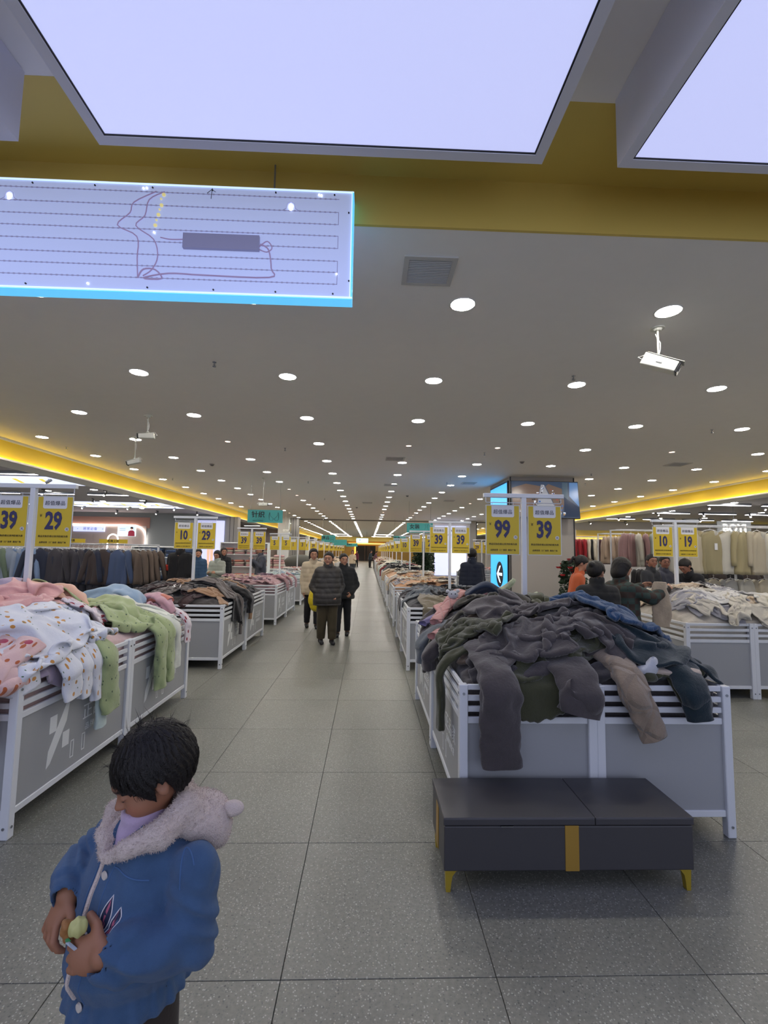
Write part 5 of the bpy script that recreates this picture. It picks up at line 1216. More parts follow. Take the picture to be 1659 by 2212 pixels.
# rolls of plush pushed up against the front rim behind the bench
for i_, (xa, xb, rr, mm, ll) in enumerate(((.62, .98, .075, DG2, 'charcoal plush roll in the near left corner behind the bench'), (.88, 1.34, .085, DG, 'dark grey plush roll lying along the front rim behind the bench'), (1.28, 1.66, .075, DG2, 'charcoal plush roll behind the middle post behind the bench'), (1.6, 2.0, .07, TEALD, 'dark teal plush roll along the near right rim behind the bench'))):
    limb([(xa, 2.80, .83), ((xa*2+xb)/3, 2.79, .875), ((xa+2*xb)/3, 2.83, .87), (xb, 2.82, .83)], (rr*.8, rr, rr*1.05, rr*.8), mm, 'plush_robe', ll, 'clothes', 'dark plush garments behind the bench', flat=.75, seed=70+i_, folds=1.6)
    limb([(xa+.05, 2.98, .88), ((xa*2+xb)/3, 2.93, .95), ((xa+2*xb)/3, 2.97, .94), (xb+.08, 2.96, .88)], (rr*.9, rr*1.1, rr*1.1, rr*.8), (DG, OL, DG, TEALD)[i_], 'plush_robe', ll.replace('roll', 'bundle in second row'), 'clothes', 'dark plush garments behind the bench', flat=.75, seed=80+i_, folds=1.6)
# hanging sleeves and legs over the rims
def over(side, at, reach_in, hang, r, m, name, lab, grp=None, drift=0, z=BH, **k):
    """side 'F','E','W' of a block edge at coordinate; at=(x,y) on the rim"""
    x, y = at; d = {'F': (0, -1), 'E': (1, 0), 'W': (-1, 0)}[side]
    pts = []
    for t in (1, .55, .2): pts.append((x-d[0]*reach_in*t, y-d[1]*reach_in*t, z+.06+.10*t))
    o = r[1]*.5+.012
    pts += [(x+d[0]*.01, y+d[1]*.01, z+.045), (x+d[0]*(o+.015), y+d[1]*(o+.015), z-.03)]
    for t in (.35, .7, 1): pts.append((x+d[0]*(o+.012)+(-d[1] if d[0] == 0 else 0)*0+drift*t*(1 if d[0] == 0 else 0), y+d[1]*(o+.012)+drift*t*(1 if d[1] == 0 else 0), z-hang*t))
    return limb(pts, r, m, name, lab, 'clothes', grp, **k)
YE_ = P0
over('F', (.735, YE_), .35, .42, (.11, .10, .115, .115, .11), DG, 'plush_sleeve', 'long dark grey plush sleeve hanging down the front of the bins behind the bench', drift=.02, seed=1, flat=.42)
over('F', (1.19, YE_), .3, .13, (.13, .12, .12, .11), DG, 'plush_sleeve', 'short dark grey plush sleeve hanging beside the middle post', drift=-.03, seed=2, flat=.5)
over('F', (1.50, YE_), .3, .26, (.11, .09, .085, .075), BEI, 'quilted_sleeve', 'beige quilted sleeve hanging over the front rim', drift=.11, seed=3, flat=.6, uv=(.3, .9))
over('F', (1.84, YE_), .35, .16, (.13, .10, .085, .075), TEALD, 'plush_sleeve', 'dark teal plush sleeve hanging near the right corner post', drift=.03, seed=4)
over('W', (XR0, 3.05), .2, .38, (.06, .055, .05, .05), OLG, 'plush_sleeve', 'thin moss green plush sleeve hanging on the aisle side near the corner', drift=-.02, seed=5)
over('W', (XR0, 3.5), .25, .12, (.11, .1, .09, .085), DG, 'plush_sleeve', 'dark grey plush sleeve drooping over the aisle rim', seed=6)
over('W', (XR0, 3.95), .25, .18, (.1, .09, .08, .075), SLT, 'plush_sleeve', 'slate grey plush sleeve drooping over the aisle rim farther back', seed=7)
limb([(1.66, 2.80, .88), (1.72, 2.75, .90), (1.78, 2.72, .895), (1.86, 2.70, .905), (1.93, 2.69, .90)], (.05, .055, .05, .04), plush('cream fleece', '#b3a496'), 'fleece_sleeve', 'cream fleece sleeve poking out by the white lining', 'clothes', None, seed=8)
limb([(1.62, 2.80, .86), (1.67, 2.73, .92), (1.675, 2.71, .985)], (.10, .085, .014), LIN_, 'hooded_jacket', 'white lined corner of a hood standing up at the right', 'clothes', None, flat=.5, seed=9, folds=.5)
limb(on(BR, [(.92, 4.62, .06), (.80, 4.42, .06), (.68, 4.2, .06), (.57, 3.95, .05)]), (.075, .06, .055, .05), PNKQ, 'quilted_sleeve', 'pink quilted sleeve reaching over the aisle rim', 'clothes', None, seed=10, uv=(.3, .9))
limb([(.82, 3.98, .95), (.66, 3.86, .93), (.52, 3.74, .90)], (.075, .06, .06), PNKQ, 'quilted_sleeve', 'lower pink quilted sleeve sticking out over the aisle', 'clothes', None, seed=11, uv=(.3, .9))
limb([(.86, 4.72, .97), (.70, 4.6, .95), (.52, 4.42, .90)], (.055, .05, .048), PUR, 'knit_sleeve', 'purple knitted sleeve sticking out over the aisle rim', 'clothes', None, seed=12)
limb(on(BR, [(.95, 4.45, .03), (1.12, 4.40, .05), (1.3, 4.45, .03)]), (.09, .10, .07), NVY, 'plush_sleeve', 'navy plush bundle beneath the pink quilted jacket', 'clothes', None, seed=13)
limb(on(BR, [(1.15, 4.7, .05), (1.22, 4.68, .12), (1.34, 4.66, .08), (1.44, 4.64, .12), (1.47, 4.64, .17)]), (.05, .06, .055, .05, .035), PGR, 'fleece_sleeve', 'pale green and pink sleeve beside the sign pole', 'clothes', None, seed=14)
limb(on(BR, [(1.05, 4.75, .02), (1.15, 4.74, .10), (1.30, 4.76, .08), (1.45, 4.8, .02)]), (.05, .07, .07, .05), PNKQ, 'quilted_sleeve', 'pink quilted sleeve curled beside the sign pole', 'clothes', None, seed=15, uv=(.3, .9))
# bear badge on the pink jacket
bd = empty('bear_badge', on(BR, [(.80, 4.36, .10)])[0]); tag(bd, 'small white bear badge on the pink quilted jacket', 'badge')
def ball(nm, c, r, m, par, sc=(1, 1, 1), n=12):
    v = []; f = []
    for j in range(n+1):
        t = math.pi*j/n
        for i in range(2*n): a = math.pi*i/n; v.append((c[0]+r*sc[0]*math.sin(t)*math.cos(a), c[1]+r*sc[1]*math.sin(t)*math.sin(a), c[2]+r*sc[2]*math.cos(t)))
    f = [[j*2*n+i, j*2*n+(i+1) % (2*n), (j+1)*2*n+(i+1) % (2*n), (j+1)*2*n+i][::-1] for j in range(n) for i in range(2*n)]
    return link(nm, mesh(nm, v, f, True), par, m)
ball('face', (0, 0, 0), .045, LIN_, bd, (1.1, .5, .9)); ball('ear', (-.05, 0, .03), .018, LIN_, bd); ball('ear', (.045, 0, .035), .018, LIN_, bd)
for s in (-1, 1): ball('eye', (s*.018, -.022, .008), .006, BLACKI, bd, n=6)
# left block: hanging parts on the aisle side (x = -1.9)
XE = -1.9
over('E', (XE, 3.42), .3, .42, (.10, .095, .10, .10, .095), GRN, 'flannel_trousers', 'light green flannel leg hanging over the middle of the near bin', drift=.06, seed=21, flat=.45, uv=(.4, 1.0))
over('E', (XE, 3.30), .2, .30, (.06, .055, .05), WPR, 'printed_sleeve', 'white printed sleeve hanging beside the green leg', drift=.03, seed=22, uv=(.3, .6))
over('E', (XE, 3.17), .2, .24, (.065, .06, .06), WPR, 'printed_sleeve', 'second white printed sleeve hanging beside the green leg', drift=.02, seed=23, uv=(.3, .6))
over('E', (XE, 3.02), .2, .20, (.09, .085, .085), WPR, 'printed_sleeve', 'wide white printed sleeve hanging over the near bin', drift=.02, seed=24, flat=.4, uv=(.3, .6))
over('E', (XE, 3.40), .1, .52, (.03, .03, .055), MINT, 'flannel_cuff', 'mint white cuff peeping below the green leg', drift=.02, seed=25)
over('E', (XE, 4.25), .3, .50, (.10, .09, .085, .085), GRN, 'flannel_trousers', 'left light green flannel leg hanging over the far bin', drift=.05, seed=26, flat=.5, uv=(.4, 1.0))
over('E', (XE, 4.42), .3, .48, (.09, .09, .08, .08), GRN, 'flannel_trousers', 'right light green flannel leg hanging over the far bin', drift=.06, seed=27, flat=.5, uv=(.4, 1.0))
over('E', (XE, 4.58), .3, .40, (.085, .085, .075, .07), CRM, 'flannel_trousers', 'cream white flannel leg hanging beside the green legs', drift=.05, seed=28, flat=.5)
over('E', (XE, 4.92), .2, .22, (.05, .05, .05), HRT, 'printed_sleeve', 'white cherry print sleeve hanging at the far end of the rim', seed=29, uv=(.3, .6))
over('E', (XE-.12, P0+.02), .2, .02, (.10, .10, .10), PPR, 'printed_sleeve', 'pink printed bundle on the near corner post', seed=30, uv=(.4, .5))
over('F', (-2.03, P0), .25, .36, (.09, .085, .085, .08), PPR, 'printed_trousers', 'pink star printed leg hanging down the near corner', drift=-.06, seed=31, uv=(.4, 1.0))
over('F', (-2.18, P0), .25, .30, (.1, .085, .085, .08), PPR, 'printed_trousers', 'second pink star printed leg at the left edge of the picture', drift=-.02, seed=32, uv=(.4, 1.0))
limb([(-3.0, 3.95, 1.0), (-2.97, 3.93, 1.12), (-2.94, 3.9, 1.22)], (.13, .12, .03), LIL, 'hooded_fleece', 'lilac fleece hood standing up beside the left sign pole', 'clothes', None, flat=.6, seed=33, folds=.6)
limb([(-2.28, 4.95, 1.02), (-2.12, 4.93, 1.06), (-2.03, 4.9, 1.03)], (.06, .07, .05), CORL, 'coral_bundle', 'bright coral bundle on the far end of the left front heap', 'clothes', None, seed=34)
for i_, (a_, b_, rr, mm, nm_, ll) in enumerate((((-2.75, 4.75, 1.06), (-2.35, 4.78, 1.08), .10, BLC, 'flannel_shirt', 'blue cloud print shirt bunched at the far end behind the child'), ((-2.95, 4.2, 1.14), (-2.55, 4.15, 1.12), .11, PCH, 'fleece_sweater', 'peach fleece bundle behind the left sign pole'),
    ((-2.8, 4.0, 1.06), (-2.35, 3.85, 1.02), .10, PK2, 'fleece_sweater', 'rose fleece bundle right of the left sign pole'), ((-3.3, 3.6, 1.0), (-2.85, 3.5, 1.03), .09, LIL, 'fleece_sweater', 'lilac fleece bundle left of the sign pole'),
    ((-2.45, 4.35, 1.05), (-2.1, 4.2, 1.0), .085, GRN, 'flannel_trousers', 'light green flannel bundle on the rim behind the child'), ((-2.3, 4.95, 1.04), (-2.05, 4.85, 1.0), .07, MATS['pink lilac fleece'], 'fleece_sweater', 'pink lilac bundle on the far corner behind the child'))):
    m_ = [(a_[k]+b_[k])/2 for k in range(3)]; limb([(a_[0]-.06, a_[1], a_[2]-.09), a_, (m_[0], m_[1]+.04, m_[2]+.04), b_, (b_[0]+.07, b_[1], b_[2]-.09)], (rr*.7, rr, rr*1.1, rr, rr*.7), mm, nm_, ll, 'clothes', None, flat=.7, seed=50+i_, folds=1.7)
# second left block
over('E', (XE, 6.95), .35, .50, (.06, .055, .04, .045), ML['grey'], 'knit_trousers', 'grey trouser leg hanging down by the middle post of the second left block', seed=41, flat=.5)
over('E', (XE, 7.35), .35, .24, (.12, .10, .08), ML['black'], 'sweater_sleeve', 'black sleeve hanging over the rim of the second left block', seed=42)
over('E', (XE, 7.5), .2, .36, (.05, .05, .05), ML['tan'], 'sweater_sleeve', 'tan sleeve hanging under the black one', seed=43)
text('lettering_print', 'S  i', .09, SIGNW, None, (-2.62, 6.5, float(BL1.at(np.array([-2.62]), np.array([6.5]))[0])+.03), (math.radians(-60), 0, .1), bold=.02)
bpy.context.scene.objects['lettering_print']['label'] = 'white letters printed on the dark wine sweater'; bpy.context.scene.objects['lettering_print']['category'] = 'print'
# ---- garments of the farther blocks: shapes simulated once on a dome and copied
BD = Bin(-1, -1, 1, 1, .02, 8)
PROTO = []
specs = [dict(bin=BD, c=(0, 0), rot=0, size=r_.choice(BIG), crumple=r_.uniform(.48, .66), th=.016, nf=r_.uniform(2, 3.4), drop=.02) for _ in range(10)]
for i, p in enumerate(sim(specs, steps=30, seed=77)):
    p = p.copy(); p[..., 2] -= p[..., 2].min(); me, _ = cloth_mesh(p, ('sheet', 'top', 'legs', 'round')[i % 4]); me.materials.append(None); me.name = 'garment'; PROTO.append(me)
def far_heap(x0, y0, cols, where, grp, n, peak=.14, base=None, sub=0, seed=1, hang=4, side='W'):
    r = random.Random(seed); b = Bin(x0+.03, y0+.03, x0+2*UW-.03, y0+2*UD-.03, peak, seed)
    heap_base(b, base or cols[0][1], 'clothes_mass', f'mass of clothes filling {where}')
    for i in range(n):
        nm, m = r.choice(cols); o = bpy.data.objects.new('crumpled_garment', r.choice(PROTO)); COL.objects.link(o)
        o.material_slots[0].link = 'OBJECT'; o.material_slots[0].material = m
        nx_ = max(2, int(math.sqrt(n*.65))); x = b.x0+.12+(1.27)*((i % nx_)+.5+r.uniform(-.35, .35))/nx_; y = b.y0+.1+2.15*((i//nx_)+.5+r.uniform(-.35, .35))/max(1, -(-n//nx_)); s = r.uniform(.85, 1.1)
        o.location = (x, y, float(b.at(np.array([x]), np.array([y]))[0])-.03); o.rotation_euler = (r.uniform(-.12, .12), r.uniform(-.12, .12), r.uniform(0, 6.28)); o.scale = (s, s, s*r.uniform(.8, 1.3))
        tag(o, f'{nm} garment, {quad(b, (x, y))} of {where}', 'clothes', grp)
        if sub: md = o.modifiers.new('s', 'SUBSURF'); md.levels = md.render_levels = 1
    for i in range(hang):
        nm, m = r.choice(cols); yy = y0+r.uniform(.2, 2.2)
        over('W' if side == 'R' else 'E', (x0 if side == 'R' else x0+2*UW, yy), .2, r.uniform(.1, .35), (.06, .055, .05), m, 'garment_sleeve', f'{nm} sleeve hanging from {where}', grp, seed=i+seed, n=10)
c_ = lambda *a: [(k, ML[k]) for k in a]
FARS = {('L', 2): (c_('rose', 'plum', 'cream', 'rose'), 14, .12), ('L', 3): (c_('mint', 'white', 'pale blue'), 12, .03), ('L', 4): (c_('white', 'light grey', 'pink'), 10, .06), ('L', 5): (c_('cream', 'apricot', 'beige'), 9, .12), ('L', 6): (c_('apricot', 'khaki', 'cream'), 8, .15),
        ('R', 2): (c_('apricot', 'cream', 'off-white', 'charcoal', 'light grey'), 16, .14), ('R', 3): (c_('apricot', 'cream', 'black', 'off-white'), 12, .16), ('R', 4): (c_('black', 'off-white', 'red'), 11, .25), ('R', 5): (c_('off-white', 'mint', 'black'), 10, .28), ('R', 6): (c_('red', 'off-white', 'beige'), 8, .2)}
for (sd, k), (cols, n, peak) in FARS.items():
    far_heap(XL0 if sd == 'L' else XR0, P0+PER*k, cols, block_name(sd, k), f"heaped clothes in {block_name(sd, k)}", n, peak, None, 1 if k < 3 else 0, k*3+(1 if sd == 'L' else 2), 4 if k < 5 else 2, sd)
for k in range(7, NB):
    for sd in 'LR': far_heap(XL0 if sd == 'L' else XR0, P0+PER*k, c_('cream', 'beige', 'white', 'apricot', 'black', 'red'), block_name(sd, k), 'heaped clothes in the far bin blocks', 4, .18, None, 0, k*5+(1 if sd == 'L' else 2), 0, sd)
far_heap(3.57, 16.3, c_('slate', 'pink', 'charcoal'), 'the bin block behind the column', 'heaped clothes behind the column', 8, .14, None, 0, 90, 1, 'R')
# ================================================================ people: signed-distance modelling
def sdf_mesh(f, lo, hi, h):
    """surface nets over a signed distance function, evaluated only in blocks near the surface"""
    lo = np.array(lo, float); B = 16; n = np.ceil((np.array(hi)-lo)/h/B).astype(int); N = n*B
    V = np.empty(tuple(N+1), np.float32); V[:] = 1
    ax = [lo[k]+h*np.arange(N[k]+1) for k in range(3)]
    C = np.stack(np.meshgrid(*[lo[k]+h*B*(np.arange(n[k])+.5) for k in range(3)], indexing='ij'), -1)
    fc = f(C.reshape(-1, 3)).reshape(n); R = h*B*.9+.02
    for i, j, k in np.argwhere(np.abs(fc) < R):
        s = [slice(a*B, a*B+B+1) for a in (i, j, k)]
        X = np.stack(np.meshgrid(ax[0][s[0]], ax[1][s[1]], ax[2][s[2]], indexing='ij'), -1); sh = X.shape[:3]
        V[s[0], s[1], s[2]] = f(X.reshape(-1, 3)).reshape(sh)
    for i, j, k in np.argwhere(fc <= -R): V[i*B+1:i*B+B, j*B+1:j*B+B, k*B+1:k*B+B] = -1
    I = V < 0; c = np.zeros(tuple(N), np.int8)
    for d in np.ndindex(2, 2, 2): c += I[d[0]:N[0]+d[0], d[1]:N[1]+d[1], d[2]:N[2]+d[2]]
    act = np.argwhere((c > 0) & (c < 8)); vid = -np.ones(tuple(N), np.int64); vid[tuple(act.T)] = np.arange(len(act))
    acc = np.zeros((len(act), 3)); cnt = np.zeros(len(act)); cs = [np.array(d) for d in np.ndindex(2, 2, 2)]
    for a in range(8):
        for ax_ in range(3):
            if cs[a][ax_]: continue
            b = cs[a].copy(); b[ax_] = 1
            va = V[tuple((act+cs[a]).T)]; vb = V[tuple((act+b).T)]; m = (va < 0) != (vb < 0)
            t = np.where(m, va/(va-vb+1e-12), 0); p = cs[a]+np.eye(3)[ax_]*t[:, None]; acc[m] += p[m]; cnt[m] += 1
    P = lo+h*(act+acc/np.maximum(cnt, 1)[:, None]); F = []
    for ax_ in range(3):
        o = [k for k in range(3) if k != ax_]; sl0 = [slice(1, N[k]) for k in range(3)]; sl0[ax_] = slice(0, N[ax_])
        sl1 = list(sl0); sl1[ax_] = slice(1, N[ax_]+1)
        a, b = I[tuple(sl0)], I[tuple(sl1)]; e = np.argwhere(a != b); inside = a[tuple(e.T)]
        off = np.array([1 if k != ax_ else 0 for k in range(3)]); e = e+off
        q = []
        for (p1, p2) in ((0, 0), (1, 0), (1, 1), (0, 1)):
            d = np.zeros(3, int); d[o[0]] = -p1; d[o[1]] = -p2; q.append(vid[tuple((e+d).T)])
        q = np.stack(q, -1); fl = inside if ax_ != 1 else ~inside
        q[~fl] = q[~fl][:, ::-1]; F.append(q[(q >= 0).all(1)])
    return P, np.concatenate(F)
def cone(P, a, b, ra, rb):
    a = np.asarray(a, float); b = np.asarray(b, float); d = b-a; L2 = d@d+1e-12
    t = np.clip(((P-a)@d)/L2, 0, 1); q = P-a-t[:, None]*d
    return np.sqrt((q*q).sum(1))-(ra+(rb-ra)*t)
def elli(P, c, r, M=None):
    q = P-np.asarray(c, float)
    if M is not None: q = q@M.T
    r = np.asarray(r, float); k0 = np.sqrt(((q/r)**2).sum(1)); k1 = np.sqrt(((q/r**2)**2).sum(1))+1e-9
    return k0*(k0-1)/k1
def su(a, b, k): h = np.clip(.5+.5*(b-a)/k, 0, 1); return b*(1-h)+a*h-k*h*(1-h)
def chain(P, pts, r, k=0):
    d = None
    for i in range(len(pts)-1):
        c = cone(P, pts[i], pts[i+1], r[i], r[i+1]); d = c if d is None else (su(d, c, k) if k else np.minimum(d, c))
    return d
def frame(yaw, pitch, roll=0):
    """rows F (forward), L (left), U (up); yaw 0 looks along -y, positive pitch looks down"""
    cy_, sy_ = math.cos(yaw), math.sin(yaw); F = np.array([sy_, -cy_, 0]); L = np.array([cy_, sy_, 0]); U = np.array([0, 0, 1.])
    cp_, sp__ = math.cos(pitch), math.sin(pitch); F, U = F*cp_-U*sp__, U*cp_+F*sp__
    cr_, sr_ = math.cos(roll), math.sin(roll); L, U = L*cr_+U*sr_, U*cr_-L*sr_
    return np.stack([F, L, U])
def head_sdf(P, c, M, s, child=False):
    Q = (P-c)@M.T/s; Q = Q.copy(); l = np.abs(Q[:, 1]); A = Q.copy(); A[:, 1] = l
    d = elli(Q, (-.008, 0, .008), (.090, .074, .086))
    d = su(d, elli(Q, (.026, 0, -.040), (.058, .055, .066)), .03)
    if child:
        d = su(d, elli(A, (.050, .030, -.052), (.032, .028, .030)), .02); d = su(d, elli(Q, (.066, 0, -.094), (.018, .022, .015)), .018)
    else: d = su(d, elli(A, (.048, .030, -.045), (.028, .022, .03)), .02); d = su(d, elli(Q, (.064, 0, -.100), (.019, .024, .018)), .02)
    d = su(d, elli(Q, (.083, 0, .012), (.014, .045, .014)), .02)                        # brow
    d = -su(-d, elli(A, (.103, .031, -.012), (.022, .017, .013)), .012)                 # sockets
    d = su(d, elli(A, (.0755, .030, -.014), (.0135, .0145, .0115)), .003)                 # lids over the eyes
    n = cone(Q, (.084, 0, -.012), (.100, 0, -.038), .006, .0095); d = su(d, n, .012); d = su(d, elli(A, (.092, .010, -.041), (.008, .007, .006)), .006)
    d = su(d, elli(Q, (.085, 0, -.062), (.0105, .021, .0065)), .006); d = su(d, elli(Q, (.083, 0, -.074), (.0105, .017, .0065)), .006)
    d = -su(-d, elli(Q, (.097, 0, -.068), (.010, .018, .0022)), .003)
    e = elli(A, (-.006, .078, -.020), (.017, .009, .030)); e = -su(-e, elli(A, (-.004, .088, -.018), (.010, .007, .018)), .004); d = su(d, e, .006)
    return d*s
def skin_tint(o, P, c, M, s, base, child=False):
    """colour attribute: lips, brows and lash line on the skin"""
    Q = (P-c)@M.T/s; l = np.abs(Q[:, 1]); col = np.tile(np.array(lin(base)), (len(P), 1))
    def mix(w, c2): w = np.clip(w, 0, 1)[:, None]; col[:] = col*(1-w)+np.array(lin(c2))*w
    fr = Q[:, 0] > .055
    mix(fr*(1-((Q[:, 1]/.021)**2+((Q[:, 2]+.068)/.012)**2))*1.8, '#8a4a42')
    mix((Q[:, 0] > .04)*(1-(((l-.034)/.02)**2+((Q[:, 2]-.012+(l-.034)*.15)/.0045)**2))*2, '#2a1d18')
    mix(fr*(1-(((l-.030)/.0145)**2+((Q[:, 2]+.0205-.25*(l-.03)**2/.01)/.0032)**2))*2.5, '#140e0c')
    if not child: mix(fr*(1-(((l-.030)/.011)**2+((Q[:, 2]+.014)/.0055)**2))*2, '#1a1310')
    mix((Q[:, 0] > .03)*(1-(((l-.042)/.022)**2+((Q[:, 2]+.05)/.02)**2))*.35, '#a5604e')
    ca = o.data.color_attributes.new('tint', 'FLOAT_COLOR', 'POINT'); ca.data.foreach_set('color', np.concatenate([col, np.ones((len(P), 1))], 1).astype(np.float32).ravel())
def skin_mat(name):
    if name in MATS: return MATS[name]
    m = mat(name, '#b08468', .55, bump=(400, .08, .001)); nt = m.node_tree; a = nt.nodes.new('ShaderNodeVertexColor'); a.layer_name = 'tint'; nt.links.new(a.outputs[0], nt.nodes['Principled BSDF'].inputs['Base Color'])
    nt.nodes['Principled BSDF'].inputs['Subsurface Weight'].default_value = .08; nt.nodes['Principled BSDF'].inputs['Subsurface Radius'].default_value = (.01, .004, .002); return m
SKIN = skin_mat('skin')
HAIRM = mat('black hair', '#15110f', .5, bump=(300, .6, .003), spec=.35)
def hair_sdf(P, c, M, s, style, seed=0):
    Q = (P-c)@M.T/s; f, l, u = Q[:, 0], np.abs(Q[:, 1]), Q[:, 2]
    bulk = {'short': .004, 'child': .018}.get(style, .010)
    d = elli(Q, (-.014, 0, .014), (.096+bulk*.6, .080+bulk, .090+bulk))
    ang = np.arctan2(Q[:, 1], f+.02); d = d+.0022*np.sin(ang*34+3*np.sin(u*50))+.0018*np.sin(ang*57+u*90)
    if style == 'bob': d = su(d, elli(Q, (-.03, 0, -.06), (.075, .088, .09)), .03)
    if style == 'pony':
        T = [M.T@(np.array(p)*s)+c for p in ((-.09, 0, .03), (-.135, 0, .02), (-.15, 0, -.07), (-.14, 0, -.13))]; d = su(d, chain(P, T, [.02*s, .024*s, .022*s, .01*s], .01)/s, .01)
    if style == 'bun': d = su(d, elli(Q, (-.10, 0, .045), (.034, .036, .034)), .008)
    g = np.interp(f, [-.2, -.045, -.028, -.02, .012, .022, .045, .09, .2], [-.085, -.085, -.05, 0.0, .0, -.028, .02, .055, .07]) if style != 'child' else np.interp(f, [-.2, -.035, -.024, -.016, .010, .018, .030, .05, .09, .2], [-.078, -.078, -.045, -.012, -.010, -.052, -.046, -.010, .004, .004])
    if style in ('bob', 'long'): g = np.interp(f, [-.2, .018, .035, .06, .2], [-.14, -.14, 0, .046, .06])
    g = g+.004*np.sin(ang*29)+.003*np.sin(ang*47)
    return np.maximum(d, np.where(f > -.2, (g-u)*.8, -1))*s
def skin_hand(P, w, d, up, s, spread=0, curl=.6, side=1):
    """palm plus five tapering fingers; w wrist, d pointing direction, up = back of hand, side = +1 thumb on the right-hand side of d x up"""
    d = np.asarray(d, float); d = d/np.linalg.norm(d); up = np.asarray(up, float); up = up-d*(up@d); up /= np.linalg.norm(up); r = np.cross(d, up)*side
    w = np.asarray(w, float); pc = w+d*.042*s; M = np.stack([d, r, up]); o = elli(P, pc, (.044*s, .036*s, .016*s), M)
    for i, (off, L, rad) in enumerate(((-.026, .052, .0078), (-.009, .064, .0086), (.009, .067, .0088), (.026, .060, .0084))):
        sp_ = (i-1.5)*spread; a = pc+d*.028*s+r*off*s; d1 = d*math.cos(curl*.5)-up*math.sin(curl*.5)+r*sp_; d2 = d*math.cos(curl*1.6)-up*math.sin(curl*1.6)+r*sp_*.6; d3 = d*math.cos(curl*2.4)-up*math.sin(curl*2.4)
        p = [a, a+d1*L*.42*s, a+(d1*.42+d2*.33)*L*s, a+(d1*.42+d2*.33+d3*.25)*L*s]; o = su(o, chain(P, p, [rad*s*1.05, rad*s, rad*s*.92, rad*s*.75]), .004*s)
    a = w+d*.022*s+r*.022*s; t = chain(P, [a, a+(r*.7+d*.5-up*.3)*.034*s, a+(r*.85+d*1.15-up*.75)*.042*s], [.012*s, .0105*s, .0085*s]); return su(o, t, .008*s)
def fold(P, sc, amp, seed=0): 
    r = np.random.RandomState(seed); n = np.zeros(len(P))
    for k in range(7):
        v = r.normal(size=3); v /= np.linalg.norm(v); w = r.normal(size=3)*sc*.4
        n += np.sin(P@v*sc*r.uniform(.7, 1.6)+1.5*np.sin(P@w+r.uniform(0, 6))+r.uniform(0, 6))
    return amp*(1-np.abs(n/3.2))
ARMS = {'down': ((.02, .0, -.185), (.015, -.045, -.33)), 'pocket': ((.055, .045, -.17), (.0, -.055, -.265)), 'hold': ((.02, -.03, -.17), (-.035, -.16, -.15)), 'reach': ((.03, -.08, -.15), (.0, -.21, -.19)), 'up': ((.05, -.06, -.14), (-.045, -.15, -.03)), 'raise': ((.06, -.12, -.06), (.02, -.27, .0))}
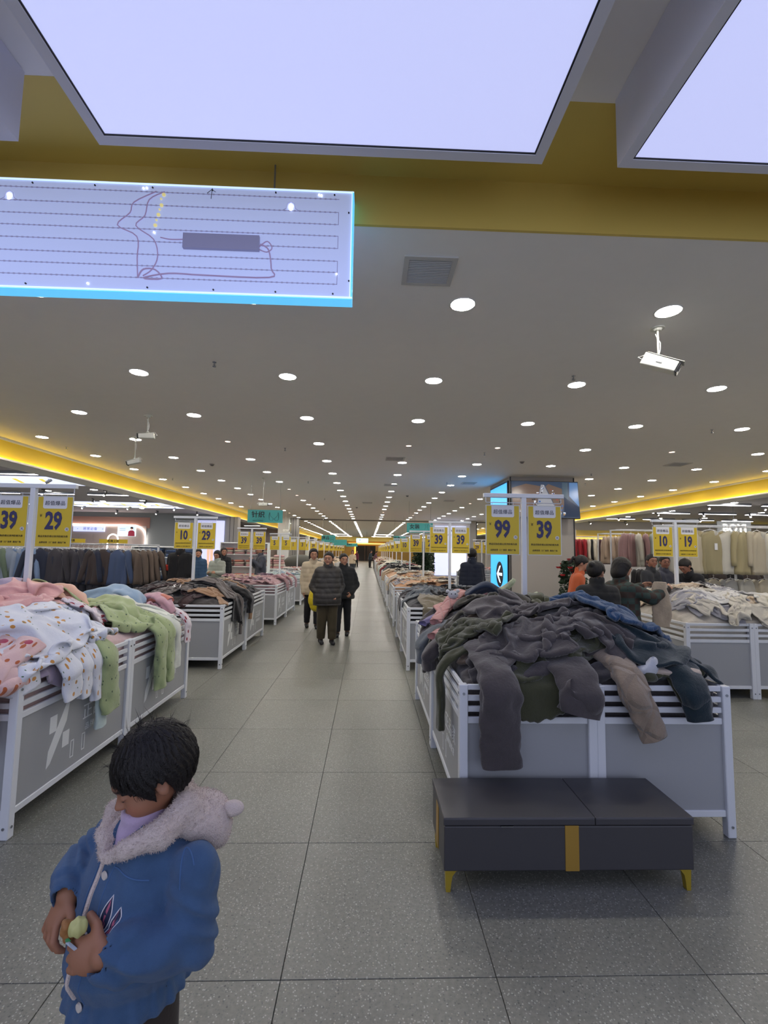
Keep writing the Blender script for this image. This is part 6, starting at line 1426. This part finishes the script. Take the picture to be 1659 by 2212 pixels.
def person(label, x, y, face, H, coat, trous, shoes='#15151a', hairstyle='short', arms=('down', 'down'), hy=0, hp=0, lean=0, vox=.013, skin='#a87b62', group=None, hem=.46, puff=.0, fat=1.0, step=0, z=0, legw=1, hairc=None):
    r = empty('person', (x, y, z), math.radians(face)); tag(r, label, 'person', group)
    ln = math.radians(lean); hip = np.array([0, 0, .50*H])
    def up_(p):
        p = np.array(p, float)*H-hip; return hip+np.array([p[0], p[1]*math.cos(ln)-p[2]*math.sin(ln), p[2]*math.cos(ln)+p[1]*math.sin(ln)])
    J = {}; sw = .100
    for s_, nm, arm in ((1, 'L', arms[0]), (-1, 'R', arms[1])):
        sh = np.array((s_*sw, 0, .79)); e, w = ARMS[arm]; flip = np.array((s_, 1, 1))
        J[nm] = [up_(sh), up_(sh+np.array(e)*flip), up_(sh+np.array(w)*flip)]
    nk, hc = up_((0, -.005, .858)), up_((0, -.020, .934)); M = frame(math.radians(hy), math.radians(hp)+ln*.6); hs = H/1.6*1.07
    fo = step*.06
    legs = {1: [(.05*H, -.0, .5*H), (.055*H, -fo*H, .27*H), (.058*H, -fo*1.2*H, .05*H)], -1: [(-.05*H, 0, .5*H), (-.055*H, fo*.4*H, .27*H), (-.058*H, fo*1.6*H, .055*H)]}
    tors = lambda P, g, k=.05: su(su(chain(P, [up_((.048, 0, .5)), up_((.050, 0, .62)), up_((.055, 0, .76))], [.062*H*fat+g, .058*H*fat+g, .052*H+g]), chain(P, [up_((-.048, 0, .5)), up_((-.050, 0, .62)), up_((-.055, 0, .76))], [.062*H*fat+g, .058*H*fat+g, .052*H+g]), k), cone(P, up_((-.078, 0, .785)), up_((.078, 0, .785)), .030*H+g*.6, .030*H+g*.6), k)
    def f_body(P):
        d = tors(P, 0); d = su(d, cone(P, up_((0, 0, .80)), hc-np.array((0, 0, .03*H)), .036*H, .033*H), .02)
        for nm, s_ in (('L', 1), ('R', -1)):
            a = J[nm]; d = su(d, chain(P, a, [.030*H, .026*H, .018*H]), .015); dd = a[2]-a[1]; d = su(d, skin_hand(P, a[2], dd, np.array((s_*.8, .1, .4)), hs*.98, .05, .5, s_), .008)
        for s_ in (1, -1): d = su(d, chain(P, legs[s_], [.05*H, .035*H, .024*H]), .02)
        return su(d, head_sdf(P, hc, M, hs), .012)
    allp = np.array(J['L']+J['R']+[hc, (0, 0, 0)]+legs[1]+legs[-1]); lo = allp.min(0)-.2; hi = allp.max(0)+.2; lo[2] = .02
    P, F = sdf_mesh(f_body, lo, hi, vox); o = link('body', mesh('body', P, F, True), r, SKIN); skin_tint(o, P, hc, M, hs, skin)
    def f_coat(P):
        d = tors(P, .020+puff)
        hz = hem*H; d = su(d, chain(P, [(.045*H, 0, .5*H), (.05*H, 0, hz+.02)], [.062*H*fat+.022+puff]*2), .03); d = su(d, chain(P, [(-.045*H, 0, .5*H), (-.05*H, 0, hz+.02)], [.062*H*fat+.022+puff]*2), .06)
        for nm in 'LR': a = J[nm]; d = su(d, chain(P, [a[0], a[1], a[1]+(a[2]-a[1])*.96], [.034*H+puff*.7+.002, .033*H+puff*.8+.004, .027*H+puff*.5]), .02)
        col = cone(P, nk-np.array((0, 0, .03*H)), nk+np.array((0, -.002, .010*H)), .052*H+puff*.3, .047*H+puff*.3); d = su(d, col, .01)
        d = d+fold(P, 26, .006, 3)
        if puff > .01: d = d-.007*np.abs(np.sin(P[:, 2]*math.pi/.085))**.6
        d = np.maximum(d, hz-P[:, 2]); return np.maximum(d, -(cone(P, nk+np.array((0, 0, -.0)), hc, .040*H, .05*H)))
    P, F = sdf_mesh(f_coat, lo-.05, hi+.05, vox); link('coat', mesh('coat', P, F, True), r, coat)
    def f_tr(P):
        d = su(chain(P, [(.047*H, 0, .52*H)]+[tuple(legs[1][1])]+[tuple(np.array(legs[1][2])+(0, 0, .03))], [.062*H*legw, .048*H*legw, .040*H*legw]), chain(P, [(-.047*H, 0, .52*H)]+[tuple(legs[-1][1])]+[tuple(np.array(legs[-1][2])+(0, 0, .03))], [.062*H*legw, .048*H*legw, .040*H*legw]), .02)+fold(P, 30, .005, 5)
        return np.maximum(np.maximum(d, P[:, 2]-.54*H), .055*H-P[:, 2])
    P, F = sdf_mesh(f_tr, (-.25, -.3, .03), (.25, .3, .56*H), vox); link('trousers', mesh('trousers', P, F, True), r, trous)
    for s_ in (1, -1):
        a = np.array(legs[s_][2])
        def f_sh(P): return np.maximum(np.minimum(su(cone(P, (a[0], a[1]+.025, .042), (a[0], a[1]-.13, .034), .040, .036), cone(P, (a[0], a[1]+.02, .05), (a[0], a[1]+.01, .12), .040, .038), .02), 9), .004-P[:, 2])
        P, F = sdf_mesh(f_sh, (a[0]-.09, a[1]-.24, -.01), (a[0]+.09, a[1]+.12, .2), .01); link('shoe', mesh('shoe', P, F, True), r, mat('shoe '+shoes, shoes, .5))
    P, F = sdf_mesh(lambda P: hair_sdf(P, hc, M, hs, hairstyle), hc-.26, hc+.24, vox*.8); link('hair', mesh('hair', P, F, True), r, hairc or HAIRM)
    r['J'] = 0; del r['J']
    return r, J, hc, M
clo = lambda n, c, sc=120, st=.3: mat(n, c, .85, bump=(sc, st, .003), var=.08, sheen=.1)
# --- people in the aisle
NYL = mat('dark puffer nylon', '#2b2826', .55, bump=(60, .5, .004), var=.1)
w, J, hc, M = person('woman in a dark quilted puffer coat and brown trousers standing in the aisle', -.685, 8.0, 14, 1.545, NYL, clo('dark olive brown trousers', '#3a3220'), hairstyle='short', arms=('pocket', 'pocket'), hy=-22, hp=-3, vox=.009, hem=.42, puff=.026, fat=1.15, step=.3, legw=1.2)
zz = frame(math.radians(-22), 0)
MB().tube([tuple(hc+M.T@np.array((.083, .06*math.cos(a) if False else s*.0, 0))) for s in (0, 1)], .001, 4) if False else None
gl = MB()
for s in (-1, 1): gl.tube([tuple(hc+M.T@np.array((.100-.006*abs(math.cos(a)), s*.034+.022*math.cos(a), -.014+.017*math.sin(a)))) for a in np.linspace(0, 6.28, 14)], .0016, 5)
gl.obj('glasses', DARK, w)
def f_scarf(P): return np.maximum(elli(P, hc-np.array((0, -.0, .135)), (.062, .066, .035)), -elli(P, hc-np.array((0, 0, .10)), (.045, .05, .05)))
P_, F_ = sdf_mesh(f_scarf, hc-.25, hc+.1, .008); link('scarf', mesh('scarf', P_, F_, True), w, clo('plum scarf', '#2e2434'))
person('person in black close behind the woman in the puffer coat', -.46, 8.75, 0, 1.52, clo('black down coat', '#17191c'), clo('black trousers', '#15151a'), arms=('pocket', 'down'), hy=20, puff=.02, hem=.45, step=-.6)
b, J2, hc2, M2 = person('woman in a cream coat with long dark hair carrying a yellow bag', -1.13, 9.6, 10, 1.6, clo('cream down coat', '#b7a88f'), clo('black leggings', '#17151a'), hairstyle='bob', arms=('down', 'down'), hy=5, puff=.02, hem=.42, step=.7)
def f_bag(P): 
    q = P-np.array((-.98, 9.25, .62)); return np.maximum(elli(q, (0, 0, 0), (.20, .13, .27))+fold(P, 22, .015, 4), q[:, 2]-.17)
P_, F_ = sdf_mesh(f_bag, (-1.35, 8.95, .25), (-.6, 9.6, .95), .012); bg = tag(link('shopping_bag', mesh('bag', P_, F_, True), None, mat('yellow plastic bag', '#c9b31a', .35, bump=(40, .5, .01))), 'big bright yellow plastic shopping bag hanging behind the puffer coat woman', 'bag')
for s in (-1, 1): MB().tube([(-.98+s*.07, 9.25, .77), (-.98+s*.04, 9.27, .86), (-1.02, 9.32, .90), (-.98+s*.02, 9.3, .86)], .006, 6).obj('handle', MATS['yellow plastic bag'], bg)
person('woman in a cream jacket and grey jeans far along the aisle', -1.02, 30.2, 0, 1.6, clo('cream jacket', '#c4b49b'), clo('grey jeans', '#3a3f47'), hairstyle='bob', arms=('hold', 'down'), vox=.02, step=.5)
person('person in dark red far down the left side of the aisle', -1.15, 45, 30, 1.6, clo('dark red coat', '#5c1c2e'), clo('black trousers', '#15151a'), vox=.03, step=.3)
person('dark figure browsing far down the aisle, right of the middle', .15, 44, 60, 1.65, clo('dark teal coat', '#22303a'), clo('black trousers', '#15151a'), vox=.03, arms=('hold', 'hold'), lean=8)
person('person in a pink and dark coat bending by the far right bins', .55, 42, 80, 1.6, clo('dusky pink coat', '#6a4650'), clo('black trousers', '#15151a'), vox=.03, arms=('reach', 'reach'), lean=15)
# --- left side shoppers
k_, Jk, _, _ = person('man in a black sweater with a red armband, his back to us', -3.56, 8.9, 172, 1.80, clo('black sweater', '#111013'), clo('black trousers', '#15151a'), arms=('down', 'down'), puff=-.004, hem=.45)
a0, a1 = Jk['R'][0], Jk['R'][1]; c0 = a0+(a1-a0)*.55; c1 = a0+(a1-a0)*.85
bpy.context.view_layer.update()
def rgt(p): return tuple(p)
a0, a1 = Jk['R' if True else 'L'][0], Jk['R'][1]
for nm in ('L',):
    a0, a1 = Jk[nm][0], Jk[nm][1]; MB().tube([tuple(a0+(a1-a0)*t) for t in (.5, .6, .7, .82)], .076, 16).obj('red_armband', clo('red armband cloth', '#a82c18'), k_, smooth=True)
person('woman in a blue padded jacket smiling, left of the door posts', -4.55, 12.6, 8, 1.55, clo('steel blue jacket', '#33506e'), clo('black trousers', '#15151a'), hairstyle='bun', arms=('down', 'hold'), hy=10, puff=.012, vox=.012, skin='#b88468')
person('woman in a pale jacket holding up clothes beside the woman in blue', -3.85, 12.0, -10, 1.52, clo('pale mint pink jacket', '#9aa096'), clo('grey trousers', '#4b4b50'), hairstyle='bob', arms=('hold', 'hold'), hp=18, puff=.012, vox=.012)
person('person in a black coat behind the woman in the pale jacket', -4.2, 13.6, 30, 1.6, clo('black coat', '#15171c'), clo('black trousers', '#15151a'), hairstyle='bob', arms=('down', 'down'), puff=.012)
person('man in a dark grey jacket holding something up behind the third left bins', -3.05, 13.3, -60, 1.68, clo('dark grey jacket', '#3c3f49'), clo('black trousers', '#15151a'), arms=('up', 'up'), hp=10, puff=.01)
person('person in black by the shelves behind the man in grey', -5.3, 18.2, 100, 1.6, clo('black coat', '#15171c'), clo('black trousers', '#15151a'), hairstyle='bob', arms=('hold', 'hold'), vox=.018)
# --- right side shoppers
person('man in a navy jacket seen from behind between the right bins', 2.06, 9.15, 176, 1.66, clo('navy jacket', '#131a2c'), clo('black trousers', '#15151a'), arms=('down', 'hold'), puff=.014, fat=1.1, vox=.011, hem=.44)
person('woman with a ponytail in orange beside the plant', 3.22, 7.2, 75, 1.56, clo('orange jacket', '#b4562e'), clo('black trousers', '#15151a'), hairstyle='pony', arms=('hold', 'hold'), hp=20, lean=8)
person('person in a dark wool coat, back to us, behind the blue quilted jacket', 2.42, 4.85, 165, 1.50, clo('black wool coat', '#141517'), clo('black trousers', '#15151a'), hairstyle='bun', arms=('hold', 'hold'), hy=-40, hp=15, puff=.015, fat=1.15, vox=.011)
PL = mat('dark plaid cloth', '#24302e', .85)
nt = PL.node_tree; tc_ = nt.nodes.new('ShaderNodeTexCoord'); ck = nt.nodes.new('ShaderNodeTexChecker'); ck.inputs['Scale'].default_value = 16; ck.inputs[1].default_value = (*lin('#2a3a36'), 1); ck.inputs[2].default_value = (*lin('#33261f'), 1)
nt.links.new(tc_.outputs['Object'], ck.inputs[0]); nt.links.new(ck.outputs[0], nt.nodes['Principled BSDF'].inputs['Base Color'])
pl_, Jp, _, _ = person('woman in a dark plaid coat holding up a beige garment', 2.78, 5.05, 100, 1.54, PL, clo('black trousers', '#15151a'), hairstyle='bob', arms=('raise', 'raise'), hp=18, puff=.016, fat=1.15, vox=.011)
limb([(3.13, 4.88, 1.30), (3.12, 4.88, 1.2), (3.13, 4.88, 1.02), (3.12, 4.9, .82)], (.06, .09, .10, .10), ML['beige'], 'held_garment', 'beige garment held up by the woman in plaid', 'clothes', None, flat=.35, seed=61)
person('man with short hair looking to the left behind the light heap', 4.95, 8.0, 20, 1.60, clo('charcoal jacket', '#25262b'), clo('black trousers', '#15151a'), arms=('hold', 'hold'), hy=-25, vox=.012, skin='#8a5f4c')
person('smiling person in a grey jacket next to the man with short hair', 5.38, 8.3, 10, 1.58, clo('grey lilac jacket', '#40414d'), clo('black trousers', '#15151a'), hairstyle='short', arms=('hold', 'down'), hy=-20, vox=.012, skin='#8a5f4c')
person('person in black bending over the light heap at the right', 5.78, 7.9, -75, 1.62, clo('black jacket', '#15161a'), clo('black trousers', '#15151a'), arms=('reach', 'reach'), lean=28, hp=20, vox=.012, skin='#8a5f4c')
# ================================================================ the child in the denim jacket
def child():
    r = empty('child', (-.47, 1.10, 0)); tag(r, 'small black-haired child in a blue denim jacket with plush hood, holding a snack', 'person')
    O = np.array((-.47, 1.10, 0.0)); V3 = lambda *p: np.array(p, float)-O
    DEN = plush('blue denim', '#445f82', sc=900, st=.5, var=.22); DEN.node_tree.nodes['Principled BSDF'].inputs['Sheen Weight'].default_value = .15
    FUR = plush('pinkish white plush', '#dccbc2', sc=420, st=.9, var=.06); LILT = plush('lilac turtleneck', '#b3a0bb', sc=300, st=.3); BRT = clo('dark brown trousers', '#2e2620')
    hc = V3(-.497, 1.15, 1.056); hs = .87
    M = frame(math.radians(-58), math.radians(24), math.radians(4))
    bodyF = np.array((-.53, -.85, 0)); bodyL = np.array((.85, -.53, 0))
    C = V3(-.500, 1.15, 0); B = lambda f, l, z: C+bodyF*f+bodyL*l+np.array((0, 0, z))
    shL, shR = V3(-.366, 1.085, .872), B(0, -.112, .878)
    elL, wrL = V3(-.374, 1.06, .748), V3(-.498, .985, .785)
    elR, wrR = V3(-.652, 1.185, .824), V3(-.640, 1.10, .818)
    neck = B(-.005, 0, .945)
    hdL = (V3(-.556, .98, .782)-wrL); hdR = (V3(-.635, 1.04, .785)-wrR)
    def f_body(P):
        d = chain(P, [B(0, 0, .50), B(0, 0, .70), B(0, 0, .86)], [.085, .08, .07]); d = su(d, cone(P, shL, shR, .035, .035), .04)
        d = su(d, cone(P, neck-np.array((0, 0, .05)), hc-np.array((0, 0, .03)), .040, .036), .015)
        d = su(d, chain(P, [shL, elL, wrL], [.04, .034, .024]), .015); d = su(d, chain(P, [shR, elR, wrR], [.04, .034, .024]), .015)
        d = su(d, skin_hand(P, wrL-hdL*.1, hdL+np.array((-.0, .012, -.004)), np.array((-.15, -.95, .25)), .92, .06, 1.05, 1), .008)
        d = su(d, skin_hand(P, wrR-hdR*.15, np.array((-.22, -.35, -.62)), np.array((-.55, -.55, .45)), .88, .22, .62, -1), .008)
        for s_ in (1, -1): d = su(d, chain(P, [B(0, s_*.055, .52), B(0, s_*.055, .27), B(-.01, s_*.055, .06)], [.05, .04, .03]), .02)
        return su(d, head_sdf(P, hc, M, hs, True), .012)
    P, F = sdf_mesh(f_body, (-.34, -.30, .03), (.26, .30, 1.25), .0034); o = link('body', mesh('body', P, F, True), r, SKIN); skin_tint(o, P, hc, M, hs, '#9a6a50', True)
    # hair cap with strand relief, plus loose strands
    fh = lambda P: hair_sdf(P, hc, M, hs, 'child')
    P, F = sdf_mesh(fh, hc-.17, hc+.17, .0032); link('hair', mesh('hair', P, F, True), r, HAIRM)
    rnd = np.random.RandomState(4); m = MB(); N_ = 2600
    for i in range(N_):
        a = rnd.uniform(-math.pi, math.pi); t0 = rnd.uniform(.15, 1.25); ln_ = rnd.uniform(.25, .6)
        R_ = np.array((.1055, .0945, .1035))+rnd.uniform(-.001, .005); pts = []
        lim = 1.62 if abs(a) < .9 else 1.95 if abs(a) < 1.25 else 1.58 if abs(a) < 1.75 else 2.42
        if rnd.rand() < .45: t0 = lim-ln_*rnd.uniform(.8, 1.0)
        w_ = rnd.uniform(-.18, .18)
        for k in range(5):
            t = t0+ln_*k/4; aa = a+w_*k/4; t = min(t, lim+.05)
            loose = .004*k/4*rnd.rand(); q = np.array((-.014+(R_[0]+loose)*math.sin(t)*math.cos(aa), (R_[1]+loose)*math.sin(t)*math.sin(aa), .014+(R_[2]+loose)*math.cos(t)))
            pts.append(hc+M.T@(q*hs))
        side = np.cross(pts[-1]-pts[0], pts[2]-hc); side = side/(np.linalg.norm(side)+1e-9)*.0009; v = []; f = []
        for k, p in enumerate(pts): wk = side*(1-.8*k/4); v += [p-wk, p+wk]
        m.add(v, [[2*k, 2*k+1, 2*k+3, 2*k+2] for k in range(4)])
    for i in range(150):   # fly-away hairs on the crown
        a = rnd.uniform(-math.pi, math.pi); t = rnd.uniform(0, 1.2); q = np.array((math.sin(t)*math.cos(a), math.sin(t)*math.sin(a), math.cos(t))); p0 = hc+M.T@((q*np.array((.10, .092, .10))+np.array((-.014, 0, .014)))*hs); n_ = M.T@q
        b_ = rnd.normal(size=3)*.012; p1 = p0+n_*.012+b_*.5; p2 = p0+n_*.017+b_*1.5; s_ = np.cross(n_, b_); s_ = s_/(np.linalg.norm(s_)+1e-9)*.0006
        m.add([p0-s_, p0+s_, p1+s_, p1-s_, p2], [[0, 1, 2, 3], [3, 2, 4]])
    o = m.obj('hair_strands', HAIRM, r); o['kind'] = 'stuff'
    # denim jacket
    def ell_tor(P, z0, z1, prof, inner=0):
        q = P-C; f_ = q@bodyF; l_ = q@bodyL; z = P[:, 2]; zz, aa, bb, ff = prof
        a = np.interp(z, zz, aa)-inner; b = np.interp(z, zz, bb)-inner; fo = np.interp(z, zz, ff)
        k = np.sqrt(((f_-fo)/b)**2+(l_/a)**2); return (k-1)*np.minimum(a, b)*.9
    prof = ((.60, .635, .66, .70, .77, .85, .90, .945, .965), (.134, .130, .118, .136, .136, .134, .124, .080, .045), (.128, .123, .112, .134, .130, .120, .104, .072, .04), (.024, .024, .022, .022, .016, .006, 0, 0, 0))
    def f_jack(P):
        d = ell_tor(P, .58, .95, prof)
        q = P-C; ang = np.arctan2(q@bodyL, q@bodyF); z = P[:, 2]
        low = np.clip(1-np.abs(z-.655)/.045, 0, 1); d = d-.0035*low*np.abs(np.sin(ang*17+1.5*np.sin(ang*5)))
        hemp = np.clip(1-np.abs(z-.625)/.03, 0, 1); d = d+.004*hemp*np.sin(ang*24)
        d = d+fold(P, 26, .0075, 11)*np.clip((z-.64)/.1, .2, 1)
        sl = chain(P, [shL-np.array((0, 0, .0)), elL+np.array((.012, 0, .008)), elL*.35+wrL*.65, wrL+(elL-wrL)*.10], [.056, .058, .054, .042])
        sr = chain(P, [shR, elR, elR*.4+wrR*.6, wrR+(elR-wrR)*.06], [.054, .054, .052, .040])
        def wr(P, a, b, d0, k): 
            t = np.clip(((P-a)@(b-a))/((b-a)@(b-a)), 0, 1.1); return d0+.0045*np.sin(t*k+3*np.sin(P@np.array((31., 17., 23.))))*np.clip(t*2, .3, 1)
        sl = wr(P, shL, elL, sl, 13)+fold(P, 40, .0065, 2); sr = wr(P, shR, elR, sr, 14)
        for (e_, w_) in ((elL, wrL), (elR, wrR)):
            t = ((P-e_)@(w_-e_))/((w_-e_)@(w_-e_)); rad = P-e_-t[:, None]*(w_-e_)
            an = np.arctan2(rad[:, 2], rad[:, 0]+rad[:, 1]); near = np.clip(1-np.abs(t-.86)/.14, 0, 1)*(np.sqrt((rad**2).sum(1)) < .09)
            if e_ is elL: sl = sl-.003*near*np.abs(np.sin(an*9))
            else: sr = sr-.003*near*np.abs(np.sin(an*9))
        d = su(d, sl, .016); d = su(d, sr, .016)
        d = np.maximum(d, .618-z)
        # opening at the neck and front V
        fwd = q@bodyF; lat = np.abs(q@bodyL); vee = np.maximum(np.maximum(.040-fwd, lat-(z-.918)*.9), .918-z)
        d = np.maximum(d, -np.maximum(vee, -d-.02) if False else -np.maximum(vee, -(d+.013)))
        hole = cone(P, neck+np.array((0, 0, -.03)), neck+np.array((0, 0, .2)), .050, .075); d = np.maximum(d, -hole)
        for (e_, w_) in ((elL, wrL), (elR, wrR)):
            dr = (w_-e_)/np.linalg.norm(w_-e_); cut = cone(P, w_-dr*.02, w_+dr*.06, .026, .03); d = np.maximum(d, -cut)
        return d
    P, F = sdf_mesh(f_jack, (-.35, -.30, .60), (.30, .30, 1.03), .0042); jk = link('denim_jacket', mesh('denim_jacket', P, F, True), r, DEN)
    # snap a point on to the jacket surface along a ray from outside
    def surf(p, dr, f=f_jack):
        p = np.array(p, float)-dr*.12
        for _ in range(60):
            s_ = float(f(p[None])[0]); p = p+dr*s_*.7
            if abs(s_) < 2e-4: break
        return p
    # stitched seams
    ST = clo('pale seam thread', '#40618c'); 
    def seam(pts, nm, rad, m_, lift=.0, par=jk):
        out = []
        for p, dr in pts: out.append(tuple(surf(p, dr)-dr*lift))
        return MB().tube(out, rad, 6).obj(nm, m_, par)
    inw = -bodyF
    # plush placket down the front
    seam([(B(0, -.004-.0*t, z), inw) for t, z in enumerate(np.linspace(.915, .665, 26))], 'plush_placket', .0055, FUR, .0, r)
    seam([(B(0, -.016, z), inw) for z in np.linspace(.91, .665, 22)], 'placket_seam', .0016, ST)
    seam([(B(0, .028, z), inw) for z in np.linspace(.92, .665, 22)], 'placket_seam', .0013, ST)
    BTN = mat('pearl snap button', '#cfc6bd', .3)
    for z in (.884, .785, .655):
        p = surf(B(0, .014, z), inw); c_ = MB().cyl((0, 0, 0), .0088, .0035, 20, r2=.0078); o = c_.obj('snap_button', BTN, r, tuple(p+bodyF*.0005)); q_ = Vector(bodyF).to_track_quat('Z', 'Y'); o.rotation_mode = 'QUATERNION'; o.rotation_quaternion = q_
    # yoke and armhole seams, embroidered ears
    seam([(B(0, l, (.900-.35*max(0, l-.04))), inw) for l in np.linspace(.03, .10, 10)], 'yoke_seam', .0018, ST)
    cam_d = np.array((-.40, .86, -.31)); cam_d /= np.linalg.norm(cam_d)
    seam([(shL+np.array((.012*math.cos(a)*1.2-.02, .0, .062*math.sin(a)-.01))+np.array((-.03*math.cos(a), 0, 0)), cam_d) for a in np.linspace(-.2, 2.6, 14)], 'armhole_seam', .0018, ST)
    EW = mat('white embroidery', '#d7d3da', .6); EP = mat('pink embroidery', '#a85a74', .6); EN = mat('navy felt', '#1b2746', .7)
    def ear(l0, z0, h, w_, tilt):
        out = []
        for t in np.linspace(0, 1, 11): out.append((l0-w_*math.sin(math.pi*t**.8)+tilt*t, z0+h*t))
        for t in np.linspace(1, 0, 11)[1:]: out.append((l0+w_*math.sin(math.pi*t**.8)+tilt*t, z0+h*t))
        S_ = [surf(B(0, a, b), inw)+bodyF*.0008 for a, b in out]
        MB().tube([tuple(p) for p in S_], .0011, 5).obj('ear_outline', EW, r)
        def fillp(k, mm, nm, lift):
            c_ = (l0+tilt*.45, z0+h*.45); pts = [surf(B(0, c_[0]+(a-c_[0])*k, c_[1]+(b-c_[1])*(.92 if k > .5 else .8)), inw)+bodyF*lift for a, b in out]; cen = sum(pts)/len(pts)
            MB().add([tuple(p) for p in pts]+[tuple(cen+bodyF*.0004)], [[i, (i+1) % len(pts), len(pts)] for i in range(len(pts))]).obj(nm, mm, r)
        fillp(.9, EN, 'ear_navy', .0004); fillp(.38, EP, 'ear_pink', .0009)
    ear(.046, .796, .064, .011, .006); ear(.070, .792, .052, .009, .006)
    # turtleneck
    def f_tn(P): return np.maximum(su(cone(P, neck-np.array((0, 0, .06)), neck+np.array((-.010, -.012, .018)), .060, .048), ell_tor(P, 0, 0, prof, .012), .02)+fold(P, 60, .0016, 8), np.maximum(.83-P[:, 2], (P-neck)@np.array((.0, .0, 1.))-.034))
    P, F = sdf_mesh(f_tn, (-.18, -.16, .80), (.18, .22, 1.05), .004); link('turtleneck', mesh('turtleneck', P, F, True), r, LILT)
    # plush hood lying on the back, collar running down to the front
    hb = B(-.075, .005, .958)
    def f_hood(P):
        ring = [B(.100, -.004, .918), B(.080, -.042, .938), B(.03, -.080, .955), B(-.04, -.075, .968), B(-.075, .0, .975), B(-.04, .075, .968), B(.03, .086, .952), B(.082, .048, .936), B(.102, .006, .915)]
        d = chain(P, ring, [.008, .013, .022, .030, .036, .036, .028, .018, .009], .012)
        bag = elli(P, V3(-.412, 1.215, .905), (.062, .105, .062), np.stack([bodyF*.85+np.array((0, 0, .5)), bodyL, np.array((0, 0, .85))-bodyF*.5]))
        bag = su(bag, elli(P, V3(-.395, 1.19, .93), (.06, .075, .045)), .03)
        d = su(d, bag, .022)
        q = P-C; lat = np.abs(q@bodyL); z = P[:, 2]; lap = np.maximum(np.maximum(np.abs(ell_tor(P, 0, 0, prof))-.009, np.abs(lat-(z-.915)*1.1-.012)-.019), np.maximum(.908-z, -(q@bodyF)))
        d = su(d, lap, .008)
        hole = cone(P, neck-np.array((0, 0, .04)), hc-np.array((0, 0, .02))+M.T@np.array((0, 0, 0)), .046, .070); d = np.maximum(d, -hole)
        return d+fold(P, 55, .0022, 4)+.0012*np.sin(P[:, 0]*420)*np.sin(P[:, 1]*400)*np.sin(P[:, 2]*410)
    P, F = sdf_mesh(f_hood, (-.25, -.25, .78), (.30, .32, 1.10), .0036); hd_ = link('plush_hood', mesh('plush_hood', P, F, True), r, FUR)
    # short pile on the hood
    rnd = np.random.RandomState(7); idx = rnd.choice(len(P), 9000); g = 1e-3; m = MB()
    for i in idx:
        p = P[i]; n_ = rnd.normal(size=3)*.35+np.array([float(f_hood((p+e)[None])[0]) for e in ()]+[0, 0, 0]) if False else rnd.normal(size=3)
    N3 = np.stack([f_hood(P[idx]+np.eye(3)[k]*.003)-f_hood(P[idx]-np.eye(3)[k]*.003) for k in range(3)], 1); N3 /= np.linalg.norm(N3, axis=1, keepdims=True)+1e-9
    D = N3*.8+rnd.normal(size=N3.shape)*.55; D /= np.linalg.norm(D, axis=1, keepdims=True); T1 = np.cross(D, rnd.normal(size=D.shape)); T1 /= np.linalg.norm(T1, axis=1, keepdims=True)
    A = P[idx]-T1*.0008; B_ = P[idx]+T1*.0008; C_ = P[idx]+D*.0058; vv = np.stack([A, B_, C_], 1).reshape(-1, 3); ff = np.arange(len(vv)).reshape(-1, 3)
    o = link('plush_pile', mesh('plush_pile', vv, ff), r, FUR); o['kind'] = 'stuff'
    e0 = V3(-.330, 1.185, .972)
    ball('hood_ear', tuple(V3(-.318, 1.195, .945)), .021, FUR, r, (1.25, .9, .85), 14)
    # trousers and shoes (below the picture's edge for the most part)
    def f_tr(P):
        d = None
        for s_ in (1, -1):
            c_ = chain(P, [B(.02, s_*.055, .64), B(0, s_*.06, .30), B(-.01, s_*.06, .08)], [.070, .058, .05]); d = c_ if d is None else su(d, c_, .02)
        return np.maximum(np.maximum(d+fold(P, 30, .004, 6), P[:, 2]-.66), .06-P[:, 2])
    P, F = sdf_mesh(f_tr, (-.2, -.2, .04), (.2, .2, .68), .009); link('trousers', mesh('trousers', P, F, True), r, BRT)
    for s_ in (1, -1):
        def f_sh(P): return np.maximum(cone(P, B(-.03, s_*.06, .034), B(.075, s_*.065, .028), .036, .033), .003-P[:, 2])
        P, F = sdf_mesh(f_sh, (-.2, -.2, -.02), (.2, .2, .12), .008); link('shoe', mesh('shoe', P, F, True), r, mat('white child shoe', '#b9b4ad', .5))
    # snack held between the hands
    sp = V3(-.578, 1.0, .816)+O
    s = empty('snack', tuple(sp)); tag(s, 'small bitten pastry in a green and white wrapper held in both hands', 'snack')
    def f_sn(P): return elli(P, (0, 0, 0), (.014, .012, .034), frame(0, .5))+.0016*np.sin(P[:, 0]*300)*np.sin(P[:, 2]*260)
    P, F = sdf_mesh(f_sn, (-.05, -.05, -.05), (.05, .05, .05), .0025); link('pastry', mesh('pastry', P, F, True), s, mat('baked crust', '#9a6a3c', .6, var=.3, bump=(150, .5, .002)))
    def f_cr(P): return elli(P, (.022, -.008, .014), (.017, .015, .017))+.002*np.sin(P[:, 0]*400)*np.sin(P[:, 1]*300)
    P, F = sdf_mesh(f_cr, (-.02, -.05, -.03), (.06, .03, .05), .0022); link('cream_filling', mesh('cream_filling', P, F, True), s, mat('pale green filling', '#b9b878', .6))
    MB().add([(.005, -.012, -.005), (.028, -.016, -.018), (.022, -.012, -.028), (.0, -.008, -.016), (.018, -.022, -.012)], [[0, 1, 4], [1, 2, 4], [2, 3, 4], [3, 0, 4]]).obj('wrapper', mat('wrapper white', '#c3d2e6', .3), s)
    MB().add([(.0, -.010, .002), (.014, -.014, -.006), (.010, -.008, -.014), (-.004, -.006, -.008), (.006, -.018, -.006)], [[0, 1, 4], [1, 2, 4], [2, 3, 4], [3, 0, 4]]).obj('wrapper', mat('wrapper green', '#2e8a4a', .3), s)
child()
